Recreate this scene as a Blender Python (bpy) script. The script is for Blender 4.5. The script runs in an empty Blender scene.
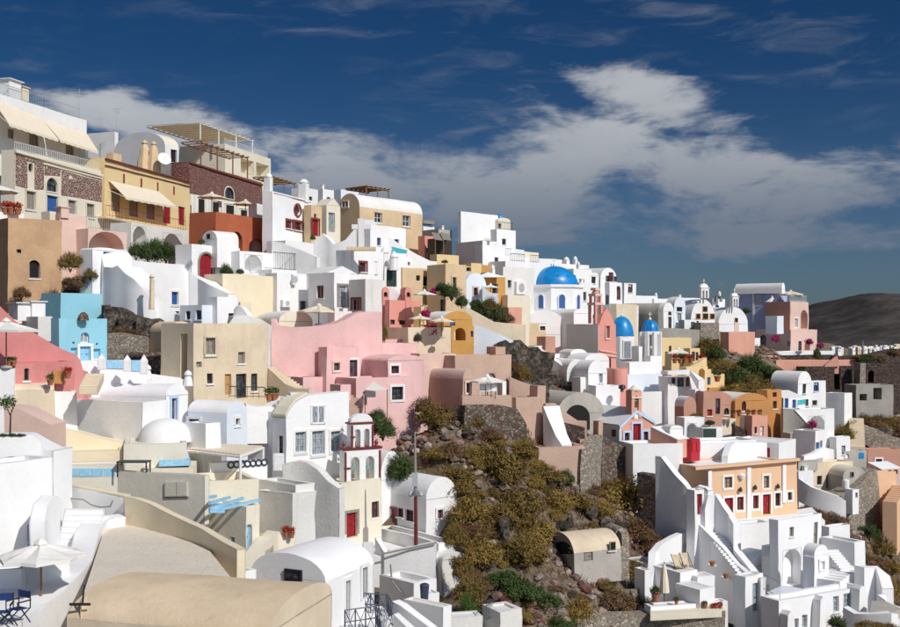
import bpy, math, random
import numpy as np
from mathutils import Vector, noise as mnoise
R = math.radians
rnd = random.Random(7)
scn = bpy.context.scene
COL = scn.collection

# ------------------------------------------------------------------ camera, sky, sun, exposure
F = 1100.0            # focal length in photo pixels (photo 900 wide), horizon row 330
HZ = 330.0
cam_d = bpy.data.cameras.new('camera'); cam = bpy.data.objects.new('camera', cam_d)
COL.objects.link(cam); scn.camera = cam
cam.location = (0, 0, 0); cam.rotation_euler = (R(90), 0, 0)
cam_d.sensor_width = 36; cam_d.lens = 36 * F / 900; cam_d.shift_y = 16.5 / 900
cam_d.clip_start = 0.5; cam_d.clip_end = 20000

SUN = Vector((0.52, -0.56, 0.645)).normalized()
sun_d = bpy.data.lights.new('sun', 'SUN'); sun_d.energy = 2.9; sun_d.angle = R(0.5); sun_d.color = (1.0, 0.95, 0.88)
sun = bpy.data.objects.new('sun', sun_d); COL.objects.link(sun)
sun.rotation_euler = (-SUN).to_track_quat('-Z', 'Y').to_euler()
sun.location = (60, -40, 80)
scn.cycles.max_bounces = 12; scn.cycles.diffuse_bounces = 7
vs = scn.view_settings
vs.view_transform = 'Standard'; vs.look = 'None'; vs.gamma = 1; vs.exposure = 0.22; vs.use_curve_mapping = False

def world():
    w = bpy.data.worlds.new('World'); scn.world = w; w.use_nodes = True
    nt = w.node_tree; nt.nodes.clear(); N = nt.nodes.new; L = nt.links.new
    out = N('ShaderNodeOutputWorld'); bg = N('ShaderNodeBackground'); bg.inputs[1].default_value = 0.10
    L(bg.outputs[0], out.inputs[0])
    sky = N('ShaderNodeTexSky'); sky.sky_type = 'NISHITA'; sky.sun_disc = False
    sky.sun_elevation = math.asin(SUN.z); sky.sun_rotation = math.atan2(SUN.x, SUN.y)
    sky.altitude = 100; sky.air_density = 1.0; sky.dust_density = 0.6; sky.ozone_density = 2.5
    def math_(op, a, b=None, c=None, clamp=False):
        n = N('ShaderNodeMath'); n.operation = op; n.use_clamp = clamp
        for i, q in enumerate((a, b, c)):
            if q is None: continue
            if isinstance(q, (int, float)): n.inputs[i].default_value = q
            else: L(q, n.inputs[i])
        return n.outputs[0]
    def ramp(x, a, b, lo=0.0, hi=1.0):
        n = N('ShaderNodeMapRange'); n.interpolation_type = 'SMOOTHSTEP'; n.inputs[1].default_value = a; n.inputs[2].default_value = b
        n.inputs[3].default_value = lo; n.inputs[4].default_value = hi; L(x, n.inputs[0]); return n.outputs[0]
    tc = N('ShaderNodeTexCoord'); sx = N('ShaderNodeSeparateXYZ'); L(tc.outputs['Generated'], sx.inputs[0])
    az = math_('ARCTAN2', sx.outputs[0], sx.outputs[1])          # azimuth from the view axis
    el = math_('ARCSINE', sx.outputs[2])
    co = N('ShaderNodeCombineXYZ'); L(az, co.inputs[0]); L(el, co.inputs[1])
    def noise(scale, sxy, detail=6, rough=.55, off=(0, 0, 0), dist=0.0, rot=0.0):
        mp = N('ShaderNodeMapping'); mp.inputs['Scale'].default_value = (sxy[0], sxy[1], 1); mp.inputs['Location'].default_value = off
        mp.inputs['Rotation'].default_value = (0, 0, rot)
        L(co.outputs[0], mp.inputs[0]); n = N('ShaderNodeTexNoise'); n.inputs['Scale'].default_value = scale
        n.inputs['Detail'].default_value = detail; n.inputs['Roughness'].default_value = rough; n.inputs['Distortion'].default_value = dist
        L(mp.outputs[0], n.inputs[0]); return n.outputs[0]
    def blob(a0, e0, ra, re, rot=0.0):
        # a soft cloud mass centred at azimuth a0, elevation e0 (degrees)
        da = math_('SUBTRACT', az, R(a0)); de = math_('SUBTRACT', el, R(e0))
        c, s = math.cos(R(rot)), math.sin(R(rot))
        u = math_('ADD', math_('MULTIPLY', da, c / R(ra)), math_('MULTIPLY', de, s / R(ra)))
        v = math_('ADD', math_('MULTIPLY', da, -s / R(re)), math_('MULTIPLY', de, c / R(re)))
        r = math_('SQRT', math_('ADD', math_('MULTIPLY', u, u), math_('MULTIPLY', v, v)))
        return ramp(math_('SUBTRACT', r, ragged), .05, 1.3, 1.0, 0.0)
    n1 = noise(7, (1, 2.4), 8, .58, (3.1, 0.2, 0), .35)
    n2 = noise(2.2, (1, 3.0), 4, .5, (8.7, 1.2, 0))
    n3 = noise(26, (.5, 2.2), 6, .6, (1.7, .4, 0), .6, R(-14))
    n4 = noise(38, (.7, 1.5), 7, .62, (5.3, 2.2, 0), .4, R(-8))
    ragged = math_('ADD', math_('ADD', math_('MULTIPLY', math_('SUBTRACT', n1, .5), 1.7), math_('MULTIPLY', math_('SUBTRACT', n3, .5), .9)), math_('MULTIPLY', math_('SUBTRACT', n4, .5), .8))
    # cloud bank: a belt of low cloud round the whole horizon, broken by noise
    belt = math_('MULTIPLY', ramp(el, R(1.5), R(5.5)), ramp(el, R(6.0), R(13.0), 1.0, 0.0))
    fall = math_('MULTIPLY', belt, ramp(n2, .34, .62))
    masses = None
    for b in [(-1.5, 8.5, 10.5, 3.0, 1), (6.5, 9.3, 9, 3.4, -6), (12.5, 8.2, 6, 2.4, -12), (10.4, 11.5, 5.5, 1.9, -14), (3, 6.6, 13, 2.6, -3), (18, 6.5, 9, 2.0, 3), (17, 4.6, 11, 1.4, 0), (-15.3, 10.4, 5.5, 1.5, -8), (24, 9, 6, 1.2, 6),
              (40, 8, 13, 3.5, 4), (-42, 9, 12, 3, -6), (75, 7, 16, 4, 3), (-80, 8, 18, 4, 3), (120, 9, 18, 4, -4), (-125, 8, 17, 4, 2), (165, 8, 20, 4, 2)]:
        q = blob(*b); masses = q if masses is None else math_('MAXIMUM', masses, q)
    body = math_('MAXIMUM', masses, math_('MULTIPLY', fall, 0.55))
    tex = ramp(n1, .28, .66)
    wisps = math_('MULTIPLY', ramp(n3, .46, .85), math_('MULTIPLY', ramp(el, R(5), R(11)), math_('MULTIPLY', ramp(n2, .42, .6), .24)))
    dens = math_('ADD', math_('MULTIPLY', body, math_('ADD', math_('MULTIPLY', tex, .45), .55)), math_('MULTIPLY', math_('SUBTRACT', tex, .5), math_('MULTIPLY', body, .25)))
    dens = math_('MAXIMUM', ramp(dens, .16, .86), wisps)
    dens = math_('MULTIPLY', dens, 0.93, clamp=True)
    # cloud colour: whiter where thick and high, grey-blue lower down
    cr = N('ShaderNodeMix'); cr.data_type = 'RGBA'
    cr.inputs[6].default_value = (1.45, 1.75, 2.25, 1); cr.inputs[7].default_value = (4.6, 4.75, 5.0, 1)
    bright = math_('MULTIPLY', ramp(el, R(4.5), R(11.5)), math_('ADD', math_('MULTIPLY', n1, .8), .35), clamp=True)
    L(bright, cr.inputs[0])
    # imitated polarising filter, put into the sky colour: deeper, darker blue up high
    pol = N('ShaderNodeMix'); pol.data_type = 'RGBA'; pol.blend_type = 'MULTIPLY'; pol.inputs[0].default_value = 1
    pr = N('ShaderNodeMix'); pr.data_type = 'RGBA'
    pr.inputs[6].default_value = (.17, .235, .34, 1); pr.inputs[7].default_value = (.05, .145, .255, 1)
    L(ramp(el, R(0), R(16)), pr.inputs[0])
    # the filter bites hardest at right angles to the sun and leaves the unseen sky towards it bright, to fill the shade
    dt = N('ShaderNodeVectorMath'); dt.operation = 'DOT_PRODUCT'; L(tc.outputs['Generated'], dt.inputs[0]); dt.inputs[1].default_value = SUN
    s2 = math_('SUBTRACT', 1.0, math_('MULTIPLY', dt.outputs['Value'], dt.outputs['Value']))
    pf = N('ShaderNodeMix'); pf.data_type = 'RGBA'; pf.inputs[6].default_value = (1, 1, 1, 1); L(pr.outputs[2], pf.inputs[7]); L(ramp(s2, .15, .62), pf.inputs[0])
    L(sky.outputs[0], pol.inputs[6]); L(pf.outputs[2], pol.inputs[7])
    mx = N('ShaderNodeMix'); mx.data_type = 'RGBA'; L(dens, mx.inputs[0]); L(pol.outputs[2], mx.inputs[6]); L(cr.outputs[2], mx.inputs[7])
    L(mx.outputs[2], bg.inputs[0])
world()

# ------------------------------------------------------------------ materials
M = {}
def mat_base(name):
    m = bpy.data.materials.new(name); m.use_nodes = True; nt = m.node_tree; nt.nodes.clear()
    o = nt.nodes.new('ShaderNodeOutputMaterial'); b = nt.nodes.new('ShaderNodeBsdfPrincipled')
    nt.links.new(b.outputs[0], o.inputs[0]); M[name] = m
    return m, nt, b
def nz(nt, scale, detail=5, rough=.6, mapping=None, coord='Object'):
    tc = nt.nodes.new('ShaderNodeTexCoord'); n = nt.nodes.new('ShaderNodeTexNoise')
    n.inputs['Scale'].default_value = scale; n.inputs['Detail'].default_value = detail; n.inputs['Roughness'].default_value = rough
    if coord == 'World':
        g = nt.nodes.new('ShaderNodeNewGeometry'); src = g.outputs['Position']
    else: src = tc.outputs[coord]
    if mapping:
        mp = nt.nodes.new('ShaderNodeMapping'); mp.inputs['Scale'].default_value = mapping; nt.links.new(src, mp.inputs[0]); src = mp.outputs[0]
    nt.links.new(src, n.inputs[0]); return n.outputs[0]
def rmp(nt, x, a, b, lo=0., hi=1.):
    n = nt.nodes.new('ShaderNodeMapRange'); n.inputs[1].default_value = a; n.inputs[2].default_value = b; n.inputs[3].default_value = lo; n.inputs[4].default_value = hi
    n.interpolation_type = 'SMOOTHSTEP'; nt.links.new(x, n.inputs[0]); return n.outputs[0]
def mixc(nt, f, a, b, blend='MIX'):
    n = nt.nodes.new('ShaderNodeMix'); n.data_type = 'RGBA'; n.blend_type = blend
    for i, q in ((0, f), (6, a), (7, b)):
        if isinstance(q, (int, float)): n.inputs[i].default_value = q
        elif isinstance(q, tuple): n.inputs[i].default_value = q if len(q) == 4 else q + (1,)
        else: nt.links.new(q, n.inputs[i])
    return n.outputs[2]
def bump(nt, b, h, strength=.3, dist=.05):
    n = nt.nodes.new('ShaderNodeBump'); n.inputs['Strength'].default_value = strength; n.inputs['Distance'].default_value = dist
    nt.links.new(h, n.inputs['Height']); nt.links.new(n.outputs[0], b.inputs['Normal'])
def mul(c, k): return tuple(min(1, q * k) for q in c)
def plaster(name, c, var=.10, stain=.25, staincol=None, fine=.35, rough=.92, patch=None):
    m, nt, b = mat_base(name); b.inputs['Roughness'].default_value = rough
    b.inputs['Specular IOR Level'].default_value = .2
    n1 = nz(nt, .55, 6, .62, coord='World'); base = mixc(nt, rmp(nt, n1, .3, .7), mul(c, 1 - var), mul(c, 1 + var * .4))
    st = nz(nt, 1.1, 6, .7, (1.6, 1.6, .22), coord='World')
    base = mixc(nt, rmp(nt, st, .52, .76, 0, stain), base, staincol or mul((c[0], c[1] * .93, c[2] * .84), .62))
    if patch:                                   # worn spots where the render shows through
        pn = nz(nt, .8, 8, .68, coord='World'); base = mixc(nt, rmp(nt, pn, patch[1], patch[1] + .09), base, patch[0])
    soft = name in ('white', 'white_clean', 'white_old', 'sand', 'cream', 'grey_cream', 'roof_tan', 'cream_pale', 'tan', 'pink', 'mauve')
    fn = nz(nt, 5.5, 6, .75, coord='World'); base = mixc(nt, rmp(nt, fn, .35, .75, 0, .09), base, mul(c, .6))
    nt.links.new(base, b.inputs['Base Color']); bump(nt, b, fn, fine, .06)
    if soft:                                     # hand-rounded plaster corners
        bv = nt.nodes.new('ShaderNodeBevel'); bv.samples = 2; bv.inputs['Radius'].default_value = .10
        bn = [n for n in nt.nodes if n.type == 'BUMP'][0]; nt.links.new(bv.outputs[0], bn.inputs['Normal'])
    return m
def plain(name, c, rough=.6, var=.12, metal=0., scale=6., spec=.5):
    m, nt, b = mat_base(name); b.inputs['Roughness'].default_value = rough; b.inputs['Metallic'].default_value = metal
    b.inputs['Specular IOR Level'].default_value = spec
    n = nz(nt, scale, 4, .6); nt.links.new(mixc(nt, rmp(nt, n, .3, .7), mul(c, 1 - var), mul(c, 1 + var)), b.inputs['Base Color']); return m
def stones(name, cols, joint, scale=2.2, jw=.06, strength=.8, squash=1.5):
    m, nt, b = mat_base(name); b.inputs['Roughness'].default_value = .95; b.inputs['Specular IOR Level'].default_value = .2
    g = nt.nodes.new('ShaderNodeNewGeometry'); mp = nt.nodes.new('ShaderNodeMapping'); mp.inputs['Scale'].default_value = (1, 1, squash)
    nt.links.new(g.outputs['Position'], mp.inputs[0])
    ve = nt.nodes.new('ShaderNodeTexVoronoi'); ve.feature = 'DISTANCE_TO_EDGE'; ve.inputs['Scale'].default_value = scale
    vc = nt.nodes.new('ShaderNodeTexVoronoi'); vc.inputs['Scale'].default_value = scale
    for v in (ve, vc): nt.links.new(mp.outputs[0], v.inputs['Vector'])
    sp = nt.nodes.new('ShaderNodeSeparateColor'); nt.links.new(vc.outputs['Color'], sp.inputs[0])
    cr = nt.nodes.new('ShaderNodeValToRGB'); cr.color_ramp.interpolation = 'CONSTANT'
    el = cr.color_ramp.elements; el[0].color = cols[0] + (1,); el[1].color = cols[1] + (1,); el[1].position = 1 / len(cols)
    for i, c in enumerate(cols[2:]): e = el.new((i + 2) / len(cols)); e.color = c + (1,)
    nt.links.new(sp.outputs[0], cr.inputs[0])
    dirt = nz(nt, 9, 5, .7, coord='World'); c = mixc(nt, rmp(nt, dirt, .3, .75, 0, .45), cr.outputs[0], mul(cols[0], .5))
    jn = rmp(nt, ve.outputs['Distance'], jw * .4, jw)
    nt.links.new(mixc(nt, jn, joint, c), b.inputs['Base Color']); bump(nt, b, jn, strength, .12); return m

plaster('white', (.86, .86, .85), .07, .28, (.62, .60, .55))
plaster('white_clean', (.89, .89, .89), .05, .15, (.7, .69, .66), .25)
plaster('white_old', (.78, .77, .73), .07, .42, (.50, .45, .38), .6, patch=((.50, .43, .34), .70))
plaster('white_blue', (.76, .82, .89), .04, .12, (.62, .66, .7))
plaster('roof_white', (.80, .79, .76), .06, .25, (.60, .55, .47), .4)
plaster('cream', (.84, .74, .54), .06, .20)
plaster('cream_pale', (.80, .74, .60), .06, .22)
plaster('grey_cream', (.74, .71, .61), .05, .18)
plaster('cream_rough', (.80, .72, .60), .06, .25, None, 1.0)
plaster('sand', (.79, .67, .50), .10, .30)
plaster('tan', (.74, .62, .45), .12, .40, (.36, .27, .18), .5)
plaster('roof_tan', (.76, .61, .42), .12, .4, (.45, .34, .22), .5)
plaster('old_orange', (.60, .39, .23), .16, .5, (.33, .23, .14), .7, patch=((.52, .25, .15), .66))
plaster('yellow', (.80, .62, .34), .05, .15)
plaster('ochre', (.60, .33, .10), .08, .25)
plaster('ochre_pale', (.72, .55, .35), .10, .35, (.48, .33, .19), .5, patch=((.62, .54, .42), .68))
plaster('orange', (.56, .27, .10), .08, .25)
plaster('terracotta', (.48, .14, .07), .14, .35, (.25, .06, .03))
plaster('salmon', (.72, .38, .28), .08, .25)
plaster('coral', (.76, .34, .28), .06, .20)
plaster('rose', (.64, .26, .25), .10, .30, (.42, .12, .11), .5)
plaster('pink', (.84, .55, .53), .09, .35, (.55, .28, .25), .5)
plaster('pink_pale', (.74, .54, .46), .07, .30, (.55, .40, .33))
plaster('mauve', (.60, .42, .33), .10, .35, (.46, .32, .26), .6)
plaster('peach', (.80, .53, .34), .04, .12)
plaster('cyan', (.30, .62, .74), .05, .18)
plaster('lilac', (.42, .47, .70), .04, .10)
plaster('pinkish_brown', (.54, .30, .22), .08, .25)
def rockface():
    m, nt, b = mat_base('rockface'); b.inputs['Roughness'].default_value = .97; b.inputs['Specular IOR Level'].default_value = .1
    a = nz(nt, .9, 8, .7, coord='World'); c = nz(nt, 3.2, 8, .75, coord='World'); k = mixc(nt, rmp(nt, a, .35, .65), (.16, .13, .11), (.44, .39, .32)); k = mixc(nt, rmp(nt, c, .42, .62), (.08, .065, .055), k); nt.links.new(k, b.inputs['Base Color']); bump(nt, b, c, 1.0, .5)
rockface()
plaster('grey_plaster', (.38, .36, .32), .15, .5, (.2, .19, .17), .9)
plaster('concrete', (.50, .47, .42), .15, .45, (.3, .27, .23), .8)
plain('dome_blue', (.008, .235, .58), .36, .16, spec=.5, scale=2)
plain('blue', (.03, .12, .36), .45)
plain('sky_blue', (.30, .58, .78), .5)
plain('turquoise', (.05, .42, .48), .6)
plain('red', (.28, .012, .018), .45)
plain('red_bright', (.45, .015, .03), .45)
plain('wine', (.15, .02, .018), .5)
plain('dark_green', (.02, .05, .035), .5)
plain('dark_wood', (.045, .03, .022), .6)
plain('wood', (.22, .11, .05), .7)
plain('orange_wood', (.52, .27, .10), .7)
plain('weathered', (.28, .25, .21), .8)
plain('white_paint', (.78, .79, .79), .45)
plain('grey_paint', (.42, .45, .48), .5)
plain('black_iron', (.02, .022, .028), .45)
plain('blue_iron', (.03, .045, .09), .45)
plain('terracotta_pot', (.36, .13, .06), .8)
plain('canvas', (.78, .69, .54), .9, .03, scale=1.5)
plain('canvas_white', (.82, .80, .75), .9, .02, scale=1.5)
plain('canvas_blue', (.01, .04, .16), .85)
plain('steel', (.45, .46, .47), .35, metal=.8)
plain('reed', (.62, .48, .30), .95, .3, scale=14)
plain('trim', (.82, .82, .80), .8, .05)
plain('trim_red', (.20, .045, .03), .8)
plain('trim_blue', (.5, .62, .80), .8, .05)
plain('stripe_cloth', (.62, .52, .36), .9, .2)
plain('dark_void', (.012, .011, .010), .95)
plain('green_bell', (.10, .32, .24), .5)
stones('red_stone', [(.13, .035, .03), (.09, .03, .028), (.17, .05, .04), (.07, .028, .028), (.20, .07, .05)], (.50, .40, .33), 5.2, .14, .6, 1.2)
stones('red_brick', [(.16, .05, .045), (.12, .035, .035), (.20, .075, .06), (.14, .05, .045)], (.34, .22, .19), 3.4, .10, .5, 2.2)
stones('rubble', [(.20, .17, .14), (.12, .095, .08), (.27, .23, .18), (.15, .06, .05), (.33, .28, .22)], (.14, .11, .085), 4.6, .12, .9, 1.3)
stones('dark_rubble', [(.10, .07, .06), (.15, .10, .085), (.07, .05, .045), (.18, .13, .11)], (.06, .045, .04), 4.2, .10, .9, 1.4)
stones('pale_rubble', [(.42, .37, .30), (.34, .30, .25), (.50, .45, .37), (.26, .22, .18)], (.30, .26, .20), 4.4, .10, .9, 1.3)
def thin_reed():
    m = M['reed']; nt = m.node_tree; b = [n for n in nt.nodes if n.type == 'BSDF_PRINCIPLED'][0]; o = [n for n in nt.nodes if n.type == 'OUTPUT_MATERIAL'][0]
    t = nt.nodes.new('ShaderNodeBsdfTranslucent'); t.inputs[0].default_value = (.62, .46, .27, 1); x = nt.nodes.new('ShaderNodeMixShader'); x.inputs[0].default_value = .5
    nt.links.new(b.outputs[0], x.inputs[1]); nt.links.new(t.outputs[0], x.inputs[2]); nt.links.new(x.outputs[0], o.inputs[0])
thin_reed()
def glass():
    m, nt, b = mat_base('glass'); b.inputs['Base Color'].default_value = (.03, .04, .05, 1); b.inputs['Roughness'].default_value = .12
    b.inputs['Specular IOR Level'].default_value = .6
    n = nz(nt, 1.4, 3, .5, coord='World'); nt.links.new(mixc(nt, rmp(nt, n, .35, .65), (.015, .02, .028), (.10, .11, .12)), b.inputs['Base Color'])
glass()
def glass_curtain():
    m, nt, b = mat_base('curtained'); b.inputs['Roughness'].default_value = .2
    n = nz(nt, 5, 3, .5, (4, 4, .6), coord='World'); nt.links.new(mixc(nt, rmp(nt, n, .35, .65), (.16, .19, .22), (.42, .46, .50)), b.inputs['Base Color'])
glass_curtain()
def leaf(name, cols, sub=.15):
    m, nt, b = mat_base(name); b.inputs['Roughness'].default_value = .75; b.inputs['Specular IOR Level'].default_value = .2
    g = nt.nodes.new('ShaderNodeNewGeometry'); cr = nt.nodes.new('ShaderNodeValToRGB'); el = cr.color_ramp.elements
    el[0].color = cols[0] + (1,); el[1].color = cols[-1] + (1,)
    for i, c in enumerate(cols[1:-1]): e = el.new((i + 1) / (len(cols) - 1)); e.color = c + (1,)
    nt.links.new(g.outputs['Random Per Island'], cr.inputs[0])
    n = nz(nt, 1.3, 3, .6, coord='World'); c = mixc(nt, rmp(nt, n, .35, .7, 0, .5), cr.outputs[0], mul(cols[0], .7))
    nt.links.new(c, b.inputs['Base Color']); return m
leaf('leaf_olive', [(.12, .085, .025), (.21, .145, .04), (.27, .175, .05), (.16, .11, .035)])
leaf('leaf_ochre', [(.22, .145, .036), (.36, .24, .065), (.29, .185, .05), (.20, .145, .042)])
leaf('leaf_green', [(.04, .07, .02), (.07, .11, .03), (.10, .135, .04), (.055, .085, .025)])
leaf('leaf_rust', [(.15, .08, .04), (.25, .135, .065), (.19, .115, .055), (.12, .08, .045)])
leaf('leaf_bright', [(.05, .11, .02), (.09, .17, .03), (.06, .12, .03), (.12, .18, .04)])
leaf('leaf_grey', [(.10, .085, .065), (.16, .135, .10), (.075, .065, .05), (.12, .10, .07)])
leaf('petal', [(.45, .01, .14), (.55, .02, .22), (.32, .01, .12), (.50, .03, .10)])
leaf('petal_red', [(.45, .02, .015), (.5, .06, .02), (.35, .01, .02), (.06, .10, .02)])
leaf('stone_bits', [(.17, .05, .04), (.08, .07, .065), (.36, .31, .25), (.20, .075, .055), (.46, .40, .32), (.14, .12, .11), (.30, .26, .21)])

# ------------------------------------------------------------------ mesh building
class MB:
    def __init__(s): s.v = []; s.f = []
    def add(s, vs, fs):
        o = len(s.v); s.v += [tuple(v) for v in vs]; s.f += [tuple(i + o for i in f) for f in fs]; return s
    def poly(s, pts): return s.add(pts, [tuple(range(len(pts)))])
    def grid(s, a, b, c, d, n=1, m=1):           # quad a-b-c-d, n cells along ab, m along ad
        a, b, c, d = map(Vector, (a, b, c, d)); vs = []; fs = []
        for j in range(m + 1):
            for i in range(n + 1):
                u, v = i / n, j / m; vs.append(a * (1 - u) * (1 - v) + b * u * (1 - v) + c * u * v + d * (1 - u) * v)
        for j in range(m):
            for i in range(n): k = j * (n + 1) + i; fs.append((k, k + 1, k + n + 2, k + n + 1))
        return s.add(vs, fs)
    def box(s, o, x, y, z):
        o, x, y, z = map(Vector, (o, x, y, z)); p = [o, o + x, o + x + y, o + y]; p += [q + z for q in p]
        return s.add(p, [(3, 2, 1, 0), (4, 5, 6, 7), (0, 1, 5, 4), (1, 2, 6, 5), (2, 3, 7, 6), (3, 0, 4, 7)])
    def cbox(s, c, hx, hy, hz, rz=0):
        ct, st = math.cos(rz), math.sin(rz); X = Vector((ct, st, 0)) * hx * 2; Y = Vector((-st, ct, 0)) * hy * 2; Z = Vector((0, 0, hz * 2))
        return s.box(Vector(c) - X / 2 - Y / 2 - Z / 2, X, Y, Z)
    def tube(s, a, b, r, r2=None, n=8):
        a, b = Vector(a), Vector(b); r2 = r if r2 is None else r2; d = (b - a).normalized(); p = d.orthogonal().normalized(); q = d.cross(p); vs = []
        for c, rr in ((a, r), (b, r2)):
            for i in range(n): t = 2 * math.pi * i / n; vs.append(c + (p * math.cos(t) + q * math.sin(t)) * rr)
        return s.add(vs, [(i, (i + 1) % n, n + (i + 1) % n, n + i) for i in range(n)] + [tuple(range(n - 1, -1, -1)), tuple(range(n, 2 * n))])
    def lathe(s, c, prof, n=24, rz=0, cap=True):
        c = Vector(c); vs = []; fs = []; k = len(prof)
        for r, z in prof:
            for i in range(n): t = 2 * math.pi * i / n + rz; vs.append(c + Vector((r * math.cos(t), r * math.sin(t), z)))
        for j in range(k - 1):
            for i in range(n): a = j * n + i; b = j * n + (i + 1) % n; fs.append((a, b, b + n, a + n))
        if cap: fs.append(tuple(range(n - 1, -1, -1))); fs.append(tuple(range((k - 1) * n, k * n)))
        return s.add(vs, fs)
    def prism(s, pts, ext):                      # closed planar outline pushed along ext
        n = len(pts); e = Vector(ext); vs = [Vector(p) for p in pts] + [Vector(p) + e for p in pts]
        return s.add(vs, [tuple(range(n - 1, -1, -1)), tuple(range(n, 2 * n))] + [(i, (i + 1) % n, n + (i + 1) % n, n + i) for i in range(n)])
    def build(s, name, mat, parent=None, root=None, smooth=False, wob=0., kind=None, sharp=40):
        o = Vector((0, 0, 0)) if root is None else Vector(root['base'])
        vs = s.v
        if wob:
            w = []
            for v in vs:
                d = mnoise.noise_vector(Vector(v) * .33) * wob + mnoise.noise_vector(Vector(v) * 1.1) * wob * .35
                w.append((v[0] + d.x, v[1] + d.y, v[2] + d.z * .7))
            vs = w
        me = bpy.data.meshes.new(name); me.from_pydata([(v[0] - o.x, v[1] - o.y, v[2] - o.z) for v in vs], [], s.f)
        me.materials.append(M[mat]); me.update()
        if smooth:
            me.shade_smooth(); me.set_sharp_from_angle(angle=R(sharp))
        ob = bpy.data.objects.new(name, me); COL.objects.link(ob)
        if parent is not None: ob.parent = parent
        elif root is not None: ob.parent = root
        if kind: ob['kind'] = kind
        return ob
def thing(name, label, cat, base, group=None):
    o = bpy.data.objects.new(name, None); COL.objects.link(o); o.location = base; o['base'] = tuple(base)
    o.empty_display_size = .5; o['label'] = label; o['category'] = cat; o['kind'] = 'thing'
    if group: o['group'] = group
    return o
def tag(o, label, cat, group=None):
    o['label'] = label; o['category'] = cat
    if group: o['group'] = group
    return o
def copy_tree(o, parent=None):
    c = o.copy(); COL.objects.link(c)
    if parent is not None: c.parent = parent
    for ch in list(o.children): copy_tree(ch, c)
    return c

# ------------------------------------------------------------------ survey: photo pixel -> place
_ox, _oy, _sc = 0., 0., 1.
def O(ox, oy, sc=4.48):
    global _ox, _oy, _sc
    _ox, _oy, _sc = ox, oy, sc
def px(x, y): return (_ox + x / _sc, _oy + y / _sc)
def P(x, y, d):
    a, b = px(x, y); return Vector(((a - 450) / F * d, d, (HZ - b) / F * d))
SC = .85
CTRL = [(-60,627,35.3),(0,627,37.6),(100,627,40.0),(200,627,42.9),(330,627,50.6),(400,627,57.6),(450,627,64.7),(520,627,69.4),(600,627,72.9),(700,627,76.5),(800,627,72.9),(900,627,77.6),
 (-60,540,43.5),(0,540,47.6),(100,540,52.9),(200,540,57.1),(300,540,62.4),(380,540,69.4),(450,540,72.9),(550,540,79.4),(640,540,87.1),(720,540,89.4),(800,540,88.2),(850,540,98.8),(900,540,108.2),(960,540,117.6),
 (0,465,54.7),(100,465,61.2),(200,465,67.1),(300,465,76.5),(400,465,82.4),(450,465,83.5),(500,465,86.5),(550,465,91.2),(600,465,98.2),(700,465,105.9),(790,465,112.9),(850,465,127.1),(900,465,135.3),(980,465,147.1),
 (0,400,65.9),(100,400,71.8),(200,400,80.0),(300,400,85.9),(400,400,88.8),(450,400,90.0),(500,400,92.9),(550,400,101.2),(600,400,112.4),(700,400,124.7),(800,400,132.9),(880,400,145.9),(960,400,158.8),
 (-60,345,76.5),(0,345,80.0),(100,345,85.3),(200,345,89.4),(300,345,94.1),(400,345,104.7),(500,345,117.6),(600,345,138.8),(700,345,148.2),(800,345,165.9),(890,345,178.8),
 (-60,270,92),(0,275,96),(100,270,100),(200,290,100),(300,280,106),(400,280,120),(500,290,132),(600,300,155),(700,318,190),
 (-60,215,104),(0,215,108),(100,225,113),(200,240,116),(300,238,121),(400,248,132),(500,275,150),
 (-60,205,135),(0,205,138),(120,215,143),(250,232,150),(400,260,170),(500,290,180),(600,308,190),(700,332,220),(800,352,250)]
_cp = np.array([((a - 450) / F * d * SC, d * SC, (HZ - b) / F * d * SC) for a, b, d in CTRL])
def _solve():
    n = len(_cp); xy = _cp[:, :2]; r = np.linalg.norm(xy[:, None] - xy[None], axis=2)
    A = np.zeros((n + 3, n + 3)); A[:n, :n] = r + np.eye(n) * (-.8); A[:n, n] = 1; A[:n, n + 1:] = xy; A[n, :n] = 1; A[n + 1:, :n] = xy.T
    return np.linalg.solve(A, np.concatenate([_cp[:, 2], np.zeros(3)]))
_W = _solve()
def hgt(x, y):
    x = np.asarray(x, float); y = np.asarray(y, float); sh = x.shape; x = x.ravel(); y = y.ravel(); n = len(_cp)
    r = np.sqrt((x[:, None] - _cp[None, :, 0]) ** 2 + (y[:, None] - _cp[None, :, 1]) ** 2)
    return (r @ _W[:n] + _W[n] + _W[n + 1] * x + _W[n + 2] * y).reshape(sh)
_dd = np.arange(24, 260, .25)
def dep(x, y):                                   # distance at which the sight line through a (tile) point meets the slope
    a, b = px(x, y); u = (a - 450) / F; v = (HZ - b) / F
    z = hgt(_dd * u, _dd); hit = np.nonzero(_dd * v < z)[0]
    return float(_dd[hit[0]]) if len(hit) else 190.0
def ground(x, y): return float(hgt(np.array([x]), np.array([y]))[0])

# ------------------------------------------------------------------ houses
UP = Vector((0, 0, 1))
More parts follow.
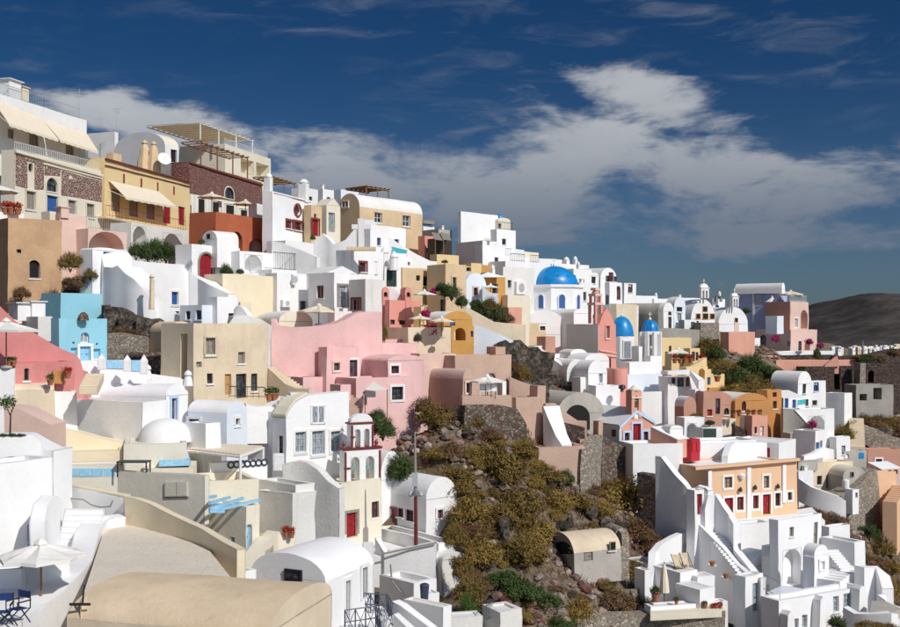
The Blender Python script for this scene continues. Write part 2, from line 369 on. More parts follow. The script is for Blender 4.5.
# opening styles: (frame material, pane/leaf material, mullions across, mullions up)
STY = {'glass': ('white_paint', 'glass', 2, 2), 'grey': ('grey_paint', 'curtained', 2, 3), 'blue': ('blue', 'glass', 2, 1), 'bluesh': ('blue', 'blue', 2, 1), 'red': ('red', 'glass', 2, 2),
       'redsh': ('red', 'red', 2, 1), 'wine': ('wine', 'glass', 2, 2), 'dark': ('dark_wood', 'glass', 2, 2), 'green': ('dark_green', 'dark_green', 2, 1), 'void': ('weathered', 'dark_void', 1, 1),
       'sky': ('sky_blue', 'sky_blue', 2, 1), 'wood': ('wood', 'weathered', 2, 2), 'shut': ('weathered', 'weathered', 2, 1), 'owood': ('orange_wood', 'orange_wood', 2, 1), 'white': ('white_paint', 'curtained', 2, 3),
       'blackw': ('black_iron', 'glass', 2, 2), 'lilac': ('lilac', 'glass', 1, 1), 'trimblue': ('trim_blue', 'white_paint', 2, 1)}
ALL = []
class H:
    def __init__(s, name, label, cat, xl, xn, xr, yt, yb, th, mat, roof='flat', d=None, l=None, w=None, rise=0, rmat=None, sink=4.5, group=None, par=.35, cell=1.3, wob=.08, off=0., rim=None, deep=False):
        s.lab = label; s.mat = mat; s.roof = roof; s.rmat = rmat or ('roof_white' if mat.startswith('white') else mat); s.par = par; s.cell = cell; s.wob = wob; s.rim = rim
        d = (dep(xn, yb) if d is None else d) + off
        t = R(th); s.tR = Vector((math.cos(t), math.sin(t), 0)); s.tL = Vector((-math.sin(t), math.cos(t), 0))
        s.nR = Vector((math.sin(t), -math.cos(t), 0)); s.nL = Vector((-math.cos(t), -math.sin(t), 0))
        a, b = px(xn, yt); s.d = d; N = Vector(((a - 450) / F * d, d, 0)); s.N = N; s.k = d / F / _sc    # metres per tile pixel
        s.zt = (HZ - b) / F * d; s.zb0 = (HZ - px(xn, yb)[1]) / F * d
        if w is None: u = (px(xr, 0)[0] - 450) / F; w = (u * d - N.x) / (s.tR.x - u * s.tR.y)
        if l is None:
            if xl is None: l = 7.
            else: u = (px(xl, 0)[0] - 450) / F; l = (N.x - u * d) / (-s.tL.x + u * s.tL.y)
        if xl is None and not deep:               # terraced houses back into the slope: little of the far side shows
            uu = N.x / d; vis = math.sin(t) + uu * math.cos(t); lim = max(.7, (.32 if roof == 'flat' else .75) * w * (math.cos(t) - uu * math.sin(t)))
            if vis > .05 and l * vis > lim: l = lim / vis
        s.w, s.l = w, l
        if not (.3 < w < 45 and .3 < l < 40): print('SIZE?', label, 'w %.1f l %.1f d %.1f' % (w, l, d)); s.w = min(max(w, 1), 30) if w > 0 else 6; s.l = min(max(l, 1), 14) if l > 0 else 6
        g = min(ground(*(N + s.tR * i + s.tL * j)[:2]) for i in (0, s.w) for j in (0, s.l))
        if xl is None and b < 322 and th >= 35 and roof == 'flat' and s.l > 2.2: s.l = 2.2
        s.zb = s.zb0 - sink if sink is not None and sink < 1.6 else min(s.zb0 - .3, g - .3) if sink is None else min(s.zb0 - sink, max(g, s.zb0 - 9))
        s.rise = rise * s.k
        c = N + s.tR * s.w / 2 + s.tL * s.l / 2
        s.root = thing(name, label, cat, (N.x, N.y, s.zb), group)
        s.op = {'R': [], 'L': []}; s.done = False; ALL.append(s)
    def fr(s, f): return (s.N, s.tR, s.nR) if f == 'R' else (s.N, s.tL, s.nL)
    def at(s, f, x, y, out=0.):                   # point on a wall seen through a tile point
        N, t, n = s.fr(f); a, b = px(x, y); r = Vector(((a - 450) / F, 1, (HZ - b) / F)); N2 = N + n * out
        k = N2.dot(n) / (r.x * n.x + r.y * n.y); return r * k
    def sz(s, f, x, y):
        p = s.at(f, x, y); return ((Vector((p.x, p.y, 0)) - s.N).dot(s.fr(f)[1]), p.z)
    def face_of(s, x):
        return 'R' if px(x, 0)[0] >= (s.N.x / s.d * F + 450) else 'L'
    def o(s, kind, x0, y0, x1, y1, style='dark', flags='', f=None, sur='trim'):
        """kind w window / d door / h bare opening; rectangle in tile pixels; flags a arch, s raised surround, o round"""
        f = f or s.face_of((x0 + x1) / 2); xm, ym = (x0 + x1) / 2, (y0 + y1) / 2
        a, b = s.sz(f, x0, ym)[0], s.sz(f, x1, ym)[0]; s0, s1 = min(a, b), max(a, b); z1, z0 = s.sz(f, xm, y0)[1], s.sz(f, xm, y1)[1]
        W = s.w if f == 'R' else s.l; e = .08
        s0 = max(s0, e); s1 = min(s1, W - e); z1 = min(z1, s.zt - .1) if s.roof in ('flat', 'none') else z1
        if s.roof not in ('flat', 'none', 'slab') and z1 > s.zt - .02:
            if z0 < s.zt - .55 * (z1 - z0): z1 = s.zt - .02
            else: flags += 'x'
        if s1 - s0 < .15 or z1 - z0 < .15: print('OPEN?', s.lab, kind, x0, y0, round(s0, 2), round(s1, 2)); return s
        s.op[f].append([kind, s0, s1, z0, z1, style, flags, sur]); return s
    def arch(s, s0, s1, z0, z1, n=10):
        r = (s1 - s0) / 2; h = min(r, (z1 - z0) * .6); m = (s0 + s1) / 2
        return [(m - r * math.cos(math.pi * i / n), z1 - h + h * math.sin(math.pi * i / n)) for i in range(n + 1)]
    def wall_face(s, mb, f, z0, z1):
        N, t, n = s.fr(f); W = s.w if f == 'R' else s.l; ops = [q for q in s.op[f] if 'x' not in q[6]]
        S = {0., W}; Z = {z0, z1}
        for k in range(1, max(1, round(W / s.cell))): S.add(W * k / max(1, round(W / s.cell)))
        for k in range(1, max(1, round((z1 - z0) / s.cell))): Z.add(z0 + (z1 - z0) * k / max(1, round((z1 - z0) / s.cell)))
        for q in ops: S |= {q[1], q[2]}; Z |= {q[3], q[4]}
        def thin(A, keep):
            A = sorted(A); out = [A[0]]
            for a in A[1:]:
                if a - out[-1] < .12 and a not in keep: continue
                if a - out[-1] < .12 and out[-1] not in keep and len(out) > 1: out[-1] = a; continue
                out.append(a)
            return out
        ks = {0., W} | {q[1] for q in ops} | {q[2] for q in ops}; kz = {z0, z1} | {q[3] for q in ops} | {q[4] for q in ops}
        S = thin(S, ks); Z = thin(Z, kz); idx = {}; vs = []; fs = []
        pt = lambda a, z, o=0.: N + t * a + UP * z + n * o
        for j, z in enumerate(Z):
            for i, a in enumerate(S): idx[i, j] = len(vs); vs.append(pt(a, z))
        for j in range(len(Z) - 1):
            for i in range(len(S) - 1):
                a = (S[i] + S[i + 1]) / 2; z = (Z[j] + Z[j + 1]) / 2
                if any(q[1] < a < q[2] and q[3] < z < q[4] for q in ops): continue
                fs.append((idx[i, j], idx[i + 1, j], idx[i + 1, j + 1], idx[i, j + 1]))
        mb.add(vs, fs)
        for q in ops:
            _, a, b, z, y, sty, fl, _s = q; r = -.22 if q[0] != 'h' else -1.6
            if 'a' in fl or 'o' in fl:
                A = s.arch(a, b, z, y); m = (a + b) / 2; k = len(A) // 2
                for i in range(k): mb.poly([pt(a, y), pt(*A[i + 1]), pt(*A[i])])
                for i in range(k, len(A) - 1): mb.poly([pt(b, y), pt(*A[i + 1]), pt(*A[i])])
                if 'o' in fl:
                    h = (z + y) / 2; B = [(p[0], 2 * h - p[1]) for p in A]
                    for i in range(k): mb.poly([pt(a, z), pt(*B[i]), pt(*B[i + 1])])
                    for i in range(k, len(A) - 1): mb.poly([pt(b, z), pt(*B[i]), pt(*B[i + 1])])
                    A = A + B[::-1]; prof = A
                else: prof = [(a, z)] + A + [(b, z)]
            else: prof = [(a, z), (a, y), (b, y), (b, z)]
            pr = prof + [prof[0]]
            for i in range(len(pr) - 1): mb.poly([pt(*pr[i]), pt(*pr[i + 1]), pt(*pr[i + 1], r), pt(*pr[i], r)])
    def fittings(s):
        for f in 'RL':
            N, t, n = s.fr(f); pt = lambda a, z, o=0.: N + t * a + UP * z + n * o
            for kind, a, b, z, y, sty, fl, sur in s.op[f]:
                fm, pm, nx, nz_ = STY[sty]; w, h = b - a, y - z; ins = -.14 if 'x' not in fl else .07
                if kind == 'h':
                    mb = MB().poly([pt(a - .1, z - .1, -1.6), pt(b + .1, z - .1, -1.6), pt(b + .1, y + .1, -1.6), pt(a - .1, y + .1, -1.6)]); mb.build('back_wall', s.mat, None, s.root)
                    continue
                b_ = .07 if min(w, h) > .6 else .045
                bar = lambda mb, a0, z0, a1, z1, o0, o1: mb.box(pt(a0, z0, o0), t * (a1 - a0), UP * (z1 - z0), n * (o1 - o0))
                fr = MB(); bar(fr, a, z, a + b_, y, ins - .06, ins + .03); bar(fr, b - b_, z, b, y, ins - .06, ins + .03); bar(fr, a + b_, y - b_, b - b_, y, ins - .06, ins + .03)
                if kind == 'w': bar(fr, a + b_, z, b - b_, z + b_, ins - .06, ins + .03)
                mid = .03
                if kind == 'w':
                    for i in range(1, nx if w > .55 else 1): q = a + w * i / nx; bar(fr, q - mid, z + b_, q + mid, y - b_, ins - .04, ins + .015)
                    for i in range(1, nz_ if h > .7 else 1): q = z + h * i / nz_; bar(fr, a + b_, q - mid * .7, b - b_, q + mid * .7, ins - .035, ins + .01)
                    win = fr.build('window', fm, None, s.root)
                    MB().grid(pt(a, z, ins - .035), pt(b, z, ins - .035), pt(b, y, ins - .035), pt(a, y, ins - .035)).build('pane', pm, win, s.root)
                    if h > .5 and 'o' not in fl: bar(MB(), a - .08, z - .09, b + .08, z - .004, -.1, .07).build('sill', s.mat if s.mat.startswith('white') else 'trim', win, s.root)
                    par = win
                else:
                    lf = MB(); bar(lf, a + b_, z, b - b_, y - b_, ins - .06, ins - .02)
                    cols = 2 if w > .8 else 1
                    for i in range(cols):
                        for zz0, zz1 in ((.06, .42), (.48, .92)):
                            q0 = a + b_ + (w - 2 * b_) * i / cols + .06; q1 = a + b_ + (w - 2 * b_) * (i + 1) / cols - .06
                            if q1 - q0 > .08: bar(lf, q0, z + h * zz0, q1, z + h * zz1, ins - .02, ins + .005)
                    par = lf.build('door', pm, None, s.root); fr.build('frame', fm, par, s.root)
                    MB().cbox(pt(b - b_ - .12, z + min(1.0, h * .48), ins + .02), .02, .02, .06).build('handle', 'steel', par, s.root)
                if 's' in fl:
                    sw = .16; sm = MB()
                    if 'a' in fl or 'o' in fl:
                        A = s.arch(a, b, z, y, 12)
                        if 'o' in fl: h2 = (z + y) / 2; A = A + [(p[0], 2 * h2 - p[1]) for p in A[::-1]][1:]
                        else: A = [(a, z)] + A + [(b, z)]
                        cx, cz = (a + b) / 2, (z + y) / 2
                        ex = lambda p: (cx + (p[0] - cx) * (1 + 2 * sw / w), (p[1] if p[1] <= z + 1e-4 and 'o' not in fl else cz + (p[1] - cz) * (1 + 2 * sw / h)))
                        for i in range(len(A) - 1):
                            p, q, P2, Q2 = A[i], A[i + 1], ex(A[i]), ex(A[i + 1])
                            if (Vector(p) - Vector(q)).length < 1e-5: continue
                            sm.prism([pt(*p, .004), pt(*q, .004), pt(*Q2, .004), pt(*P2, .004)], n * .05)
                    else:
                        bar(sm, a - sw, z, a - .003, y, .004, .05); bar(sm, b + .003, z, b + sw, y, .004, .05); bar(sm, a - sw, y + .003, b + sw, y + sw, .004, .06)
                        if kind == 'w': bar(sm, a - sw, z - sw, b + sw, z - .1, .004, .06)
                    sm.build('surround', sur, par, s.root)
    def extras(s):                                # the small openings and flues that every plain house has
        if s.root['category'] != 'house' or s.d < 76 or s.d > 160 or s.op['R'] or s.op['L'] or s.mat in ('terracotta', 'cyan', 'salmon', 'pink') or any(q in s.lab for q in ('plain', 'blank', 'wall', 'terrace', 'parapet', 'behind the small')): return
        rr = random.Random(int(s.N.x * 97 + s.d * 31)); z1 = s.zt - rr.uniform(.75, 1.2)
        if s.zt - s.zb0 > 1.7 and s.w > 1.5:
            n = max(1, min(3, int(s.w / 2.2))); st = rr.choice(('dark', 'wine', 'blue', 'void', 'grey'))
            for i in range(n):
                c = s.w * (i + .5 + rr.uniform(-.2, .2)) / n; ww = rr.uniform(.24, .36); hh = rr.uniform(.65, 1.0)
                if ww < c < s.w - ww: s.op['R'].append(['w', c - ww, c + ww, z1 - hh, z1, st, rr.choice(('', '', 's', 'a')), 'trim'])
        if rr.random() < .45 and s.roof == 'flat' and s.w > 1.6: s.chimney(rr.uniform(.2, .8), rr.uniform(.3, .7), .34, rr.uniform(.3, .7), 'white', rr.choice(('dome', 'gable')))
    def build(s):
        if s.done: return s
        s.done = True; s.extras(); N, tR, tL, w, l, zb, zt = s.N, s.tR, s.tL, s.w, s.l, s.zb, s.zt
        mb = MB(); s.wall_face(mb, 'R', zb, zt); s.wall_face(mb, 'L', zb, zt)
        A, B, C, D = N, N + tR * w, N + tR * w + tL * l, N + tL * l; e = UP * zt; g = UP * zb
        nl, nw, nh = max(1, round(l / s.cell)), max(1, round(w / s.cell)), max(1, round((zt - zb) / s.cell))
        mb.grid(B + g, C + g, C + e, B + e, nl, nh).grid(C + g, D + g, D + e, C + e, nw, nh)
        n = 14; rf = MB()
        def vault(a, b, c, d, end_near):          # a-b the arch end, c-d the far end (a<->d, b<->c sides)
            m = (a + b) / 2; h = (b - a) / 2; ax = d - a; seg = max(2, round(ax.length / 1.3)); rows = []
            prof = [(-math.cos(math.pi * i / n), math.sin(math.pi * i / n)) for i in range(n + 1)]
            if s.roof.startswith('gable'): prof = [(-1, 0), (-.5, .5), (0, 1), (.5, .5), (1, 0)]
            for k in range(seg + 1): rows.append([m + h * p + ax * k / seg + UP * (zt + q * s.rise) for p, q in prof])
            kk = len(prof); rf.add([p for r_ in rows for p in r_], [(j * kk + i, j * kk + i + 1, (j + 1) * kk + i + 1, (j + 1) * kk + i) for j in range(seg) for i in range(kk - 1)])
            mb.poly(rows[0]); mb.poly(rows[-1][::-1])
            if s.rim:                              # raised rim along the near arch
                rm = MB(); nrm = -ax.normalized(); r0 = [m + h * p * 1.0 + UP * (zt + q * s.rise) + nrm * .05 for p, q in prof]; r1 = [m + h * p * 1.07 + UP * (zt + q * s.rise * 1.06 + q * .1) + nrm * .05 for p, q in prof]
                for i in range(kk - 1): rm.prism([r0[i], r0[i + 1], r1[i + 1], r1[i]], -nrm * .4)
                rm.build('rim', s.rim, None, s.root)
        if s.roof in ('flat',):
            t = min(.28, w * .2, l * .2); p = min(s.par, (zt - zb) * .5)
            I = [A + tR * t + tL * t, B - tR * t + tL * t, C - tR * t - tL * t, D + tR * t - tL * t]; Oo = [A, B, C, D]
            pp = MB()
            for i in range(4):
                j = (i + 1) % 4; q = max(1, round((Oo[j] - Oo[i]).length / 1.3))
                pp.grid(Oo[i] + e, Oo[j] + e, I[j] + e, I[i] + e, q, 1); pp.grid(I[i] + e, I[j] + e, I[j] + e - UP * (p + .05), I[i] + e - UP * (p + .05), q, 1)
            pp.build('parapet', s.mat, None, s.root, True, s.wob)
            rf.grid(*[q + e - UP * p for q in I], nw, nl)
        elif s.roof == 'slab':
            ov = s.par
            b0 = [A - tR * ov - tL * ov, B + tR * ov - tL * ov, C + tR * ov + tL * ov, D - tR * ov + tL * ov]; rf.prism([q + e + UP * .005 for q in b0], UP * .22)
        elif s.roof in ('vaultL', 'gableL'): vault(A, B, C, D, True)      # arch end on R face, axis along L
        elif s.roof in ('vaultR', 'gableR'): vault(D, A, B, C, True)      # arch end on L face, axis along R
        elif s.roof == 'shed': rf.grid(A + e, B + e, C + e + UP * s.rise, D + e + UP * s.rise, nw, nl); mb.poly([B + e, C + e, C + e + UP * s.rise]); mb.poly([D + e, A + e, D + e + UP * s.rise]); mb.poly([C + e, D + e, D + e + UP * s.rise, C + e + UP * s.rise])
        mb.build('wall', s.mat, None, s.root, True, s.wob)
        if rf.f: rf.build('roof', s.rmat, None, s.root, True, s.wob)
        s.fittings(); return s
    # --- extras set on a wall, all given in tile pixels
    def strip(s, name, x0, y0, x1, y1, mat, hpx, out=.06, f=None):      # moulding along a wall from one point to another
        f = f or s.face_of((x0 + x1) / 2); n = s.fr(f)[2]; a, b = s.at(f, x0, y0, .004), s.at(f, x1, y1, .004)
        hh = UP * (hpx * s.k); MB().prism([a, b, b - hh, a - hh], n * out).build(name, mat, None, s.root); return s
    def panel(s, name, pts, mat, out=.04, f=None, base=.004, parent=None, wob=0):
        f = f or s.face_of(sum(p[0] for p in pts) / len(pts)); n = s.fr(f)[2]
        return MB().prism([s.at(f, x, y, base) for x, y in pts], n * out).build(name, mat, parent, s.root, wob=wob)
    def awning(s, top, bot, out=1.8, f='R', mat='canvas'):
        n = s.fr(f)[2]; a, b = s.at(f, *top[0], .05), s.at(f, *top[1], .05); c, d = s.at(f, *bot[1], out), s.at(f, *bot[0], out)
        mb = MB(); k = 8; up = (b - a).cross(d - a).normalized() * .025
        for i in range(k):
            q = lambda p, r, i_: p.lerp(r, i_ / k)
            mb.prism([q(a, b, i), q(a, b, i + 1), q(d, c, i + 1), q(d, c, i)], up)
        for i in range(k): q0, q1 = d.lerp(c, i / k), d.lerp(c, (i + 1) / k); m_ = (q0 + q1) / 2; mb.poly([q0, q1, q1 - UP * .2, m_ - UP * .26, q0 - UP * .2])
        o = mb.build('awning', mat, None, s.root)
        for p, q in ((a, d), (b, c)): MB().tube(p - UP * .9, q - UP * .04, .025).build('arm', 'white_paint', o, s.root)
        return s
    def roofpt(s, i, j, dz=0.): return s.N + s.tR * s.w * i + s.tL * s.l * j + UP * (s.zt + dz)
    def chimney(s, i, j, w=.5, h=1.0, mat=None, cap='dome', name='chimney', dz=0.):
        p = s.roofpt(i, j, dz - .3); mt = mat or s.mat; a = math.atan2(s.tR.y, s.tR.x)
        mb = MB().cbox(p + UP * (h / 2 + .15), w / 2, w / 2, h / 2 + .15, a); o = mb.build(name, mt, None, s.root)
        top = p + UP * (h + .3)
        if cap == 'dome': MB().lathe(top, [(w * .62, 0), (w * .62, .06), (w * .5, .2), (w * .3, .34), (w * .08, .4)], 10).build('cap', mt, o, s.root)
        elif cap == 'gable': MB().cbox(top + UP * .04, w * .62, w * .62, .04, a).build('cap', mt, o, s.root)
        return s
    def rail(s, f, i0, i1, h=.95, mat='white_paint', inset=.1, dz=0., n=None, name='railing'):
        N, t, nn = s.fr(f); W = s.w if f == 'R' else s.l; a = N + t * W * i0 - nn * inset + UP * (s.zt + dz); b = N + t * W * i1 - nn * inset + UP * (s.zt + dz); railing(a, b, h, mat, s.root, n, name); return s
def railing(a, b, h, mat, root, n=None, name='railing', parent=None):
    Ld = (b - a).length; n = n or max(2, round(Ld / .22)); ov = MB().tube(a + UP * h, b + UP * h, .03, n=6); r = ov.build(name, mat, parent, root)
    MB().tube(a + UP * .12, b + UP * .12, .02, n=6).build('bottom_rail', mat, r, root)
    bl = MB()
    for i in range(n + 1):
        p = a.lerp(b, i / n); bl.tube(p, p + UP * h, .016, n=4)
    o = bl.build('baluster_row', mat, r, root); o['kind'] = 'stuff'
    return r

# ------------------------------------------------------------------ free-standing walls and stairs
def ribwall(name, label, cat, pts, mat, thick=.35, sink=3.5, group=None, bulge=0, cell=1.0, cap=None, root=None, wob=.05, back=None):
    """wall along a line; pts (x, y_top, y_base[, distance]) in tile pixels; distance comes from where the base meets the slope"""
    T = [P(p[0], p[1], p[3] if len(p) > 3 else dep(p[0], p[2])) for p in pts]
    Zb = [(HZ - px(p[0], p[2])[1]) / F * t.y - sink for p, t in zip(pts, T)]
    # resample smoothly
    Q = []; ZB = []
    for i in range(len(T) - 1):
        k = max(1, round((T[i + 1] - T[i]).length / cell))
        for j in range(k): Q.append(T[i].lerp(T[i + 1], j / k)); ZB.append(Zb[i] + (Zb[i + 1] - Zb[i]) * j / k)
    Q.append(T[-1]); ZB.append(Zb[-1])
    base = Vector((Q[0].x, Q[0].y, ZB[0]))
    r = root or thing(name, label, cat, base, group); mb = MB(); n = len(Q); fr = []; bk = []
    for i in range(n):
        t = (Q[min(i + 1, n - 1)] - Q[max(i - 1, 0)]); t.z = 0; t.normalize(); nn = Vector((t.y, -t.x, 0))
        fr.append(Q[i]); bk.append(Q[i] - nn * thick)
    m = max(2, round((max(q.z for q in Q) - min(ZB)) / 1.4)); vs = []; fs = []
    def col(p, zb): return [Vector((p.x, p.y, zb + (p.z - zb) * j / m)) for j in range(m + 1)]
    for i in range(n): vs += col(fr[i], ZB[i])
    for i in range(n): vs += col(bk[i], ZB[i])
    k = m + 1
    for i in range(n - 1):
        for j in range(m):
            fs.append((i * k + j, (i + 1) * k + j, (i + 1) * k + j + 1, i * k + j + 1)); o = n * k; fs.append((o + (i + 1) * k + j, o + i * k + j, o + i * k + j + 1, o + (i + 1) * k + j + 1))
        o = n * k; fs.append((i * k + m, (i + 1) * k + m, o + (i + 1) * k + m, o + i * k + m))
    for i in (0, n - 1):
        o = n * k
        for j in range(m): fs.append((i * k + j, i * k + j + 1, o + i * k + j + 1, o + i * k + j))
    if mat == 'rockface':
        rj = random.Random(n); vs = [v + Vector((rj.gauss(0, .22), rj.gauss(0, .3), rj.gauss(0, .2))) for v in vs]
    mb.add(vs, fs); mb.build('wall' if root is None else name, mat, None, r, mat != 'rockface', wob)
    if cap:
        cm = MB()
        for i in range(n - 1):
            for s_ in ((fr[i], fr[i + 1], bk[i + 1], bk[i]),): cm.prism([q + UP * .02 for q in s_], UP * .07)
        cm.build('coping', cap, None, r)
    return r
def deck(name, label, cat, pts, z, mat, thick=.5, root=None, group=None):
    """level floor; pts tile pixels lying at height z (below eye level)"""
    V = []
    for x, y in pts:
        a, b = px(x, y); d = z * F / (HZ - b); V.append(Vector(((a - 450) / F * d, d, z)))
    r = root or thing(name, label, cat, V[0] - UP * thick, group)
    MB().prism([v - UP * thick for v in V], UP * thick).build('floor' if root is None else name, mat, None, r); return r
def stairs(name, label, p0, p1, width, n, mat, side=None, root=None, group=None, solid=1.2, cat='stairs'):
    """flight of n separate steps from foot p0 to head p1 (world points, left/centre line)"""
    p0, p1 = Vector(p0), Vector(p1); t = Vector((p1.x - p0.x, p1.y - p0.y, 0)); run = t.length / n; t.normalize(); s = Vector((t.y, -t.x, 0)) if side is None else Vector(side).normalized()
    r = root or thing(name, label, cat, p0, group); rise = (p1.z - p0.z) / n
    for i in range(n):
        q = p0 + t * run * i; MB().box(q + UP * (rise * i - solid) - s * width / 2, t * (run + .03), s * width, UP * (rise + solid)).build('step', mat, None, r, wob=.015)
    return r

# ------------------------------------------------------------------ things that stand about
def umbrella(label, p, r, h, mat='canvas', n=8, rz=.2, group=None, droop=.28):
    """open parasol: p foot point, r canopy radius, h height of the apex above the foot"""
    t = thing('parasol', label, 'parasol', p, group); p = Vector(p); top = p + UP * h
    MB().tube(p, top + UP * .12, .035).build('pole', 'wood', None, t)
    MB().lathe(p, [(.3, 0), (.3, .1), (.06, .14)], 12).build('foot', 'concrete', None, t)
    mb = MB(); rim = [top + Vector((r * math.cos(2 * math.pi * i / n + rz), r * math.sin(2 * math.pi * i / n + rz), -r * droop)) for i in range(n)]
    for i in range(n):
        a, b = rim[i], rim[(i + 1) % n]; m = (a + b) / 2; m = m + (top - m) * .05; k = 4
        rows = []
        for j in range(k + 1):
            f = j / k; sag = -.05 * r * math.sin(math.pi * f); A, B, C = top.lerp(a, f), top.lerp(m, f) + UP * sag, top.lerp(b, f); rows.append((A, B, C))
        for j in range(k):
            if j == 0: mb.poly([rows[0][0], rows[1][0], rows[1][1]]); mb.poly([rows[0][0], rows[1][1], rows[1][2]])
            else:
                for q in (0, 1): mb.poly([rows[j][q], rows[j + 1][q], rows[j + 1][q + 1], rows[j][q + 1]])
        mb.poly([a, m, m - UP * .12 * min(1, r / 1.5), a - UP * .12 * min(1, r / 1.5)]); mb.poly([m, b, b - UP * .12 * min(1, r / 1.5), m - UP * .12 * min(1, r / 1.5)])
    mb.build('canopy', mat, None, t)
    for i in range(n): MB().tube(top - UP * .06, rim[i] - UP * .05, .015, n=4).build('rib', 'wood', None, t)
    MB().lathe(top, [(.22 * min(1, r / 1.5), -.04), (.2 * min(1, r / 1.5), .04), (.03, .16)], 8).build('cap', mat, None, t)
    return t
def leaves(mb, c, rad, n, size, rng, squash=.75, shell=.55, flat=0., lump=.35, seed=0):
    c = Vector(c); off = Vector((seed * 3.1, seed * 1.7, seed * .9))
    for _ in range(n):
        while True:
            v = Vector((rng.uniform(-1, 1), rng.uniform(-1, 1), rng.uniform(-.35, 1)))
            if .05 < v.length < 1: break
        d = v.normalized(); rr = rad * (1 + lump * 2 * mnoise.noise(d * 1.6 + off) + lump * mnoise.noise(d * 4 + off)) * (shell + (1 - shell) * rng.random() ** .6)
        q = c + Vector((d.x * rr, d.y * rr, d.z * rr * squash)); nn = (d + Vector((rng.gauss(0, .6), rng.gauss(0, .6), rng.gauss(.2, .6)))).normalized()
        a = nn.orthogonal().normalized(); b = nn.cross(a); th = rng.uniform(0, 6.28); a, b = a * math.cos(th) + b * math.sin(th), b * math.cos(th) - a * math.sin(th)
        s = size * rng.uniform(.6, 1.4); mb.poly([q - a * s, q - b * s * .45, q + a * s, q + b * s * .45])
PROTO = {}
def shrub_mesh(kind, i):
    key = (kind, i)
    if key in PROTO: return PROTO[key]
    rng = random.Random(hash((kind, i)) % 1000 if False else sum(map(ord, kind)) + i * 17); mb = MB(); k = rng.randint(5, 8)
    leaves(mb, (0, 0, .30), .70, 2000, .05, rng, .85, .45, lump=.3, seed=i + 1)
    for _ in range(k): a = rng.uniform(0, 6.28); q = rng.uniform(.35, .7); leaves(mb, (q * math.cos(a), q * math.sin(a), rng.uniform(.12, .42)), rng.uniform(.28, .46), 620, .045, rng, .9, .4, lump=.3, seed=i + a)
    rr = random.Random(i)
    for _ in range(120):                           # twigs reaching past the crown
        a = rr.uniform(0, 6.28); e = rr.uniform(.1, 1.4); d = Vector((math.cos(a) * math.cos(e), math.sin(a) * math.cos(e), math.sin(e) * .9)); p0, p1 = d * .5 + UP * .25, d * rr.uniform(.9, 1.12) + UP * .25; s_ = d.orthogonal() * .012
        mb.poly([p0 - s_, p1, p0 + s_])
    me = bpy.data.meshes.new('foliage'); me.from_pydata([tuple(v) for v in mb.v], [], mb.f); me.materials.append(M['leaf_' + kind]); me.update()
    sm = MB(); rr = random.Random(i + 5)
    for _ in range(6): a = rr.uniform(0, 6.28); sm.tube((0, 0, -.25), (math.cos(a) * .35, math.sin(a) * .35, .45), .035, .012, 5)
    ms = bpy.data.meshes.new('stem'); ms.from_pydata(sm.v, [], sm.f); ms.materials.append(M['dark_wood']); ms.update()
    PROTO[key] = (me, ms); return PROTO[key]
NB = [0]
def bush(label, x, y, rx, kind='olive', ry=None, off=0., group=None, d=None, name='shrub', cat='shrub'):
    """rounded bush whose visible centre-foot is tile point x, y; rx, ry half width and height in tile pixels"""
    auto = d is None; d = (dep(x, y) if d is None else d) + off; p = P(x, y, d); k = d / F / _sc; NB[0] += 1
    if auto: p.z = min(p.z, max(float(land(np.array([p.x]), np.array([p.y]))[0]) - .7 + rough(p.x, p.y), p.z - 1.3))
    o = thing(name, label, cat, p - UP * .1, group); me, ms = shrub_mesh(kind, NB[0] % 4)
    w = rx * k; h = (ry * k if ry else w * .9); o.scale = (w, w, h); o.rotation_euler = (0, 0, NB[0] * 1.3)
    for nme, m in (('foliage', me), ('stem', ms)): c = bpy.data.objects.new(nme, m); COL.objects.link(c); c.parent = o
    return o
def pot_plant(label, p, s=1., kind='green', group=None, flowers=False, name='potted_plant'):
    t = thing(name, label, 'potted plant', p, group); p = Vector(p)
    MB().lathe(p, [(.20 * s, 0), (.30 * s, .42 * s), (.34 * s, .44 * s), (.34 * s, .52 * s), (.28 * s, .5 * s)], 14).build('pot', 'terracotta_pot', None, t, True)
    mb = MB(); leaves(mb, p + UP * .75 * s, .42 * s, 260, .09 * s, random.Random(int(p.x * 37) % 99), .8, .3); mb.build('foliage', 'petal_red' if flowers else 'leaf_' + kind, None, t); return t
def ac_unit(h, x0, y0, x1, y1, f=None):
    f = f or h.face_of((x0 + x1) / 2); n = h.fr(f)[2]; a, b, c, d = h.at(f, x0, y0, .004), h.at(f, x1, y0, .004), h.at(f, x1, y1, .004), h.at(f, x0, y1, .004)
    o = MB().prism([a, b, c, d], n * .32).build('air_conditioner', 'trim', None, h.root); m = (a + b + c + d) / 4 + n * .33; r = abs(a.z - d.z) * .36
    MB().add([m + (b - a).normalized() * r * math.cos(i * .524) + UP * r * math.sin(i * .524) for i in range(12)], [tuple(range(12))]).build('fan_grille', 'grey_paint', o, h.root)
def antenna(label, p, h=2.2):
    t = thing('antenna', label, 'antenna', p, 'rooftop antennas'); p = Vector(p); MB().tube(p, p + UP * h, .025, n=5).build('mast', 'steel', None, t)
    for k, (z, w) in enumerate(((h * .95, .5), (h * .85, .35), (h * .75, .4))): MB().tube(p + UP * z - Vector((w, 0, 0)), p + UP * z + Vector((w, 0, 0)), .015, n=4).build('bar', 'steel', None, t)
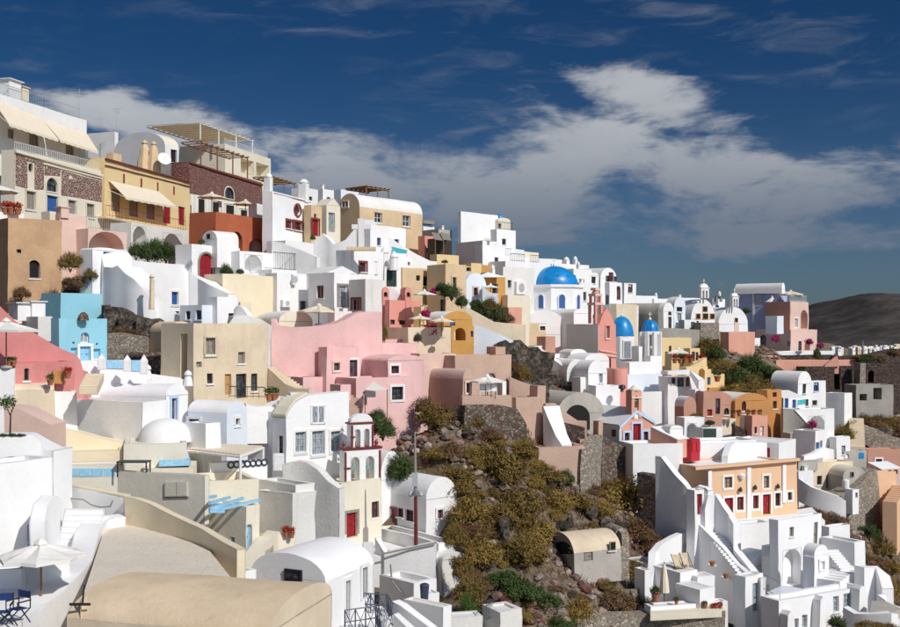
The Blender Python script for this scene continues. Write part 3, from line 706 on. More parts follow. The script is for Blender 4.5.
def dish(label, p, r=.5, az=.6):
    t = thing('satellite_dish', label, 'satellite dish', p, None); p = Vector(p); MB().tube(p, p + UP * .6, .03).build('post', 'steel', None, t)
    d = Vector((math.sin(az), -math.cos(az), .45)).normalized(); a = d.orthogonal().normalized(); b = d.cross(a); c = p + UP * .75; vs = []; fs = []; n = 16
    for j, (q, z) in enumerate(((.02, 0), (.5, .05), (.8, .12), (1, .2))):
        for i in range(n): th = 6.283 * i / n; vs.append(c + (a * math.cos(th) + b * math.sin(th)) * r * q + d * r * z)
    for j in range(3):
        for i in range(n): fs.append((j * n + i, j * n + (i + 1) % n, (j + 1) * n + (i + 1) % n, (j + 1) * n + i))
    MB().add(vs, fs).build('reflector', 'trim', None, t, True); MB().tube(c, c + d * r * .9, .015, n=4).build('feed_arm', 'steel', None, t)
def dome(root, c, r, h, mat, name='dome', n=40, ribs=0, rz=0., cross=True):
    prof = [(r * 1.04, -.06), (r * 1.04, .06)] + [(r * math.cos(math.pi / 2 * i / 14), .06 + h * math.sin(math.pi / 2 * i / 14)) for i in range(14)] + [(.05, h + .06)]
    o = MB().lathe(c, prof, n).build(name, mat, None, root, True); c = Vector(c)
    for k in range(ribs):
        th = 2 * math.pi * k / ribs + rz
        pts = [c + Vector((r * 1.01 * math.cos(math.pi / 2 * i / 10) * math.cos(th), r * 1.01 * math.cos(math.pi / 2 * i / 10) * math.sin(th), .06 + h * 1.01 * math.sin(math.pi / 2 * i / 10))) for i in range(11)]
        m = MB()
        for i in range(10): m.tube(pts[i], pts[i + 1], .05, n=5)
        m.build('rib', mat, o, root)
    if cross:
        t = c + UP * (h + .05); MB().lathe(t, [(.12, 0), (.16, .1), (.12, .22), (.03, .3)], 10).build('finial', 'white_paint', o, root)
        MB().box(t + Vector((-.03, -.03, .25)), (.06, 0, 0), (0, .06, 0), UP * .6).build('cross_post', 'white_paint', o, root); MB().box(t + Vector((-.2, -.025, .58)), (.4, 0, 0), (0, .05, 0), UP * .06).build('cross_arm', 'white_paint', o, root)
    return o
def archgate(mb, c, t, w, h, th, op, oh, n=10):
    """slab standing on point c, along t, width w, height h, thickness th, with arched openings op [(s0, s1)] of height oh"""
    t = Vector(t).normalized(); nn = Vector((t.y, -t.x, 0)); c = Vector(c); L = c - t * w / 2 - nn * -th / 2
    pt = lambda s, z, o=0: c + t * (s - w / 2) + UP * z + nn * (th / 2 - o)
    edges = [0.] + [q for o in op for q in o] + [w]
    for i in range(0, len(edges), 2):
        if edges[i + 1] - edges[i] > .01: mb.box(pt(edges[i], 0, th), t * (edges[i + 1] - edges[i]), nn * th, UP * oh)
    for s0, s1 in op:
        r = (s1 - s0) / 2; m = (s0 + s1) / 2; zs = oh - r; A = [(m - r * math.cos(math.pi * i / n), zs + r * math.sin(math.pi * i / n)) for i in range(n + 1)]
        for i in range(n):
            a, b = A[i], A[i + 1]; mb.prism([pt(a[0], a[1]), pt(b[0], b[1]), pt(b[0], oh + .001), pt(a[0], oh + .001)], -nn * th)
    if h > oh: mb.box(pt(0, oh, th), t * w, nn * th, UP * (h - oh))
def bell(root, p, r, mat='green_bell', parent=None): MB().lathe(Vector(p), [(r, 0), (r * .85, r * .3), (r * .6, r * 1.0), (r * .35, r * 1.5), (.02, r * 1.6)], 12).build('bell', mat, parent, root, True)
def belfry(name, label, c, t, w, h, mat='white', tiers=((2, .62), (1, .38)), trim=None, th=.55, root=None, bells=True):
    """bell gable: tiers of arched openings, narrower towards the top"""
    r = root or thing(name, label, 'bell tower', c); c = Vector(c); z = 0; t = Vector(t).normalized(); ww = w
    for k, (n, fr) in enumerate(tiers):
        hh = h * fr; mb = MB(); gap = ww / (n * 2 + 1) * .9; ow = (ww - gap * (n + 1)) / n; op = [(gap + (ow + gap) * i, gap + (ow + gap) * i + ow) for i in range(n)]
        archgate(mb, c + UP * z, t, ww, hh * .96, th * (1 - .15 * k), op, hh * .74); o = mb.build('arcade', mat, None, r)
        nn = Vector((t.y, -t.x, 0)); q = th * (1 - .15 * k) / 2 + .06
        cm = MB().box(c + UP * (z + hh * .96) - t * (ww / 2 + .1) - nn * q, t * (ww + .2), nn * q * 2, UP * hh * .07); cm.build('cornice', trim or mat, o, r)
        if trim:
            for s0 in (0, ww - .12): MB().box(c + UP * (z + .02) + t * (s0 - ww / 2) + nn * (q - .05), t * .12, nn * .05, UP * hh * .9).build('pilaster', trim, o, r)
            MB().box(c + UP * (z + hh * .40) - t * (ww / 2 + .05) + nn * (q - .055), t * gap, nn * .06, UP * .1).build('band', trim, o, r)
        if bells:
            for s0, s1 in op: bell(r, c + t * ((s0 + s1) / 2 - ww / 2) + UP * (z + hh * .36), ow * .26, parent=o)
        z += hh * 1.03
        if k + 1 < len(tiers):
            for sg in (-1, 1): MB().lathe(c + UP * z + t * sg * (ww / 2 - .12), [(.12, 0), (.08, .1), (.14, .22), (.02, .42)], 8).build('finial', trim or mat, o, r)
        ww *= .62
    tp = c + UP * z; cr = trim or 'white_paint'; mb = MB(); rr = ww / .62 / 2
    n = 8; mb.prism([tp + t * (-rr * math.cos(math.pi * i / n)) + UP * (rr * .7 * math.sin(math.pi * i / n)) - Vector((t.y, -t.x, 0)) * th * .3 for i in range(n + 1)], Vector((t.y, -t.x, 0)) * th * .6); mb.build('crest', mat, None, r)
    MB().box(tp + UP * rr * .7 - t * .03, t * .06, Vector((t.y, -t.x, 0)) * .06, UP * .6).build('cross_post', cr, None, r); MB().box(tp + UP * (rr * .7 + .35) - t * .18, t * .36, Vector((t.y, -t.x, 0)) * .05, UP * .06).build('cross_arm', cr, None, r)
    return r
def pergola(name, label, h, f, x0, x1, y_top, y_bot, out0, out1, mat='wood', nslat=9, cover=None, root=None, npost=4, slats_along=False):
    """post-and-beam shade in front of (or on) house h, between two columns of wall face f"""
    a, b = h.at(f, x0, y_top, out0), h.at(f, x1, y_top, out0); n = h.fr(f)[2]; z = a.z; b = Vector((b.x, b.y, z)); c, d = b + n * (out1 - out0), a + n * (out1 - out0)
    zb = h.zt - .3 if y_bot is None else h.at(f, x0, y_bot, out1).z; r = root or thing(name, label, 'pergola', Vector((d.x, d.y, zb)))
    for i in range(npost): p = d.lerp(c, i / (npost - 1)); MB().box(Vector((p.x - .07, p.y - .07, zb)), (.14, 0, 0), (0, .14, 0), UP * (z - zb)).build('post', mat, None, r)
    for p, q in ((a, b), (d, c)): MB().tube(p, q, .09, n=6).build('beam', mat, None, r)
    for i in range(nslat): p, q = a.lerp(b, i / (nslat - 1)), d.lerp(c, i / (nslat - 1)); MB().box(p + UP * .08 - n * .2, (q - p) + n * .4, (b - a).normalized() * .09, UP * .12).build('slat', mat, None, r)
    if cover:
        mb = MB().grid(a + UP * .24, b + UP * .24, c + UP * .2, d + UP * .2, 16, 5); mb.build('cover', cover, None, r, wob=.12)
    return r
def lounger(label, p, rz, group):
    t = thing('deck_chair', label, 'deck chair', p, group); p = Vector(p); c, s = math.cos(rz), math.sin(rz); X = Vector((c, s, 0)); Y = Vector((-s, c, 0))
    for k in (-.28, .28):
        q = p + Y * k
        MB().tube(q + X * -.55 + UP * .02, q + X * .55 + UP * .95, .025, n=5).build('back_rail', 'wood', None, t); MB().tube(q + X * .35 + UP * .02, q + X * -.6 + UP * .42, .025, n=5).build('seat_rail', 'wood', None, t)
    mb = MB(); pr = [(.52, .92), (.3, .6), (.08, .36), (-.15, .26), (-.38, .28), (-.58, .40)]
    for i in range(5): (a, za), (b, zb) = pr[i], pr[i + 1]; mb.grid(p + X * a + UP * za - Y * .25, p + X * b + UP * zb - Y * .25, p + X * b + UP * zb + Y * .25, p + X * a + UP * za + Y * .25)
    mb.build('sling', 'stripe_cloth', None, t)
def director_chair(label, p, rz, group):
    t = thing('folding_chair', label, 'chair', p, group); p = Vector(p); c, s = math.cos(rz), math.sin(rz); X = Vector((c, s, 0)); Y = Vector((-s, c, 0))
    for k in (-.26, .26):
        a, b = p + X * k - Y * .24, p + X * k + Y * .24
        MB().tube(a, p - X * k - Y * .24 + UP * .46, .022, n=5).build('leg', 'black_iron', None, t); MB().tube(b, p - X * k + Y * .24 + UP * .46, .022, n=5).build('leg', 'black_iron', None, t)
        MB().tube(a + UP * .46, a + UP * .68, .02, n=5).build('arm_post', 'black_iron', None, t); MB().tube(b + UP * .46, b + UP * .98, .02, n=5).build('back_post', 'black_iron', None, t)
        MB().box(a + UP * .68 - X * .03, X * .06, Y * .5, UP * .03).build('armrest', 'black_iron', None, t)
    MB().grid(p - X * .25 - Y * .22 + UP * .45, p + X * .25 - Y * .22 + UP * .45, p + X * .25 + Y * .22 + UP * .45, p - X * .25 + Y * .22 + UP * .45, 4, 4).build('seat', 'canvas_blue', None, t)
    MB().box(p - X * .27 + Y * .24 + UP * .74, X * .54, Y * .012, UP * .22).build('backrest', 'canvas_blue', None, t)

# ------------------------------------------------------------------ the land
def rock_mat():
    m, nt, b = mat_base('hillside'); b.inputs['Roughness'].default_value = .97; b.inputs['Specular IOR Level'].default_value = .1
    n1 = nz(nt, .16, 7, .65, coord='World'); n2 = nz(nt, 1.1, 7, .7, coord='World'); n3 = nz(nt, 4.5, 5, .7, coord='World')
    earth = mixc(nt, rmp(nt, n2, .35, .68), (.16, .11, .072), (.34, .26, .175)); rock = mixc(nt, rmp(nt, n2, .3, .7), (.17, .15, .13), (.40, .34, .265))
    c = mixc(nt, rmp(nt, n1, .46, .60), earth, rock); dry = nz(nt, .45, 6, .7, coord='World'); c = mixc(nt, rmp(nt, dry, .54, .68, 0, .7), c, (.21, .14, .055))
    c = mixc(nt, rmp(nt, n3, .3, .75, 0, .55), c, (.055, .042, .034)); nt.links.new(c, b.inputs['Base Color'])
    bump(nt, b, n3, .9, .25)
rock_mat()
def hill_mat():
    m, nt, b = mat_base('far_hill'); b.inputs['Roughness'].default_value = 1; b.inputs['Specular IOR Level'].default_value = 0
    n1 = nz(nt, .012, 8, .66, coord='World'); n2 = nz(nt, .09, 6, .7, coord='World')
    c = mixc(nt, rmp(nt, n1, .35, .65), (.040, .037, .038), (.115, .098, .09)); c = mixc(nt, rmp(nt, n2, .4, .7, 0, .6), c, (.030, .032, .030)); nt.links.new(c, b.inputs['Base Color'])
hill_mat()
def ssm(a, b, x): t = np.clip((x - a) / (b - a), 0, 1); return t * t * (3 - 2 * t)
_hg0 = hgt
def land(x, y):
    """height of the whole country: surveyed slope, plateau behind, cliff falling to the sea"""
    x = np.asarray(x, float); y = np.asarray(y, float); z = hgt(np.clip(x, -75, 125), np.clip(y, 22, 235))
    ridge = 150 + .5 * (x + 45)                       # line behind the last row of houses
    z = z - 4.3 * (1 - bare(x, y))
    back = ssm(0, 45, y - np.maximum(ridge, 112)); zp = -6 - 8 * ssm(180, 700, y)
    z = z * (1 - back) + np.minimum(zp, z) * back
    far = ssm(215, 330, y); z = z * (1 - far) + zp * far
    cliff = ssm(118, 220, x - .30 * np.maximum(0, y - 160)); z = z * (1 - cliff) + (-110) * cliff
    lft = ssm(70, 180, -x); z = z * (1 - lft) + (-8) * lft
    return z
def spaced(lo, hi, step, end_lo, end_hi):
    a = list(np.arange(lo, hi + .01, step)); s = step
    while a[-1] < end_hi: s *= 1.35; a.append(a[-1] + s)
    s = step
    while a[0] > end_lo: s *= 1.35; a.insert(0, a[0] - s)
    return np.array(a)
def inside(poly, x, y):
    c = False; j = len(poly) - 1
    for i in range(len(poly)):
        (a, b), (p, q) = poly[i], poly[j]
        if (b > y) != (q > y) and x < (p - a) * (y - b) / (q - b + 1e-9) + a: c = not c
        j = i
    return c
ROUGH = [([(425, 385), (545, 400), (600, 470), (690, 500), (660, 560), (640, 610), (790, 612), (820, 660), (440, 660), (474, 575), (470, 505), (440, 475), (405, 440), (372, 405)], 1.0),
         ([(780, 470), (830, 500), (860, 520), (900, 545), (930, 640), (870, 590), (850, 560), (830, 535), (800, 505)], .8), ([(845, 395), (930, 400), (930, 450), (850, 440)], .9),
         ([(100, 290), (150, 300), (160, 350), (100, 345)], 1.0), ([(60, 250), (110, 255), (110, 292), (40, 300)], .8), ([(520, 340), (562, 350), (600, 395), (622, 438), (600, 455), (560, 440), (520, 400)], 1.0), ([(690, 330), (800, 340), (790, 400), (715, 395)], .4), ([(840, 440), (930, 480), (930, 520), (860, 510)], .5)]
def town_drop():
    # built-up ground is dug away under the houses; only the bare slopes keep their full height
    gx = np.arange(-75, 123, 1.5); gy = np.arange(20, 222, 1.5); X, Y = np.meshgrid(gx, gy); Z = hgt(X, Y); A = 450 + X / Y * F; B = HZ - Z / Y * F; m = np.zeros_like(X)
    for j in range(X.shape[0]):
        for i in range(X.shape[1]):
            if any(inside(p, A[j, i], B[j, i]) for p, _ in ROUGH): m[j, i] = 1
    for _ in range(2): m = (m + np.roll(m, 1, 0) + np.roll(m, -1, 0) + np.roll(m, 1, 1) + np.roll(m, -1, 1)) / 5
    return m
TM = town_drop()
def bare(x, y):
    i = np.clip((np.asarray(x) + 75) / 1.5, 0, TM.shape[1] - 1.01); j = np.clip((np.asarray(y) - 20) / 1.5, 0, TM.shape[0] - 1.01); a = i.astype(int); b = j.astype(int); u = i - a; v = j - b
    return TM[b, a] * (1 - u) * (1 - v) + TM[b, a + 1] * u * (1 - v) + TM[b + 1, a] * (1 - u) * v + TM[b + 1, a + 1] * u * v
XS = spaced(-75, 122, 1.1, -5000, 5000); YS = spaced(20, 220, 1.1, -60, 7000)
GX, GY = np.meshgrid(XS, YS); GZ = land(GX, GY)
def rough(x, y): 
    v = Vector((x * .16, y * .16, 0)); q = Vector((x * .55, y * .55, 3))
    return mnoise.noise(v) * .7 + mnoise.noise(q) * .45
def build_land():
    nx, ny = len(XS), len(YS); vs = []
    for j in range(ny):
        for i in range(nx):
            x, y, z = XS[i], YS[j], GZ[j, i]
            r = rough(x, y) if -76 < x < 123 and 19 < y < 221 else 0
            vs.append((x, y, z - .75 + r))
    fs = [(j * nx + i, j * nx + i + 1, (j + 1) * nx + i + 1, (j + 1) * nx + i) for j in range(ny - 1) for i in range(nx - 1)]
    o = MB().add(vs, fs).build('terrain', 'hillside', smooth=True, sharp=180); o['kind'] = 'structure'
    # far hill
    hx = np.linspace(150, 1500, 130); hy = np.linspace(1000, 2300, 90); prof = [(150, -14), (330, -10), (440, 4), (505, 24), (540, 40), (565, 45), (610, 43), (680, 42), (780, 30), (950, 20), (1500, -10)]
    vs = []
    for y in hy:
        for x in hx:
            top = np.interp(x * 1500 / 1500, [p[0] for p in prof], [p[1] * 1.06 + 3 for p in prof]); k = max(0., 1 - abs(y - 1500) / (480 if y < 1500 else 700)); k = k * k * (3 - 2 * k)
            n = mnoise.fractal(Vector((x * .006, y * .006, 2)), .8, 2.1, 5) * 10 + mnoise.ridged_multi_fractal(Vector((x * .006, y * .003, 5)), .9, 2.0, 5, 1., 2.) * 8 - 11
            vs.append((x, y, -30 + (top + 30) * k + n * (.1 + .75 * k * (1 - .65 * k))))
    nx = len(hx); fs = [(j * nx + i, j * nx + i + 1, (j + 1) * nx + i + 1, (j + 1) * nx + i) for j in range(len(hy) - 1) for i in range(nx - 1)]
    o = MB().add(vs, fs).build('hill', 'far_hill', smooth=True, sharp=180); o['kind'] = 'structure'
build_land()
def scatter(n, fn, seed):
    rng = random.Random(seed); done = 0
    X = [rng.uniform(-45, 110) for _ in range(n)]; Y = [rng.uniform(40, 190) for _ in range(n)]; Z = land(np.array(X), np.array(Y))
    for x, y, z in zip(X, Y, Z):
        a, b = 450 + x / y * F, HZ - z / y * F
        for poly, dn in ROUGH:
            if inside(poly, a, b):
                if rng.random() < dn: fn(rng, x, y, z - .75 + rough(x, y))
                break
def scree():
    mb = MB(); ico = [(0, 0, 1), (.9, 0, .4), (.28, .85, .45), (-.72, .53, .42), (-.72, -.53, .45), (.28, -.85, .4), (.72, .53, -.45), (-.28, .85, -.45), (-.9, 0, -.4), (-.28, -.85, -.45), (.72, -.53, -.4), (0, 0, -1)]
    fc = [(0, 1, 2), (0, 2, 3), (0, 3, 4), (0, 4, 5), (0, 5, 1), (1, 6, 2), (2, 7, 3), (3, 8, 4), (4, 9, 5), (5, 10, 1), (6, 7, 2), (7, 8, 3), (8, 9, 4), (9, 10, 5), (10, 6, 1)]
    def put(rng, x, y, z):
        if mnoise.noise(Vector((x * .22, y * .22, 9))) < -.02: return
        s = .10 + .34 * rng.random() ** 3; a = rng.uniform(0, 6.28); c, d = math.cos(a), math.sin(a); q = [rng.uniform(.65, 1.3) for _ in range(3)]
        mb.add([(x + (vx * q[0] * c - vy * q[1] * d) * s, y + (vx * q[0] * d + vy * q[1] * c) * s, z + s * .2 + vz * q[2] * s * .7) for vx, vy, vz in ico], fc)
    scatter(190000, put, 3)
    o = mb.build('scree', 'stone_bits'); o['kind'] = 'stuff'; tag(o, 'loose red and grey stones strewn over the rocky slope', 'stones')
    gb = MB()
    def tuft(rng, x, y, z):
        if mnoise.noise(Vector((x * .15, y * .15, 4))) < -.12: return
        for _ in range(5):
            a = rng.uniform(0, 6.28); h = rng.uniform(.2, .55); l = rng.uniform(.1, .35); w = .035; p = Vector((x + rng.gauss(0, .18), y + rng.gauss(0, .18), z - .05)); s = Vector((-math.sin(a), math.cos(a), 0)) * w
            gb.poly([p - s, p + s, p + Vector((math.cos(a) * l, math.sin(a) * l, h))])
    scatter(110000, tuft, 5)
    o = gb.build('dry_grass', 'leaf_rust'); o['kind'] = 'stuff'; tag(o, 'dry brown grass tufts covering the rocky slope', 'grass')
scree()

# ================================================================== upper street, far end of the slope's top
O(0, 80)
# stone mansion with cream ground floor
h = stone = H('mansion', 'mansion with dark red stone upper wall, cream ground floor and arched blue door', 'house', 5, 66, 458, 312, 640, 74, 'cream_pale', d=90)
for x0, y0, x1, y1 in ((118, 500, 158, 580), (305, 540, 340, 600), (388, 556, 420, 616)): h.o('w', x0, y0, x1, y1, 'shut', 's', sur='cream_pale')
h.o('w', 208, 440, 256, 500, 'blackw', 'as', sur='cream_pale'); h.o('d', 210, 520, 258, 628, 'bluesh', 's', sur='cream_pale')
h.o('w', 128, 374, 149, 412, 'void', 'o')
h.strip('cornice', 66, 312, 458, 424, 'cream_pale', 14, .18); h.strip('string_course', 190, 372, 458, 440, 'cream_pale', 7, .10)
h.panel('stone_facing', [(70, 330), (122, 347), (122, 484), (70, 470)], 'red_stone', .03); h.panel('stone_facing', [(156, 358), (196, 370), (196, 490), (156, 488)], 'red_stone', .03)
h.panel('stone_facing', [(274, 405), (455, 455), (455, 545), (274, 516)], 'red_stone', .03); h.panel('stone_facing', [(200, 382), (270, 402), (270, 432), (200, 425)], 'red_stone', .03); h.panel('stone_facing', [(122, 348), (156, 358), (156, 370), (122, 362)], 'red_stone', .03)
h.rail('R', .02, .98, .7, 'white_paint', .2)
# upper storey with awnings, set back on the mansion's roof
O(0, 80)
u = H('penthouse', 'white roof storey with two slanting cream awnings above the stone mansion', 'house', None, -70, 390, 40, 360, 74, 'white', d=91, l=8, sink=1.0)
for x0, y0, x1, y1 in ((35, 222, 62, 262), (132, 238, 172, 292), (293, 280, 330, 335)): u.o('d', x0, y0, x1, y1, 'wood', '')
u.awning([(-40, 80), (186, 172)], [(40, 195), (262, 266)], 2.0); u.awning([(190, 176), (388, 238)], [(268, 266), (440, 320)], 2.0)
u.rail('R', .02, .55, .95, 'grey_paint', .15); u.rail('R', .57, .93, .95, 'grey_paint', .15); u.chimney(.3, .5, 1.6, 1.6, 'white', 'gable', 'stair_head'); u.chimney(.45, .6, .9, 1.5, 'cream', 'gable', 'tank_house')
# parasol and planters at street edge
O(0, 200)
umbrella('white parasol shading flower boxes beside the stone mansion', P(-12, 64, 86), 1.7, 2.3, 'canvas_white')
for i, x in enumerate((22, 50, 80)): pot_plant('red flowering plant in a box before the stone mansion', P(x, 62 + i * 2, 85), .9, 'green', 'flower pots before the mansion', True)
H('planter_wall', 'white planter wall at the foot of the stone mansion', 'wall', None, -20, 108, 52, 84, 40, 'white', d=84.5, l=1.2, sink=1.5, par=.1)
# grey block and vaulted house behind
O(0, 80)
H('plain_house', 'plain white block behind the yellow house, blank shaded side', 'house', 395, 512, 530, 232, 420, 70, 'white', d=132)
h = H('vaulted_house', 'tall white vaulted house with blank shaded end behind the yellow house', 'house', 512, 738, 800, 290, 420, 62, 'white', 'vaultR', d=126, rise=68, rmat='cream_pale')
h.o('w', 764, 312, 792, 370, 'void', '')
antenna('thin antenna on the vaulted house roof', h.roofpt(.0, .95, 2.5), 2.4); antenna('thin antenna above the white penthouse', u.roofpt(.98, .3), 3)
dish('white satellite dish above the yellow house cornice', P(735, 388, 112), .7)
O(0, 80)
for i, (x, y, w_, h_) in enumerate(((648, 395, 34, 108), (688, 400, 34, 104))):
    t = thing('chimney', ('pair of ochre tapering chimneys on the yellow house roof', 'pair of ochre tapering chimneys on the yellow house roof')[i], 'chimney', P(x, y, 113) - UP, 'ochre chimneys on the yellow house')
    MB().lathe(P(x, y, 113) - UP, [(.75, 0), (.75, 1.6), (.5, 2.4), (.45, 3.0), (.2, 3.5)], 8).build('stack', 'ochre_pale', None, t, True); MB().lathe(P(x, y, 113) + UP * 2.5, [(.3, 0), (.34, .1), (.1, .35)], 8).build('cap', 'ochre_pale', None, t)
H('roof_block', 'small ochre block with old chimneys on the yellow house roof', 'roof block', None, 505, 545, 325, 390, 70, 'ochre_pale', d=107, l=2, sink=.8, par=.1); H('roof_block', 'flat grey roof room beside the ochre chimneys', 'roof block', 715, 850, 852, 365, 430, 70, 'concrete', d=121, w=.8)
# yellow house
O(0, 80)
y = H('yellow_house', 'yellow house with red brown mouldings, awning and red balcony', 'house', None, 470, 850, 348, 720, 76, 'yellow', d=102.5, l=9)
for x0, y0, x1, y1 in ((500, 492, 540, 588), (577, 528, 620, 612), (657, 546, 695, 622)): y.o('d', x0, y0, x1, y1, 'wood', '')
for x0, y0, x1, y1 in ((733, 562, 766, 642), (800, 568, 828, 650)): y.o('d', x0, y0, x1, y1, 'redsh', '')
y.strip('cornice', 470, 350, 850, 456, 'trim_red', 6, .2); y.strip('string_course', 470, 380, 850, 476, 'trim_red', 4, .1)
for x in (552, 630, 703, 776): y.strip('pilaster', x, 400 + (x - 470) * .25, x + 5, 402 + (x - 470) * .25, 'trim_red', 40, .06)
y.awning([(488, 450), (712, 500)], [(562, 524), (790, 566)], 1.6)
O(0, 200)
a, b = y.at('R', 476, 72, 1.0), y.at('R', 832, 138, 1.0); n = y.nR
bl = MB().prism([a, b, b - n * 1.0, a - n * 1.0], UP * -.2).build('balcony', 'yellow', None, y.root); railing(a + UP * .02, b + UP * .02, 1.0, 'red', y.root, 28, 'balcony_railing', bl)
ha = H('arcade_house', 'white arched basement under the red balcony of the yellow house', 'house', None, 585, 845, 100, 300, 70, 'white_old', d=97, l=4, sink=1.5)
ha.o('h', 596, 120, 655, 262, 'void', 'a'); ha.o('h', 730, 152, 812, 262, 'void', 'a')
for q in ((610, 250, 46, 'green'), (665, 262, 60, 'green'), (745, 265, 62, 'green'), (700, 215, 34, 'bright')): bush('leafy green shrub with broad crown below the yellow house', q[0], q[1], q[2], q[3], q[2] * 1.5, d=94, group='shrubs below the yellow house')
bush('magenta bougainvillea hanging beside the terracotta terrace', 822, 212, 14, 'green', d=95)
bush('small green bush in the planter by the arched basement', 845, 285, 28, 'bright', d=92)
# brick mansion with pergola, cream upper block
O(180, 100)
c = H('upper_house', 'cream upper house with two dark loggias and reed roof terrace', 'house', 0, 200, 407, 198, 420, 72, 'cream_pale', d=141)
c.o('h', 272, 268, 330, 330, 'void', ''); c.o('h', 341, 287, 398, 345, 'void', ''); c.rail('R', .02, .95, .8, 'white_paint', .2)
pergola('reed_canopy', 'reed covered canopy over the cream house roof terrace', c, 'R', -150, 100, 122, None, -8, -.3, 'white_paint', 12, 'reed', npost=4)
b = H('brick_mansion', 'dark red brick mansion with arched window and cream base behind the terracotta terrace', 'house', None, 42, 368, 276, 560, 74, 'red_brick', d=119, l=7)
b.o('w', 200, 392, 240, 442, 'blackw', 'as', sur='cream_pale')
b.panel('cream_base', [(44, 420), (366, 478), (366, 545), (44, 530)], 'cream_pale', .03)
for x0, y0, x1, y1 in ((82, 442, 108, 512), (146, 456, 172, 520), (206, 470, 240, 528), (272, 492, 299, 540)): b.panel('window', [(x0, y0), (x1, y0 + 4), (x1, y1), (x0, y1)], 'dark_void', .05); b.panel('surround', [(x0 - 9, y0 - 12), (x1 + 9, y0 - 7), (x1 + 9, y0 - 2), (x0 - 9, y0 - 6)], 'trim', .1)
for x in (50, 70, 118, 136, 186): b.panel('pilaster', [(x, 424 + (x - 44) * .2), (x + 9, 425 + (x - 44) * .2), (x + 9, 530), (x, 530)], 'white', .05)
b.strip('cornice', 42, 276, 368, 378, 'trim_red', 8, .15)
pergola('timber_pergola', 'brown timber pergola with braced posts on the brick mansion roof', b, 'R', 10, 225, 196, None, -2.6, -.3, 'wood', 10, npost=4)
pergola('reed_canopy', 'low reed shade beside the brick mansion roof', b, 'R', 330, 430, 352, None, -3, -.3, 'wood', 6, 'reed', npost=3)
t = H('terracotta_terrace', 'terracotta red terrace block with arches at its foot', 'terrace', 40, 160, 412, 500, 672, 62, 'terracotta', d=98, par=.5)
t.o('h', 310, 622, 392, 690, 'void', 'a'); t.o('h', 232, 590, 280, 690, 'void', 'a')
umbrella('beige parasol standing by the arched window of the brick mansion', t.roofpt(.18, .55, -.5), 1.25, 2.4, 'canvas'); umbrella('beige parasol at the low end of the terracotta terrace', t.roofpt(.75, .5, -.5), 1.15, 2.2, 'canvas')
H('plain_house', 'small white block between brick mansion and white house with porthole', 'house', None, 340, 415, 462, 560, 70, 'white', d=104, l=4)
g = H('white_house', 'white house with round red porthole and three small red windows', 'house', 368, 412, 592, 408, 640, 70, 'white_clean', d=101)
g.o('w', 513, 470, 541, 518, 'red', 'os', sur='trim_red'); g.o('w', 475, 540, 502, 576, 'red', 's', sur='trim_red'); g.o('w', 512, 546, 546, 584, 'red', 's', sur='trim_red'); g.o('w', 552, 553, 564, 574, 'red', '')
g.strip('red_band', 420, 416, 592, 460, 'trim_red', 3, .03); g.chimney(.85, .3, .8, 1.6, 'white'); g.chimney(.1, .8, .6, 1.4, 'white')
h = H('narrow_house', 'narrow sand coloured house with tall red door', 'house', None, 590, 636, 470, 630, 62, 'ochre_pale', d=106, l=6); h.o('d', 592, 536, 622, 608, 'redsh', 's', sur='trim_red'); h.o('w', 603, 510, 614, 532, 'void')
h = H('gabled_house', 'sandy grey house with pointed gable and small round vent', 'house', 600, 655, 718, 470, 640, 52, 'cream_pale', 'gableL', d=108, rise=34); h.o('d', 664, 505, 692, 590, 'grey', '')
# white roofscape behind
H('plain_house', 'white cube on the skyline behind the house with porthole', 'house', 570, 640, 690, 398, 520, 50, 'white_clean', d=136); H('plain_house', 'white skyline cube with brown pergola poles beside it', 'house', 690, 720, 800, 400, 520, 50, 'white_blue', d=140)
H('plain_house', 'pale flat roofed block beyond the brick mansion on the skyline', 'house', 500, 560, 620, 392, 500, 60, 'white', d=133)
# ochre vaulted house on the skyline
o = H('vaulted_house', 'ochre house with pale barrel roof and two small grid windows', 'house', 708, 806, 1086, 478, 660, 50, 'ochre_pale', 'vaultR', d=112, rise=64, rmat='roof_white')
o.o('w', 726, 452, 757, 482, 'glass', 'a')
O(360, 180)
o.o('w', 64, 146, 98, 192, 'glass', 's', sur='ochre_pale'); o.o('w', 190, 160, 224, 208, 'glass', 's', sur='ochre_pale')
pergola('reed_canopy', 'reed roofed shade above the ochre vaulted house', o, 'R', -60, 40, 44, None, -7, -4, 'wood', 6, 'reed', npost=3)
# old orange block, pink terrace
O(0, 200)
h = H('ruined_house', 'weathered orange plaster block with ragged dark window hole', 'house', -2, 36, 276, 78, 440, 40, 'old_orange', d=80.5, l=7, cell=.9, wob=.09)
h.o('w', 131, 268, 180, 352, 'void', 'a'); h.o('w', 76, 220, 98, 239, 'void', '')
h = H('pink_terrace', 'pale pink terrace block standing above the blue shuttered white wall', 'terrace', 250, 268, 396, 62, 300, 52, 'pink_pale', d=85.5); h.chimney(.15, .4, .7, .5, 'pink_pale', 'gable')
h = H('arched_terrace', 'pale pink terrace with wide dark arch and grey balustrade', 'terrace', None, 394, 568, 128, 270, 60, 'pink_pale', d=86, l=5, par=.1); h.o('h', 398, 140, 556, 262, 'void', 'as', sur='pinkish_brown'); h.rail('R', .0, .9, 1.0, 'grey_paint', .15)
H('plinth', 'pale grey plinth block between the pink terrace and the mansion', 'wall', None, 225, 270, 52, 130, 60, 'cream_pale', d=87, l=2)
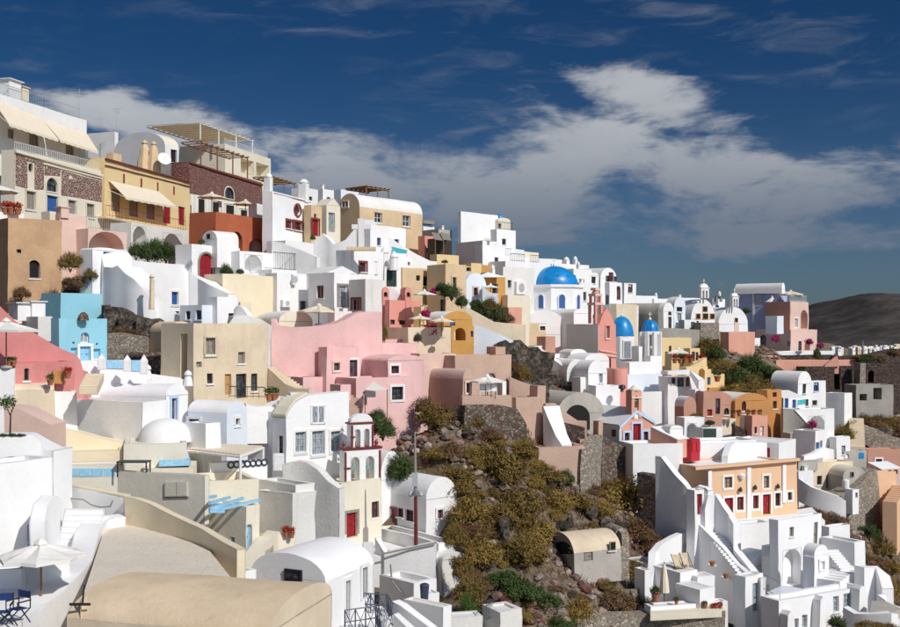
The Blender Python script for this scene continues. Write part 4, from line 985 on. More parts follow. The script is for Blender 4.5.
for q in ((315, 300, 60, 'olive', 75), (345, 385, 60, 'rust', 60), (405, 345, 42, 'olive', 45), (300, 370, 30, 'rust', 30), (95, 430, 52, 'rust', 52), (545, 605, 70, 'rust', 45), (620, 600, 40, 'rust', 30)): bush('dry brown bush on rough ground near the orange block', q[0], q[1], q[2], q[3], q[4], d=80 if q[1] < 450 else 76, group='dry bushes near the orange block')
# white wall with blue shutters stepping down
H('white_house', 'long white house with two small dark blue windows stepping down the slope', 'house', None, 505, 905, 262, 540, 66, 'white_clean', d=82, l=6).o('w', 660, 362, 690, 416, 'bluesh', 's').o('w', 768, 412, 797, 470, 'bluesh', 's').o('w', 785, 500, 803, 526, 'blue')
h = H('gatehouse', 'rounded white gate wall with louvred blue door', 'wall', None, 412, 530, 222, 420, 62, 'white_clean', 'vaultL', d=80, l=1.2, rise=14); h.o('d', 463, 232, 506, 302, 'bluesh')
ribwall('buttress_wall', 'scalloped white buttress wall stepping down below the blue door', 'wall', [(408, 225, 380), (440, 218, 400), (456, 255, 430), (464, 300, 440), (500, 304, 470), (525, 294, 480), (560, 330, 500), (600, 355, 520), (640, 400, 530), (668, 440, 535), (700, 500, 540)], 'white_clean', 2.2, 1.0)
ribwall('curved_wall', 'smooth white curved stair wall below the blue windows', 'wall', [(690, 432, 520), (720, 445, 525), (760, 480, 530), (810, 528, 540)], 'white_clean', .5, 1.0)
t = thing('drain_pipe_post', 'short weathered stone post on the white stair wall', 'post', P(680, 490, 77)); MB().lathe(P(680, 490, 77), [(.22, 0), (.16, 1.2), (.14, 2.2), (.2, 2.25), (.05, 2.45)], 8).build('shaft', 'tan', None, t)
h = H('low_house', 'low white blue house with three small dark windows', 'house', 806, 905, 940, 470, 570, 58, 'white_blue', d=77.5, w=4, par=.2)
O(180, 220)
h.o('w', 25, 408, 46, 446, 'green', '', 'L'); h.o('w', 70, 404, 101, 447, 'blue', '', 'L'); h.o('w', 125, 402, 151, 450, 'blue', '', 'L')
h = H('white_house', 'white house ending in a curved wall with one dark window', 'house', None, 165, 262, 345, 470, 50, 'white_clean', d=78, l=6); h.o('w', 215, 418, 241, 456, 'dark')
ribwall('curved_wall', 'white curved wall sweeping down past the red arched door', 'wall', [(40, 235, 300, 84), (80, 262, 330, 84), (130, 290, 350, 83), (215, 330, 400, 82.5)], 'white_clean', 1.2, 2)
ribwall('curved_wall', 'rounded grey white wall lobe beside the cream wall', 'wall', [(240, 400, 480, 77.4), (255, 383, 480, 77.2), (275, 390, 480, 77.1), (305, 430, 490, 76.8), (330, 470, 500, 76.6)], 'white', .6, 1)
# red arched door and small vault
h = H('white_house', 'white house with arched dark red door and little vaulted dormer', 'house', None, 52, 268, 108, 290, 58, 'white_clean', d=90, l=6); h.o('d', 86, 150, 150, 272, 'redsh', 'as', sur='weathered')
v = H('dormer_vault', 'small white vaulted dormer above the arched red door', 'dormer', 100, 165, 262, 84, 130, 48, 'white', 'vaultR', d=91.5, rise=40, rmat='roof_white', sink=1.5); v.o('w', 122, 62, 140, 86, 'void')
h = H('arched_shed', 'white flat roofed shed with black arched entrance', 'house', None, 266, 426, 138, 250, 56, 'white_clean', d=92, l=5); h.o('h', 291, 158, 366, 236, 'void', 'as', sur='weathered')
for q in ((205, 248, 34, 'green', 60), (270, 235, 22, 'green', 24), (595, 82, 16, 'bright', 24), (95, 100, 18, 'bright', 24)): bush('clipped green bush in a pot by a white doorway', q[0], q[1], q[2], q[3], q[4], d=88.5, group='green bushes by white doorways')
h = H('cream_wall', 'large blank cream wall below the arched red door', 'wall', None, 190, 436, 240, 455, 50, 'cream', d=84, l=5)
H('plinth', 'small cream step block against the blank cream wall', 'wall', None, 270, 318, 370, 440, 50, 'cream', d=82, l=2, par=.05)
h = H('white_house', 'white block with air conditioner and small dark window', 'house', None, 434, 582, 236, 440, 46, 'white', d=87.5, l=6); h.o('w', 538, 362, 573, 404, 'dark'); ac_unit(h, 450, 358, 492, 390); ac_unit(h, 496, 244, 512, 290)
h = H('white_house', 'white corner house with red window and tall glazed door', 'house', 578, 690, 762, 236, 430, 48, 'white_clean', d=86, par=.2); h.o('w', 613, 293, 643, 350, 'red', ''); h.o('d', 710, 294, 750, 390, 'white', 's', sur='weathered')
H('roof_lantern', 'small white pyramid roof lantern on the corner house', 'roof lantern', None, 655, 800, 236, 250, 48, 'white_clean', 'gableL', d=88, rise=34, l=4)
h = H('white_house', 'small white cube with red framed window and coursed whitewashed side', 'house', 755, 830, 905, 266, 430, 44, 'white_old', d=84.5, par=.2); h.o('w', 772, 355, 808, 405, 'red', 's', sur='trim_red')
H('white_house', 'white terrace block with black iron railing', 'house', None, 412, 622, 222, 260, 56, 'white_clean', d=93, l=6, par=.1).rail('R', .05, .72, 1.5, 'black_iron', .1)
ribwall('sloping_wall', 'white sloping parapet wall descending beside the house with porthole', 'wall', [(412, 95, 220, 96), (450, 100, 225, 96), (530, 130, 230, 95.5), (612, 165, 235, 95)], 'white', .8, 2)
H('white_house', 'broad white house wall stepping below the sandy gabled house', 'house', None, 470, 800, 92, 230, 58, 'white_clean', d=99, l=5)
h = H('white_house', 'white house with single small red window below the white cross', 'house', 700, 728, 905, 134, 260, 50, 'white_clean', d=94); h.o('w', 803, 190, 834, 236, 'red', 's', sur='trim')
ribwall('curved_wall', 'cream edged white wall curving up to the cross', 'wall', [(600, 95, 200, 97), (640, 60, 200, 97), (690, 110, 200, 96.5), (740, 90, 200, 96.5), (790, 30, 200, 96.5)], 'white', .8, 2)
t = thing('wall_cross', 'white masonry cross standing on a white wall', 'cross', P(812, 120, 92.5)); q = P(812, 122, 92.5)
MB().box(q - Vector((.25, .2, 0)), (.5, 0, 0), (0, .4, 0), UP * 2.4).build('post', 'white', None, t); MB().box(q + Vector((-.8, -.18, 1.5)), (1.6, 0, 0), (0, .36, 0), UP * .4).build('arm', 'white', None, t); MB().box(q + Vector((-1.2, -.4, -.3)), (2.4, 0, 0), (0, .8, 0), UP * .3).build('base', 'roof_tan', None, t)
H('white_house', 'white block stepping down under the ochre vaulted house', 'house', None, 850, 1010, 20, 200, 52, 'white_clean', d=101, l=6)
umbrella('large beige parasol on the terrace beside the corner house', P(622, 472, 82), 1.6, 1.5, 'canvas')
H('vaulted_house', 'low cream vault beside the beige parasol', 'house', None, 440, 592, 455, 500, 30, 'cream_pale', 'vaultL', d=81, l=5, rise=48, rmat='white')
for i in range(4): H('low_wall', 'low white rubble wall piece beside the parasol terrace', 'wall', None, 690 + i * 20, 712 + i * 20, 395 + (i % 2) * 14, 470, 40, 'white_old', d=81 + i * .3, l=.8, par=.05, group='low wall pieces by the parasol terrace')

# ================================================================== middle and foot of the slope, near side
O(0, 200)
h = H('cyan_house', 'plain upper cube of the sky cyan house', 'house', 182, 272, 456, 415, 545, 52, 'cyan', off=1.5)
h = H('cyan_house', 'sky cyan house with arched white window and pale blue doors', 'house', 228, 264, 479, 530, 740, 52, 'cyan', off=-.5)
O(0, 320)
h.o('w', 360, 55, 399, 103, 'white', 'a'); h.o('d', 357, 118, 406, 185, 'sky', 's'); h.o('w', 316, 124, 345, 160, 'sky', ''); h.o('w', 420, 130, 450, 172, 'sky', ''); h.o('w', 323, 96, 334, 108, 'void', 'o'); h.o('w', 430, 102, 440, 114, 'void', 'o')
O(0, 200)
for x in (372,): t = thing('roof_vent', 'small brown rubble heap on the cyan roof step', 'vent', P(x, 538, h.d + 1)); MB().lathe(P(x, 540, h.d + 1), [(.35, 0), (.3, .3), (.1, .5)], 7).build('cone', 'rubble', None, t, wob=.06)
w = H('white_house', 'white block with capped twin chimneys beside the cyan house', 'house', 52, 170, 236, 520, 690, 45, 'white_old', off=0)
w.chimney(.1, .6, 1.3, .8, 'white', 'gable'); w.chimney(.75, .5, .9, .9, 'white', 'gable')
# rose pink sweep
O(0, 320)
rw = ribwall('rose_house', 'sweeping rose pink house wall falling in a long curve', 'house', [(-60, -115, 280), (0, -62, 285), (60, -5, 290), (110, 35, 292), (160, 62, 294), (240, 112, 296), (300, 140, 298), (338, 152, 300), (360, 180, 302), (375, 225, 303), (396, 285, 305)], 'rose', 5.0, 1.0, cell=.8, wob=.08)
d0 = dep(120, 290)
hr = H('rose_house', 'rose pink lower wall with small arched niche and flower ledge', 'house', None, 68, 330, 190, 320, 30, 'rose', off=-.5, l=3, par=.1); hr.o('w', 107, 216, 131, 272, 'void', 'a')
pot_plant('red flowering pot on the rose pink ledge', P(226, 292, hr.d - .6), .55, 'bright', 'pots on the rose pink ledge'); pot_plant('large green potted plant on the rose pink ledge', P(303, 262, hr.d + .4), .6, 'green', 'pots on the rose pink ledge', True)
H('planter_box', 'terracotta box between two pots on the rose pink ledge', 'planter', None, 238, 290, 230, 262, 25, 'orange', d=hr.d + .4, l=.5, sink=.3, par=.05)
umbrella('square white parasol against the rose pink wall', P(28, 215, hr.d - 1), 1.7, 2.45, 'canvas_white', 4, .7); umbrella('second white parasol overlapping the one by the rose wall', P(-30, 150, hr.d + 3), 1.5, 2.2, 'canvas_white', 4, .5)
h = H('white_house', 'pale grey white block below the parasol on the rose terrace', 'house', None, -10, 68, 218, 320, 20, 'white', off=-1, l=3, par=.15); 
d1 = dep(60, 200)
for i in range(2): pot_plant('small palm pot in the dark doorway under the white parasol', P(40 + i * 22, 205, hr.d - .5), .45, 'green', 'pots under the white parasol')
h = H('garden_wall', 'white wall with pale blue gate panels and pointed posts before the cyan house', 'wall', None, 362, 660, 185, 262, 20, 'white_clean', off=-1.2, l=1, par=.1)
h.panel('gate_panel', [(478, 178), (560, 184), (560, 218), (478, 216)], 'sky_blue', .06); h.panel('gate_panel', [(590, 180), (636, 182), (636, 232), (590, 228)], 'sky_blue', .06)
for i, (x, y_, yb) in enumerate(((455, 150, 215), (570, 156, 222), (645, 155, 235))): 
    t = thing('gate_post', 'white pointed gate post beside the pale blue panels', 'gate post', P(x, yb, h.d - .4), 'white pointed gate posts'); k = h.d / F / 4.48; q = P(x, yb + 8, h.d - .4)
    MB().lathe(q, [(.26, 0), (.26, (yb - y_) * k * .75), (.02, (yb + 8 - y_) * k)], 4, R(45)).build('post', 'white_clean', None, t)
stairs('stairs', 'flight of sand coloured steps beside the rose pink wall', P(395, 305, hr.d - 1), P(425, 240, hr.d + 2), .95, 7, 'sand', solid=.35)
# tan house with dark door
O(160, 360)
t = H('tan_house', 'tan plaster house with black double door and small shuttered windows', 'house', 5, 150, 482, -165, 178, 50, 'tan', off=0, rmat='roof_tan', wob=.08)
for q in ((212, 62, 237, 106, 'dark'), (410, 62, 438, 140, 'dark'), (164, 10, 188, 33, 'shut'), (348, -35, 378, 16, 'shut')): t.o('w', *q, flags='')
t.o('d', 292, 62, 320, 152, 'owood', ''); t.o('d', 343, 62, 388, 170, 'dark', '')
O(180, 220); t.o('w', 115, 528, 156, 603, 'shut', 's', sur='tan'); t.o('h', 2, 510, 34, 720, 'void', '', 'L')
ribwall('eroded_wall', 'crumbling whitewashed rubble wall above the tan house', 'wall', [(205, 480, 560, 75), (240, 430, 560, 75), (300, 425, 560, 75.5), (360, 440, 600, 76), (412, 470, 600, 76.2)], 'white_old', 2.5, 1, wob=.2)
H('curved_vault', 'tan curved vault lip over the tan house garage', 'house', None, -50, 62, 500, 540, 40, 'roof_tan', 'vaultL', d=73.5, l=4, rise=48)
O(160, 360)
stairs('stairs', 'tan outside staircase climbing the end of the tan house', P(640, 145, 71.5), P(480, 30, 73.5), 1.1, 12, 'tan'); ribwall('stair_wall', 'tan curved stair parapet beside the outside staircase', 'wall', [(470, 25, 160, 72.5), (510, 60, 170, 72), (560, 105, 170, 71.3), (610, 125, 175, 70.8), (665, 128, 180, 70.5)], 'tan', .4, 1.5)
for i, x in enumerate((490, 515)): pot_plant('dark shrub in a tub by the tan house door', P(x, 182, 69), .8, 'green', 'tubs by the tan house')
o_ = thing('handrail', 'low dark handrail along the tan house terrace', 'railing', P(310, 160, 68.5)); railing(P(310, 168, 68.5), P(470, 172, 69.5), .7, 'black_iron', o_, 6)
# pale terraces and vaulted houses below
O(0, 320)
H('boulder_wall', 'grey boulder wall beside the tan house garage', 'wall', None, 640, 750, 165, 250, 40, 'rubble', 'vaultL', d=72, l=4, rise=22, wob=.2)
ribwall('stone_wall', 'grey dry stone retaining wall beside the cyan house', 'wall', [(478, 60, 180, 75), (540, 55, 180, 75), (600, 65, 180, 75), (660, 75, 180, 75)], 'pale_rubble', 1.0, 1, wob=.15); ribwall('stone_wall', 'upper grey rock retaining wall above the cyan house', 'wall', [(455, -60, 60, 77), (520, -30, 60, 77), (600, -5, 60, 76.5), (690, 0, 70, 76)], 'rockface', 1.5, 1.5, wob=.25, cell=.5)
ribwall('white_terrace', 'broad white sloping terrace parapet below the tan house', 'wall', [(400, 240, 300), (450, 228, 302), (520, 226, 305), (650, 238, 310), (800, 258, 320), (900, 300, 330), (1010, 345, 345), (1110, 385, 365)], 'white_clean', 3.0, 1.0)
v = H('vaulted_house', 'long low white vault with arched gable and narrow blue grey door', 'house', 330, 742, 842, 342, 455, 66, 'white_clean', 'vaultL', off=0, rise=52, rmat='white_clean'); v.o('d', 768, 350, 791, 452, 'lilac', 's', sur='trim_blue'); v.o('w', 343, 343, 430, 372, 'shut', 's', sur='trim_blue')
for i, (x, y0) in enumerate(((310, 330), (842, 290), (660, 262))):
    t = thing('chimney', 'little white chimney with flared cap on the pale terraces', 'chimney', P(x, y0, 62 + 2 * i), 'little white chimneys'); MB().lathe(P(x, y0 + 6, 62 + 2 * i), [(.3, 0), (.25, .35), (.17, .6), (.25, .64), (.2, .8), (.06, .92)], 8).build('stack', 'white_clean', None, t)
H('sand_bench', 'rounded sand coloured bench roof below the rose pink wall', 'roof', None, 38, 246, 315, 350, 22, 'sand', 'vaultR', l=2.2, rise=26, sink=1)
g = H('blank_house', 'large blank white house, long shaded side and bright narrow end', 'house', 55, 636, 748, 368, 545, 62, 'white', off=2, par=.2)
H('white_house', 'flat white roof step between the vault and blank house', 'house', None, 230, 345, 322, 380, 25, 'white_clean', l=4, off=0, par=.1)
t = thing('tree', 'small dark leafed tree on a bare twisted stem', 'tree', P(45, 505, 47)); q = P(45, 510, 47)
MB().tube(q, q + Vector((.03, 0, .9)), .045, .03).build('trunk', 'dark_wood', None, t); mb = MB(); leaves(mb, q + Vector((-.1, 0, 1.3)), .42, 700, .045, random.Random(4), .9, .3); mb.build('crown', 'leaf_green', None, t)
for s_ in (-.5, .45): MB().tube(q + UP * .8, q + Vector((s_ * .5, .05, 1.3)), .025, .01).build('branch', 'dark_wood', t.children[0], t)
for i in range(3): bush('dark low plant on the white roof beside the twisted tree', 15 + i * 38, 512, 26, 'green', 16, d=46, group='low plants by the twisted tree')
ribwall('pink_sand_wall', 'sloping pinkish sand wall with cable beside the twisted tree', 'wall', [(20, 390, 510, 52), (90, 400, 510, 52), (160, 435, 520, 52), (230, 470, 530, 52)], 'pink_pale', 2.0, 1)
# cream curved roof wall
O(0, 430)
ribwall('cream_roof_wall', 'cream curved roof wall rising to a rounded crest', 'wall', [(130, 20, 160, 57), (190, -10, 160, 57), (240, -25, 158, 57), (300, -2, 156, 57.3), (400, 25, 152, 57.6), (480, 45, 150, 58), (560, 62, 148, 58.3)], 'cream', 2.2, 1.2)
H('cream_house', 'low cream roof ledge under the curved cream wall', 'roof', None, 240, 552, 100, 175, 15, 'cream', l=4, d=55.5, par=.1)
hd = H('domed_house', 'cream cube carrying a smooth white dome', 'house', None, 552, 838, 64, 210, 14, 'grey_cream', l=5.5, d=56, par=.1)
c0 = hd.roofpt(.66, .5, -.1); dome(hd.root, c0, 121 * hd.k * 1.05, 98 * hd.k, 'white', 'dome', 36, cross=False)
bw = H('garden_bench_wall', 'cream low wall with pale blue cupboard doors', 'wall', None, 240, 550, 160, 290, 12, 'grey_cream', l=1.5, d=53.5, par=.1)
for x0 in (302, 357, 412, 467): bw.panel('cupboard_door', [(x0, 172), (x0 + 51, 171), (x0 + 51, 206), (x0, 208)], 'sky_blue', .05)
tb = thing('table', 'small black metal table on the cream terrace', 'table', P(600, 208, bw.d + .5)); q = P(600, 206, bw.d + .5)
MB().cbox(q + UP * .72, .75, .4, .03).build('table_top', 'black_iron', None, tb)
for sx in (-.7, .7):
    for sy in (-.35, .35): MB().cbox(q + Vector((sx, sy, .35)), .03, .03, .36).build('leg', 'black_iron', None, tb)
cb = H('cream_house', 'big grey cream house wall with closed double hatch', 'house', 515, 915, 938, 208, 560, 66, 'grey_cream', d=52, par=.2)
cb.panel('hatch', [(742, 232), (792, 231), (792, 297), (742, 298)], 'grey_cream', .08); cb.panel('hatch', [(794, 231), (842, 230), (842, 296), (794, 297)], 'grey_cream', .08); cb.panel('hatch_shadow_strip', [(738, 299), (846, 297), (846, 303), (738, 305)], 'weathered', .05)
H('cream_house', 'low cream roof wall behind the house with hatch', 'house', None, 632, 870, 172, 260, 10, 'cream_pale', d=54.5, l=3, par=.15)
bt = H('serving_hatch', 'pale blue and wood counter on the cream roof', 'counter', None, 718, 850, 134, 160, 10, 'sky_blue', d=56, l=1, sink=.0, par=.05, rmat='wood')
# white house at the edge, stairs
wm = H('white_house', 'rounded bright white house with small lilac framed window', 'house', None, -120, 236, 165, 560, 58, 'white_clean', d=43.5, l=6, par=.4, cell=.7, wob=.07); wm.o('w', 140, 432, 188, 492, 'lilac', 's', sur='lilac')
ribwall('parapet', 'white rounded roof parapet with scooped notch', 'wall', [(-20, 25, 150, 48), (60, 20, 150, 48.2), (150, 22, 150, 48.4), (180, 50, 150, 48.5), (200, 90, 150, 48.5), (238, 92, 150, 48.4)], 'white_clean', 1.5, 4, cell=.5)
ribwall('white_buttress', 'smooth white curved buttress beside the white stairs', 'wall', [(200, 420, 600, 43.8), (215, 330, 600, 44.3), (250, 292, 600, 45), (272, 310, 600, 45.5)], 'white_clean', .6, 1, cell=.4)
ribwall('cable_wall', 'white wall in shade with loose cables and cream edge', 'wall', [(258, 255, 400, 50.5), (330, 258, 400, 50.2), (420, 275, 400, 49.8), (500, 292, 400, 49.4), (556, 302, 400, 49)], 'white', .4, 1, cap='cream')
cbm = thing('cable', 'loose grey cable drooping along the white wall', 'cable', P(280, 295, 49.9)); m = MB(); cp = [(275, 292), (330, 308), (370, 310), (410, 335), (450, 345), (495, 342), (505, 315)]
for i in range(len(cp) - 1): m.tube(P(*cp[i], 49.9 - .2 * i), P(*cp[i + 1], 49.9 - .2 * (i + 1)), .03, n=5)
m.build('strand', 'weathered', None, cbm)
stairs('stairs', 'white plastered stairs curving up between white walls', P(322, 650, 44.2), P(380, 352, 48.4), 1.7, 11, 'white_clean', side=(1, 0, 0))
O(0, 507, 5.22)
ribwall('stair_parapet', 'broad cream white parapet sweeping down beside the stairs', 'wall', [(652, 52, 640, 48.2), (600, 58, 640, 48), (560, 72, 640, 47.6), (525, 120, 640, 46), (505, 200, 640, 44), (480, 280, 640, 42), (420, 350, 640, 40), (340, 430, 640, 38.3), (220, 520, 640, 36.3), (60, 622, 660, 34)][::-1], 'white_clean', 1.0, 2.0, cell=.35)
deck('rough_roof', 'rough cream plastered roof behind the sand vault', 'roof', [(560, 70), (640, 60), (662, 88), (870, 130), (1060, 185), (1200, 360), (1160, 395), (660, 370), (480, 440), (420, 500)], -8.6, 'cream_rough', 1.5)
O(0, 430)
ribwall('cream_parapet', 'cream parapet wall bordering the rough cream roof', 'wall', [(556, 300, 420, 48.6), (600, 308, 425, 48.2), (660, 328, 440, 47.5), (740, 368, 460, 46.3), (820, 405, 485, 45.2), (900, 442, 515, 44), (1000, 500, 560, 42), (1062, 535, 600, 40.6)], 'cream', .35, 2.5, cell=.6)
O(0, 507, 5.22)
umbrella('pale open parasol over the terrace at the stair foot', P(214, 500, 37.5), 1.5, 2.05, 'canvas_white', 8, .25)
zf = P(0, 615, 34).z
deck('lower_terrace', 'white terrace floor under the pale parasol', 'terrace', [(-400, 760), (40, 640), (330, 440), (380, 395), (60, 380), (-300, 380)], zf, 'white_clean', .6)
H('low_wall', 'white wall behind the terrace parasol', 'wall', None, -100, 118, 330, 560, 10, 'white_clean', d=38.6, l=.6, par=.05); H('low_wall', 'white corner wall beside the terrace parasol', 'wall', 112, 215, 390, 300, 560, 55, 'white', d=39, w=1.2, par=.05)
for i, (x, y0, a) in enumerate(((95, 612, -.5), (15, 625, .2))): q = P(x, y0, 34.2 - .4 * i); q.z = zf + .01; director_chair('black folding chair with dark blue canvas on the white terrace', q, a, 'blue canvas chairs on the terrace')
lp = thing('wall_lamp', 'thin black upturned lamp post on the cream parapet', 'lamp', P(430, 512, 34.6)); q = P(430, 512, 34.6)
MB().tube(q, q + Vector((.06, 0, .65)), .035, .025).build('post', 'black_iron', None, lp); MB().tube(q + Vector((-.4, 0, .03)), q + Vector((.25, 0, .03)), .045).build('base', 'black_iron', None, lp)
# sand vault in the foreground
O(160, 487)
sv = H('vaulted_house', 'large sand coloured barrel roof with rounded end', 'house', -420, 490, 772, 655, 900, 75, 'sand', 'vaultL', d=33, rise=110, rmat='roof_tan', cell=.8, rim=None)
H('sand_block', 'small sand block at the end of the sand barrel roof', 'house', None, 690, 768, 530, 700, 60, 'sand', d=37, l=1.5, par=.1)
# white vaulted house with dark window
vh = H('vaulted_house', 'white barrel vaulted house with dark framed window in its shaded gable', 'house', 405, 738, 955, 425, 760, 64, 'white_clean', 'vaultR', d=47, rise=112, rmat='white_clean', cell=.8)
vh.o('w', 562, 367, 639, 450, 'blackw', '')
O(320, 487)
vh.o('d', 114, 418, 134, 605, 'grey', 's'); vh.o('d', 189, 340, 210, 500, 'grey', 's')
hs = ribwall('eave_wall', 'white wall continuing below the vaulted house eave', 'wall', [(235, 245, 640, 53.5), (242, 260, 640, 54.5)], 'white_clean', .5, 1)
# landings with dark blue railings
for i, (x0, y0, x1, y1, d_, lab) in enumerate(((190, 575, 300, 580, 50, 'upper dark blue crossed railing on the stair landing'), (112, 660, 250, 640, 46, 'lower dark blue crossed railing by the vaulted house'))):
    a, b = P(x0, y0, d_), P(x1, y1, d_ + .6); r = thing('iron_railing', lab, 'railing', a)
    c_ = b + Vector((.35, -1.6, 0))
    for p, q in ((a, b), (b, c_)):
        for z in (0, .5, 1.0): MB().tube(p + UP * (z + .02), q + UP * (z + .02), .03, n=5).build('rail', 'blue_iron', None, r)
        for k in range(3): s0, s1 = p.lerp(q, k / 3), p.lerp(q, (k + 1) / 3); MB().tube(s0, s0 + UP * 1.02, .03, n=5).build('post', 'blue_iron', None, r); MB().tube(s0, s1 + UP, .018, n=4).build('brace', 'blue_iron', None, r); MB().tube(s1, s0 + UP, .018, n=4).build('brace', 'blue_iron', None, r)
    H('landing', ('white stair landing under the upper dark blue railing', 'white stair landing under the lower dark blue railing')[i], 'landing', None, x0 - 6, x1 + 6, y0 + 2, y0 + 60, 12, 'white_clean', d=d_ - .3, l=1.6, par=.02)
ribwall('stair_wall', 'white sloping stair wall running down from the landing', 'wall', [(320, 510, 640, 52.5), (360, 530, 650, 52), (420, 575, 660, 51.5), (500, 635, 700, 51)], 'white_clean', .5, 1); ribwall('stair_wall', 'outer white stair wall below the crossed railings', 'wall', [(290, 600, 700, 49.5), (330, 570, 700, 49.5), (400, 640, 700, 48.8)], 'white', .4, 1)
# houses around the church
O(160, 360)
a = H('vaulted_house', 'white vaulted house with one tiny window in its rounded gable', 'house', 125, 298, 391, 238, 410, 66, 'white_blue', 'vaultL', off=.5, rise=52, rmat='white_clean'); a.o('w', 337, 262, 356, 290, 'wood', 's'); a.o('w', 126, 264, 176, 284, 'bluesh', 's')
H('white_house', 'white block wedged behind the small white dome', 'house', 110, 205, 222, 285, 420, 50, 'white_clean', off=-1.5)
H('white_house', 'white wall block with wine red hatch between two houses', 'house', 388, 508, 560, 232, 420, 55, 'white', off=2).o('w', 392, 372, 411, 392, 'redsh')
bh = H('white_house', 'large white house with four tall grey windows', 'house', 503, 562, 848, 262, 460, 50, 'white_clean', 'none', off=1.5)
bh.o('w', 605, 322, 653, 413, 'grey', 's'); bh.o('w', 680, 317, 736, 424, 'grey', 's'); bh.o('w', 764, 318, 811, 408, 'grey', 's'); bh.o('d', 529, 340, 549, 438, 'wine', '')
pts = [bh.at('R', x, y_) for x, y_ in ((562, 262), (580, 225), (605, 192), (635, 172), (662, 160), (847, 141), (847, 262))]
MB().prism(pts, bh.tL * bh.l).build('upper_wall', 'white_clean', None, bh.root); pw = bh.panel('window', [(680, 209), (731, 208), (731, 278), (680, 279)], 'curtained', .03)
for q in ([(674, 202), (737, 201), (737, 208), (674, 209)], [(674, 279), (737, 278), (737, 286), (674, 287)], [(672, 202), (680, 202), (680, 286), (672, 286)], [(731, 202), (739, 202), (739, 286), (731, 286)], [(703, 209), (708, 209), (708, 279), (703, 279)]): bh.panel('frame', q, 'trim', .07, parent=pw)
MB().prism([p + UP * .02 for p in pts[:5]] + [p + UP * .22 for p in pts[:5]][::-1], bh.tL * bh.l).build('roof_rim', 'cream_pale', None, bh.root)
for i in range(5): t = thing('roof_stone', 'white stepped stone on the ramp up to the big house roof', 'stone', P(540 + i * 16, 218 - i * 13, bh.d + 2), 'stepped roof stones'); MB().cbox(P(540 + i * 16, 218 - i * 13, bh.d + 2), .35, .5, .3, .3).build('block', 'white_old', None, t)
ribwall('roof_ramp', 'white curved roof ramp between the houses', 'wall', [(385, 195, 300, 66), (430, 210, 300, 66.5), (480, 205, 300, 67), (530, 215, 300, 67.5), (600, 165, 300, 68.5)], 'white', 1.6, 1)
# canopy pergola
pg = thing('canopy', 'beige slatted canopy on white posts over the terrace', 'canopy', P(365, 575, 56)); A = [P(125, 396, 58), P(205, 374, 61), P(462, 398, 60), P(360, 430, 55.5)]; zc = sum(p.z for p in A) / 4
A = [Vector((p.x, p.y, zc + (p.z - zc) * .25)) for p in A]
for i in range(14): f0, f1 = i / 14, (i + .8) / 14; MB().prism([A[0].lerp(A[3], f0), A[0].lerp(A[3], f1), A[1].lerp(A[2], f1), A[1].lerp(A[2], f0)], UP * .08).build('slat', 'canvas', None, pg)
for p, q in ((A[0], A[3]), (A[1], A[2]), (A[3], A[2])): MB().tube(p - UP * .06, q - UP * .06, .07, n=6).build('beam', 'trim', None, pg)
for p in (A[3], A[2], A[0]): MB().tube(p, p - UP * 3.2, .07).build('post', 'white_paint', None, pg)
fr = H('low_wall', 'white low wall with dark ring pattern frieze under the canopy', 'wall', None, 225, 482, 462, 520, 20, 'white_clean', off=.5, l=.6, par=.05)
for i in range(7): q = fr.at('R', 318 + i * 25, 470 - i * 2, .03); m = MB(); e = fr.tR; m.add([q + (e * math.cos(k * .524) + UP * math.sin(k * .524)) * (.2 if k2 else .11) for k2 in (0, 1) for k in range(12)], [(k, (k + 1) % 12, 12 + (k + 1) % 12, 12 + k) for k in range(12)]); m.build('ring', 'blue_iron', None, fr.root)
for i in range(8): q = P(512 + i * 5, 492, 63); 
pf = thing('picket_fence', 'short white picket fence beside the church wall', 'fence', P(508, 495, 63.5))
for i in range(8): MB().box(P(508 + i * 5.5, 495, 63.5 + i * .05), (.12, 0, 0), (0, .05, 0), UP * 1.0).build('picket', 'white_paint', None, pf)
H('cream_house', 'low cream roof terrace wall under the canopy', 'house', None, 220, 445, 545, 640, 25, 'cream_pale', d=53.5, l=4, par=.5); H('cream_house', 'cream terrace parapet with raised rim beside the church', 'house', 445, 605, 692, 558, 700, 45, 'white_old', d=55.5, par=.55, wob=.12, cell=.7); H('white_house', 'small white roof block on the rimmed terrace', 'house', None, 505, 572, 562, 600, 30, 'white', d=57.5, l=1.2, par=.1)
ribwall('church_wall', 'beige white buttress wall curving down beside the bell church', 'wall', [(545, 470, 620, 60.5), (580, 462, 620, 60.5), (610, 455, 620, 60.5), (650, 460, 625, 60.3), (700, 490, 640, 60), (750, 545, 650, 59.5), (800, 578, 660, 59.2)], 'white_old', .6, 3.5, wob=.1)
O(160, 487)
H('white_house', 'white block with pale blue arched door under the blue beams', 'house', 218, 382, 446, 90, 300, 55, 'cream_pale', d=51.5, par=.1).o('d', 385, 168, 410, 275, 'sky', 'a', 'R').o('w', 318, 222, 336, 262, 'sky', '', 'L')
bp = thing('blue_beams', 'pale blue painted pergola beams against the cream house', 'pergola', P(220, 110, 50))
for i, (x0, y0, x1, y1) in enumerate(((222, 46, 250, 40), (222, 72, 312, 46), (222, 98, 372, 50), (222, 110, 446, 58))): MB().tube(P(x0, y0, 50.2), P(x1, y1, 52.5), .09, n=4).build('beam', 'sky_blue', None, bp)
MB().tube(P(222, 108, 50), P(290, 108, 50.2), .1, n=4).build('crossbeam', 'sky_blue', None, bp)
lm = H('old_white_house', 'eroded white wall with peeling brown patches and flower pots', 'house', 440, 590, 700, 30, 300, 50, 'white_old', d=55, wob=.2, cell=.6, par=.2)
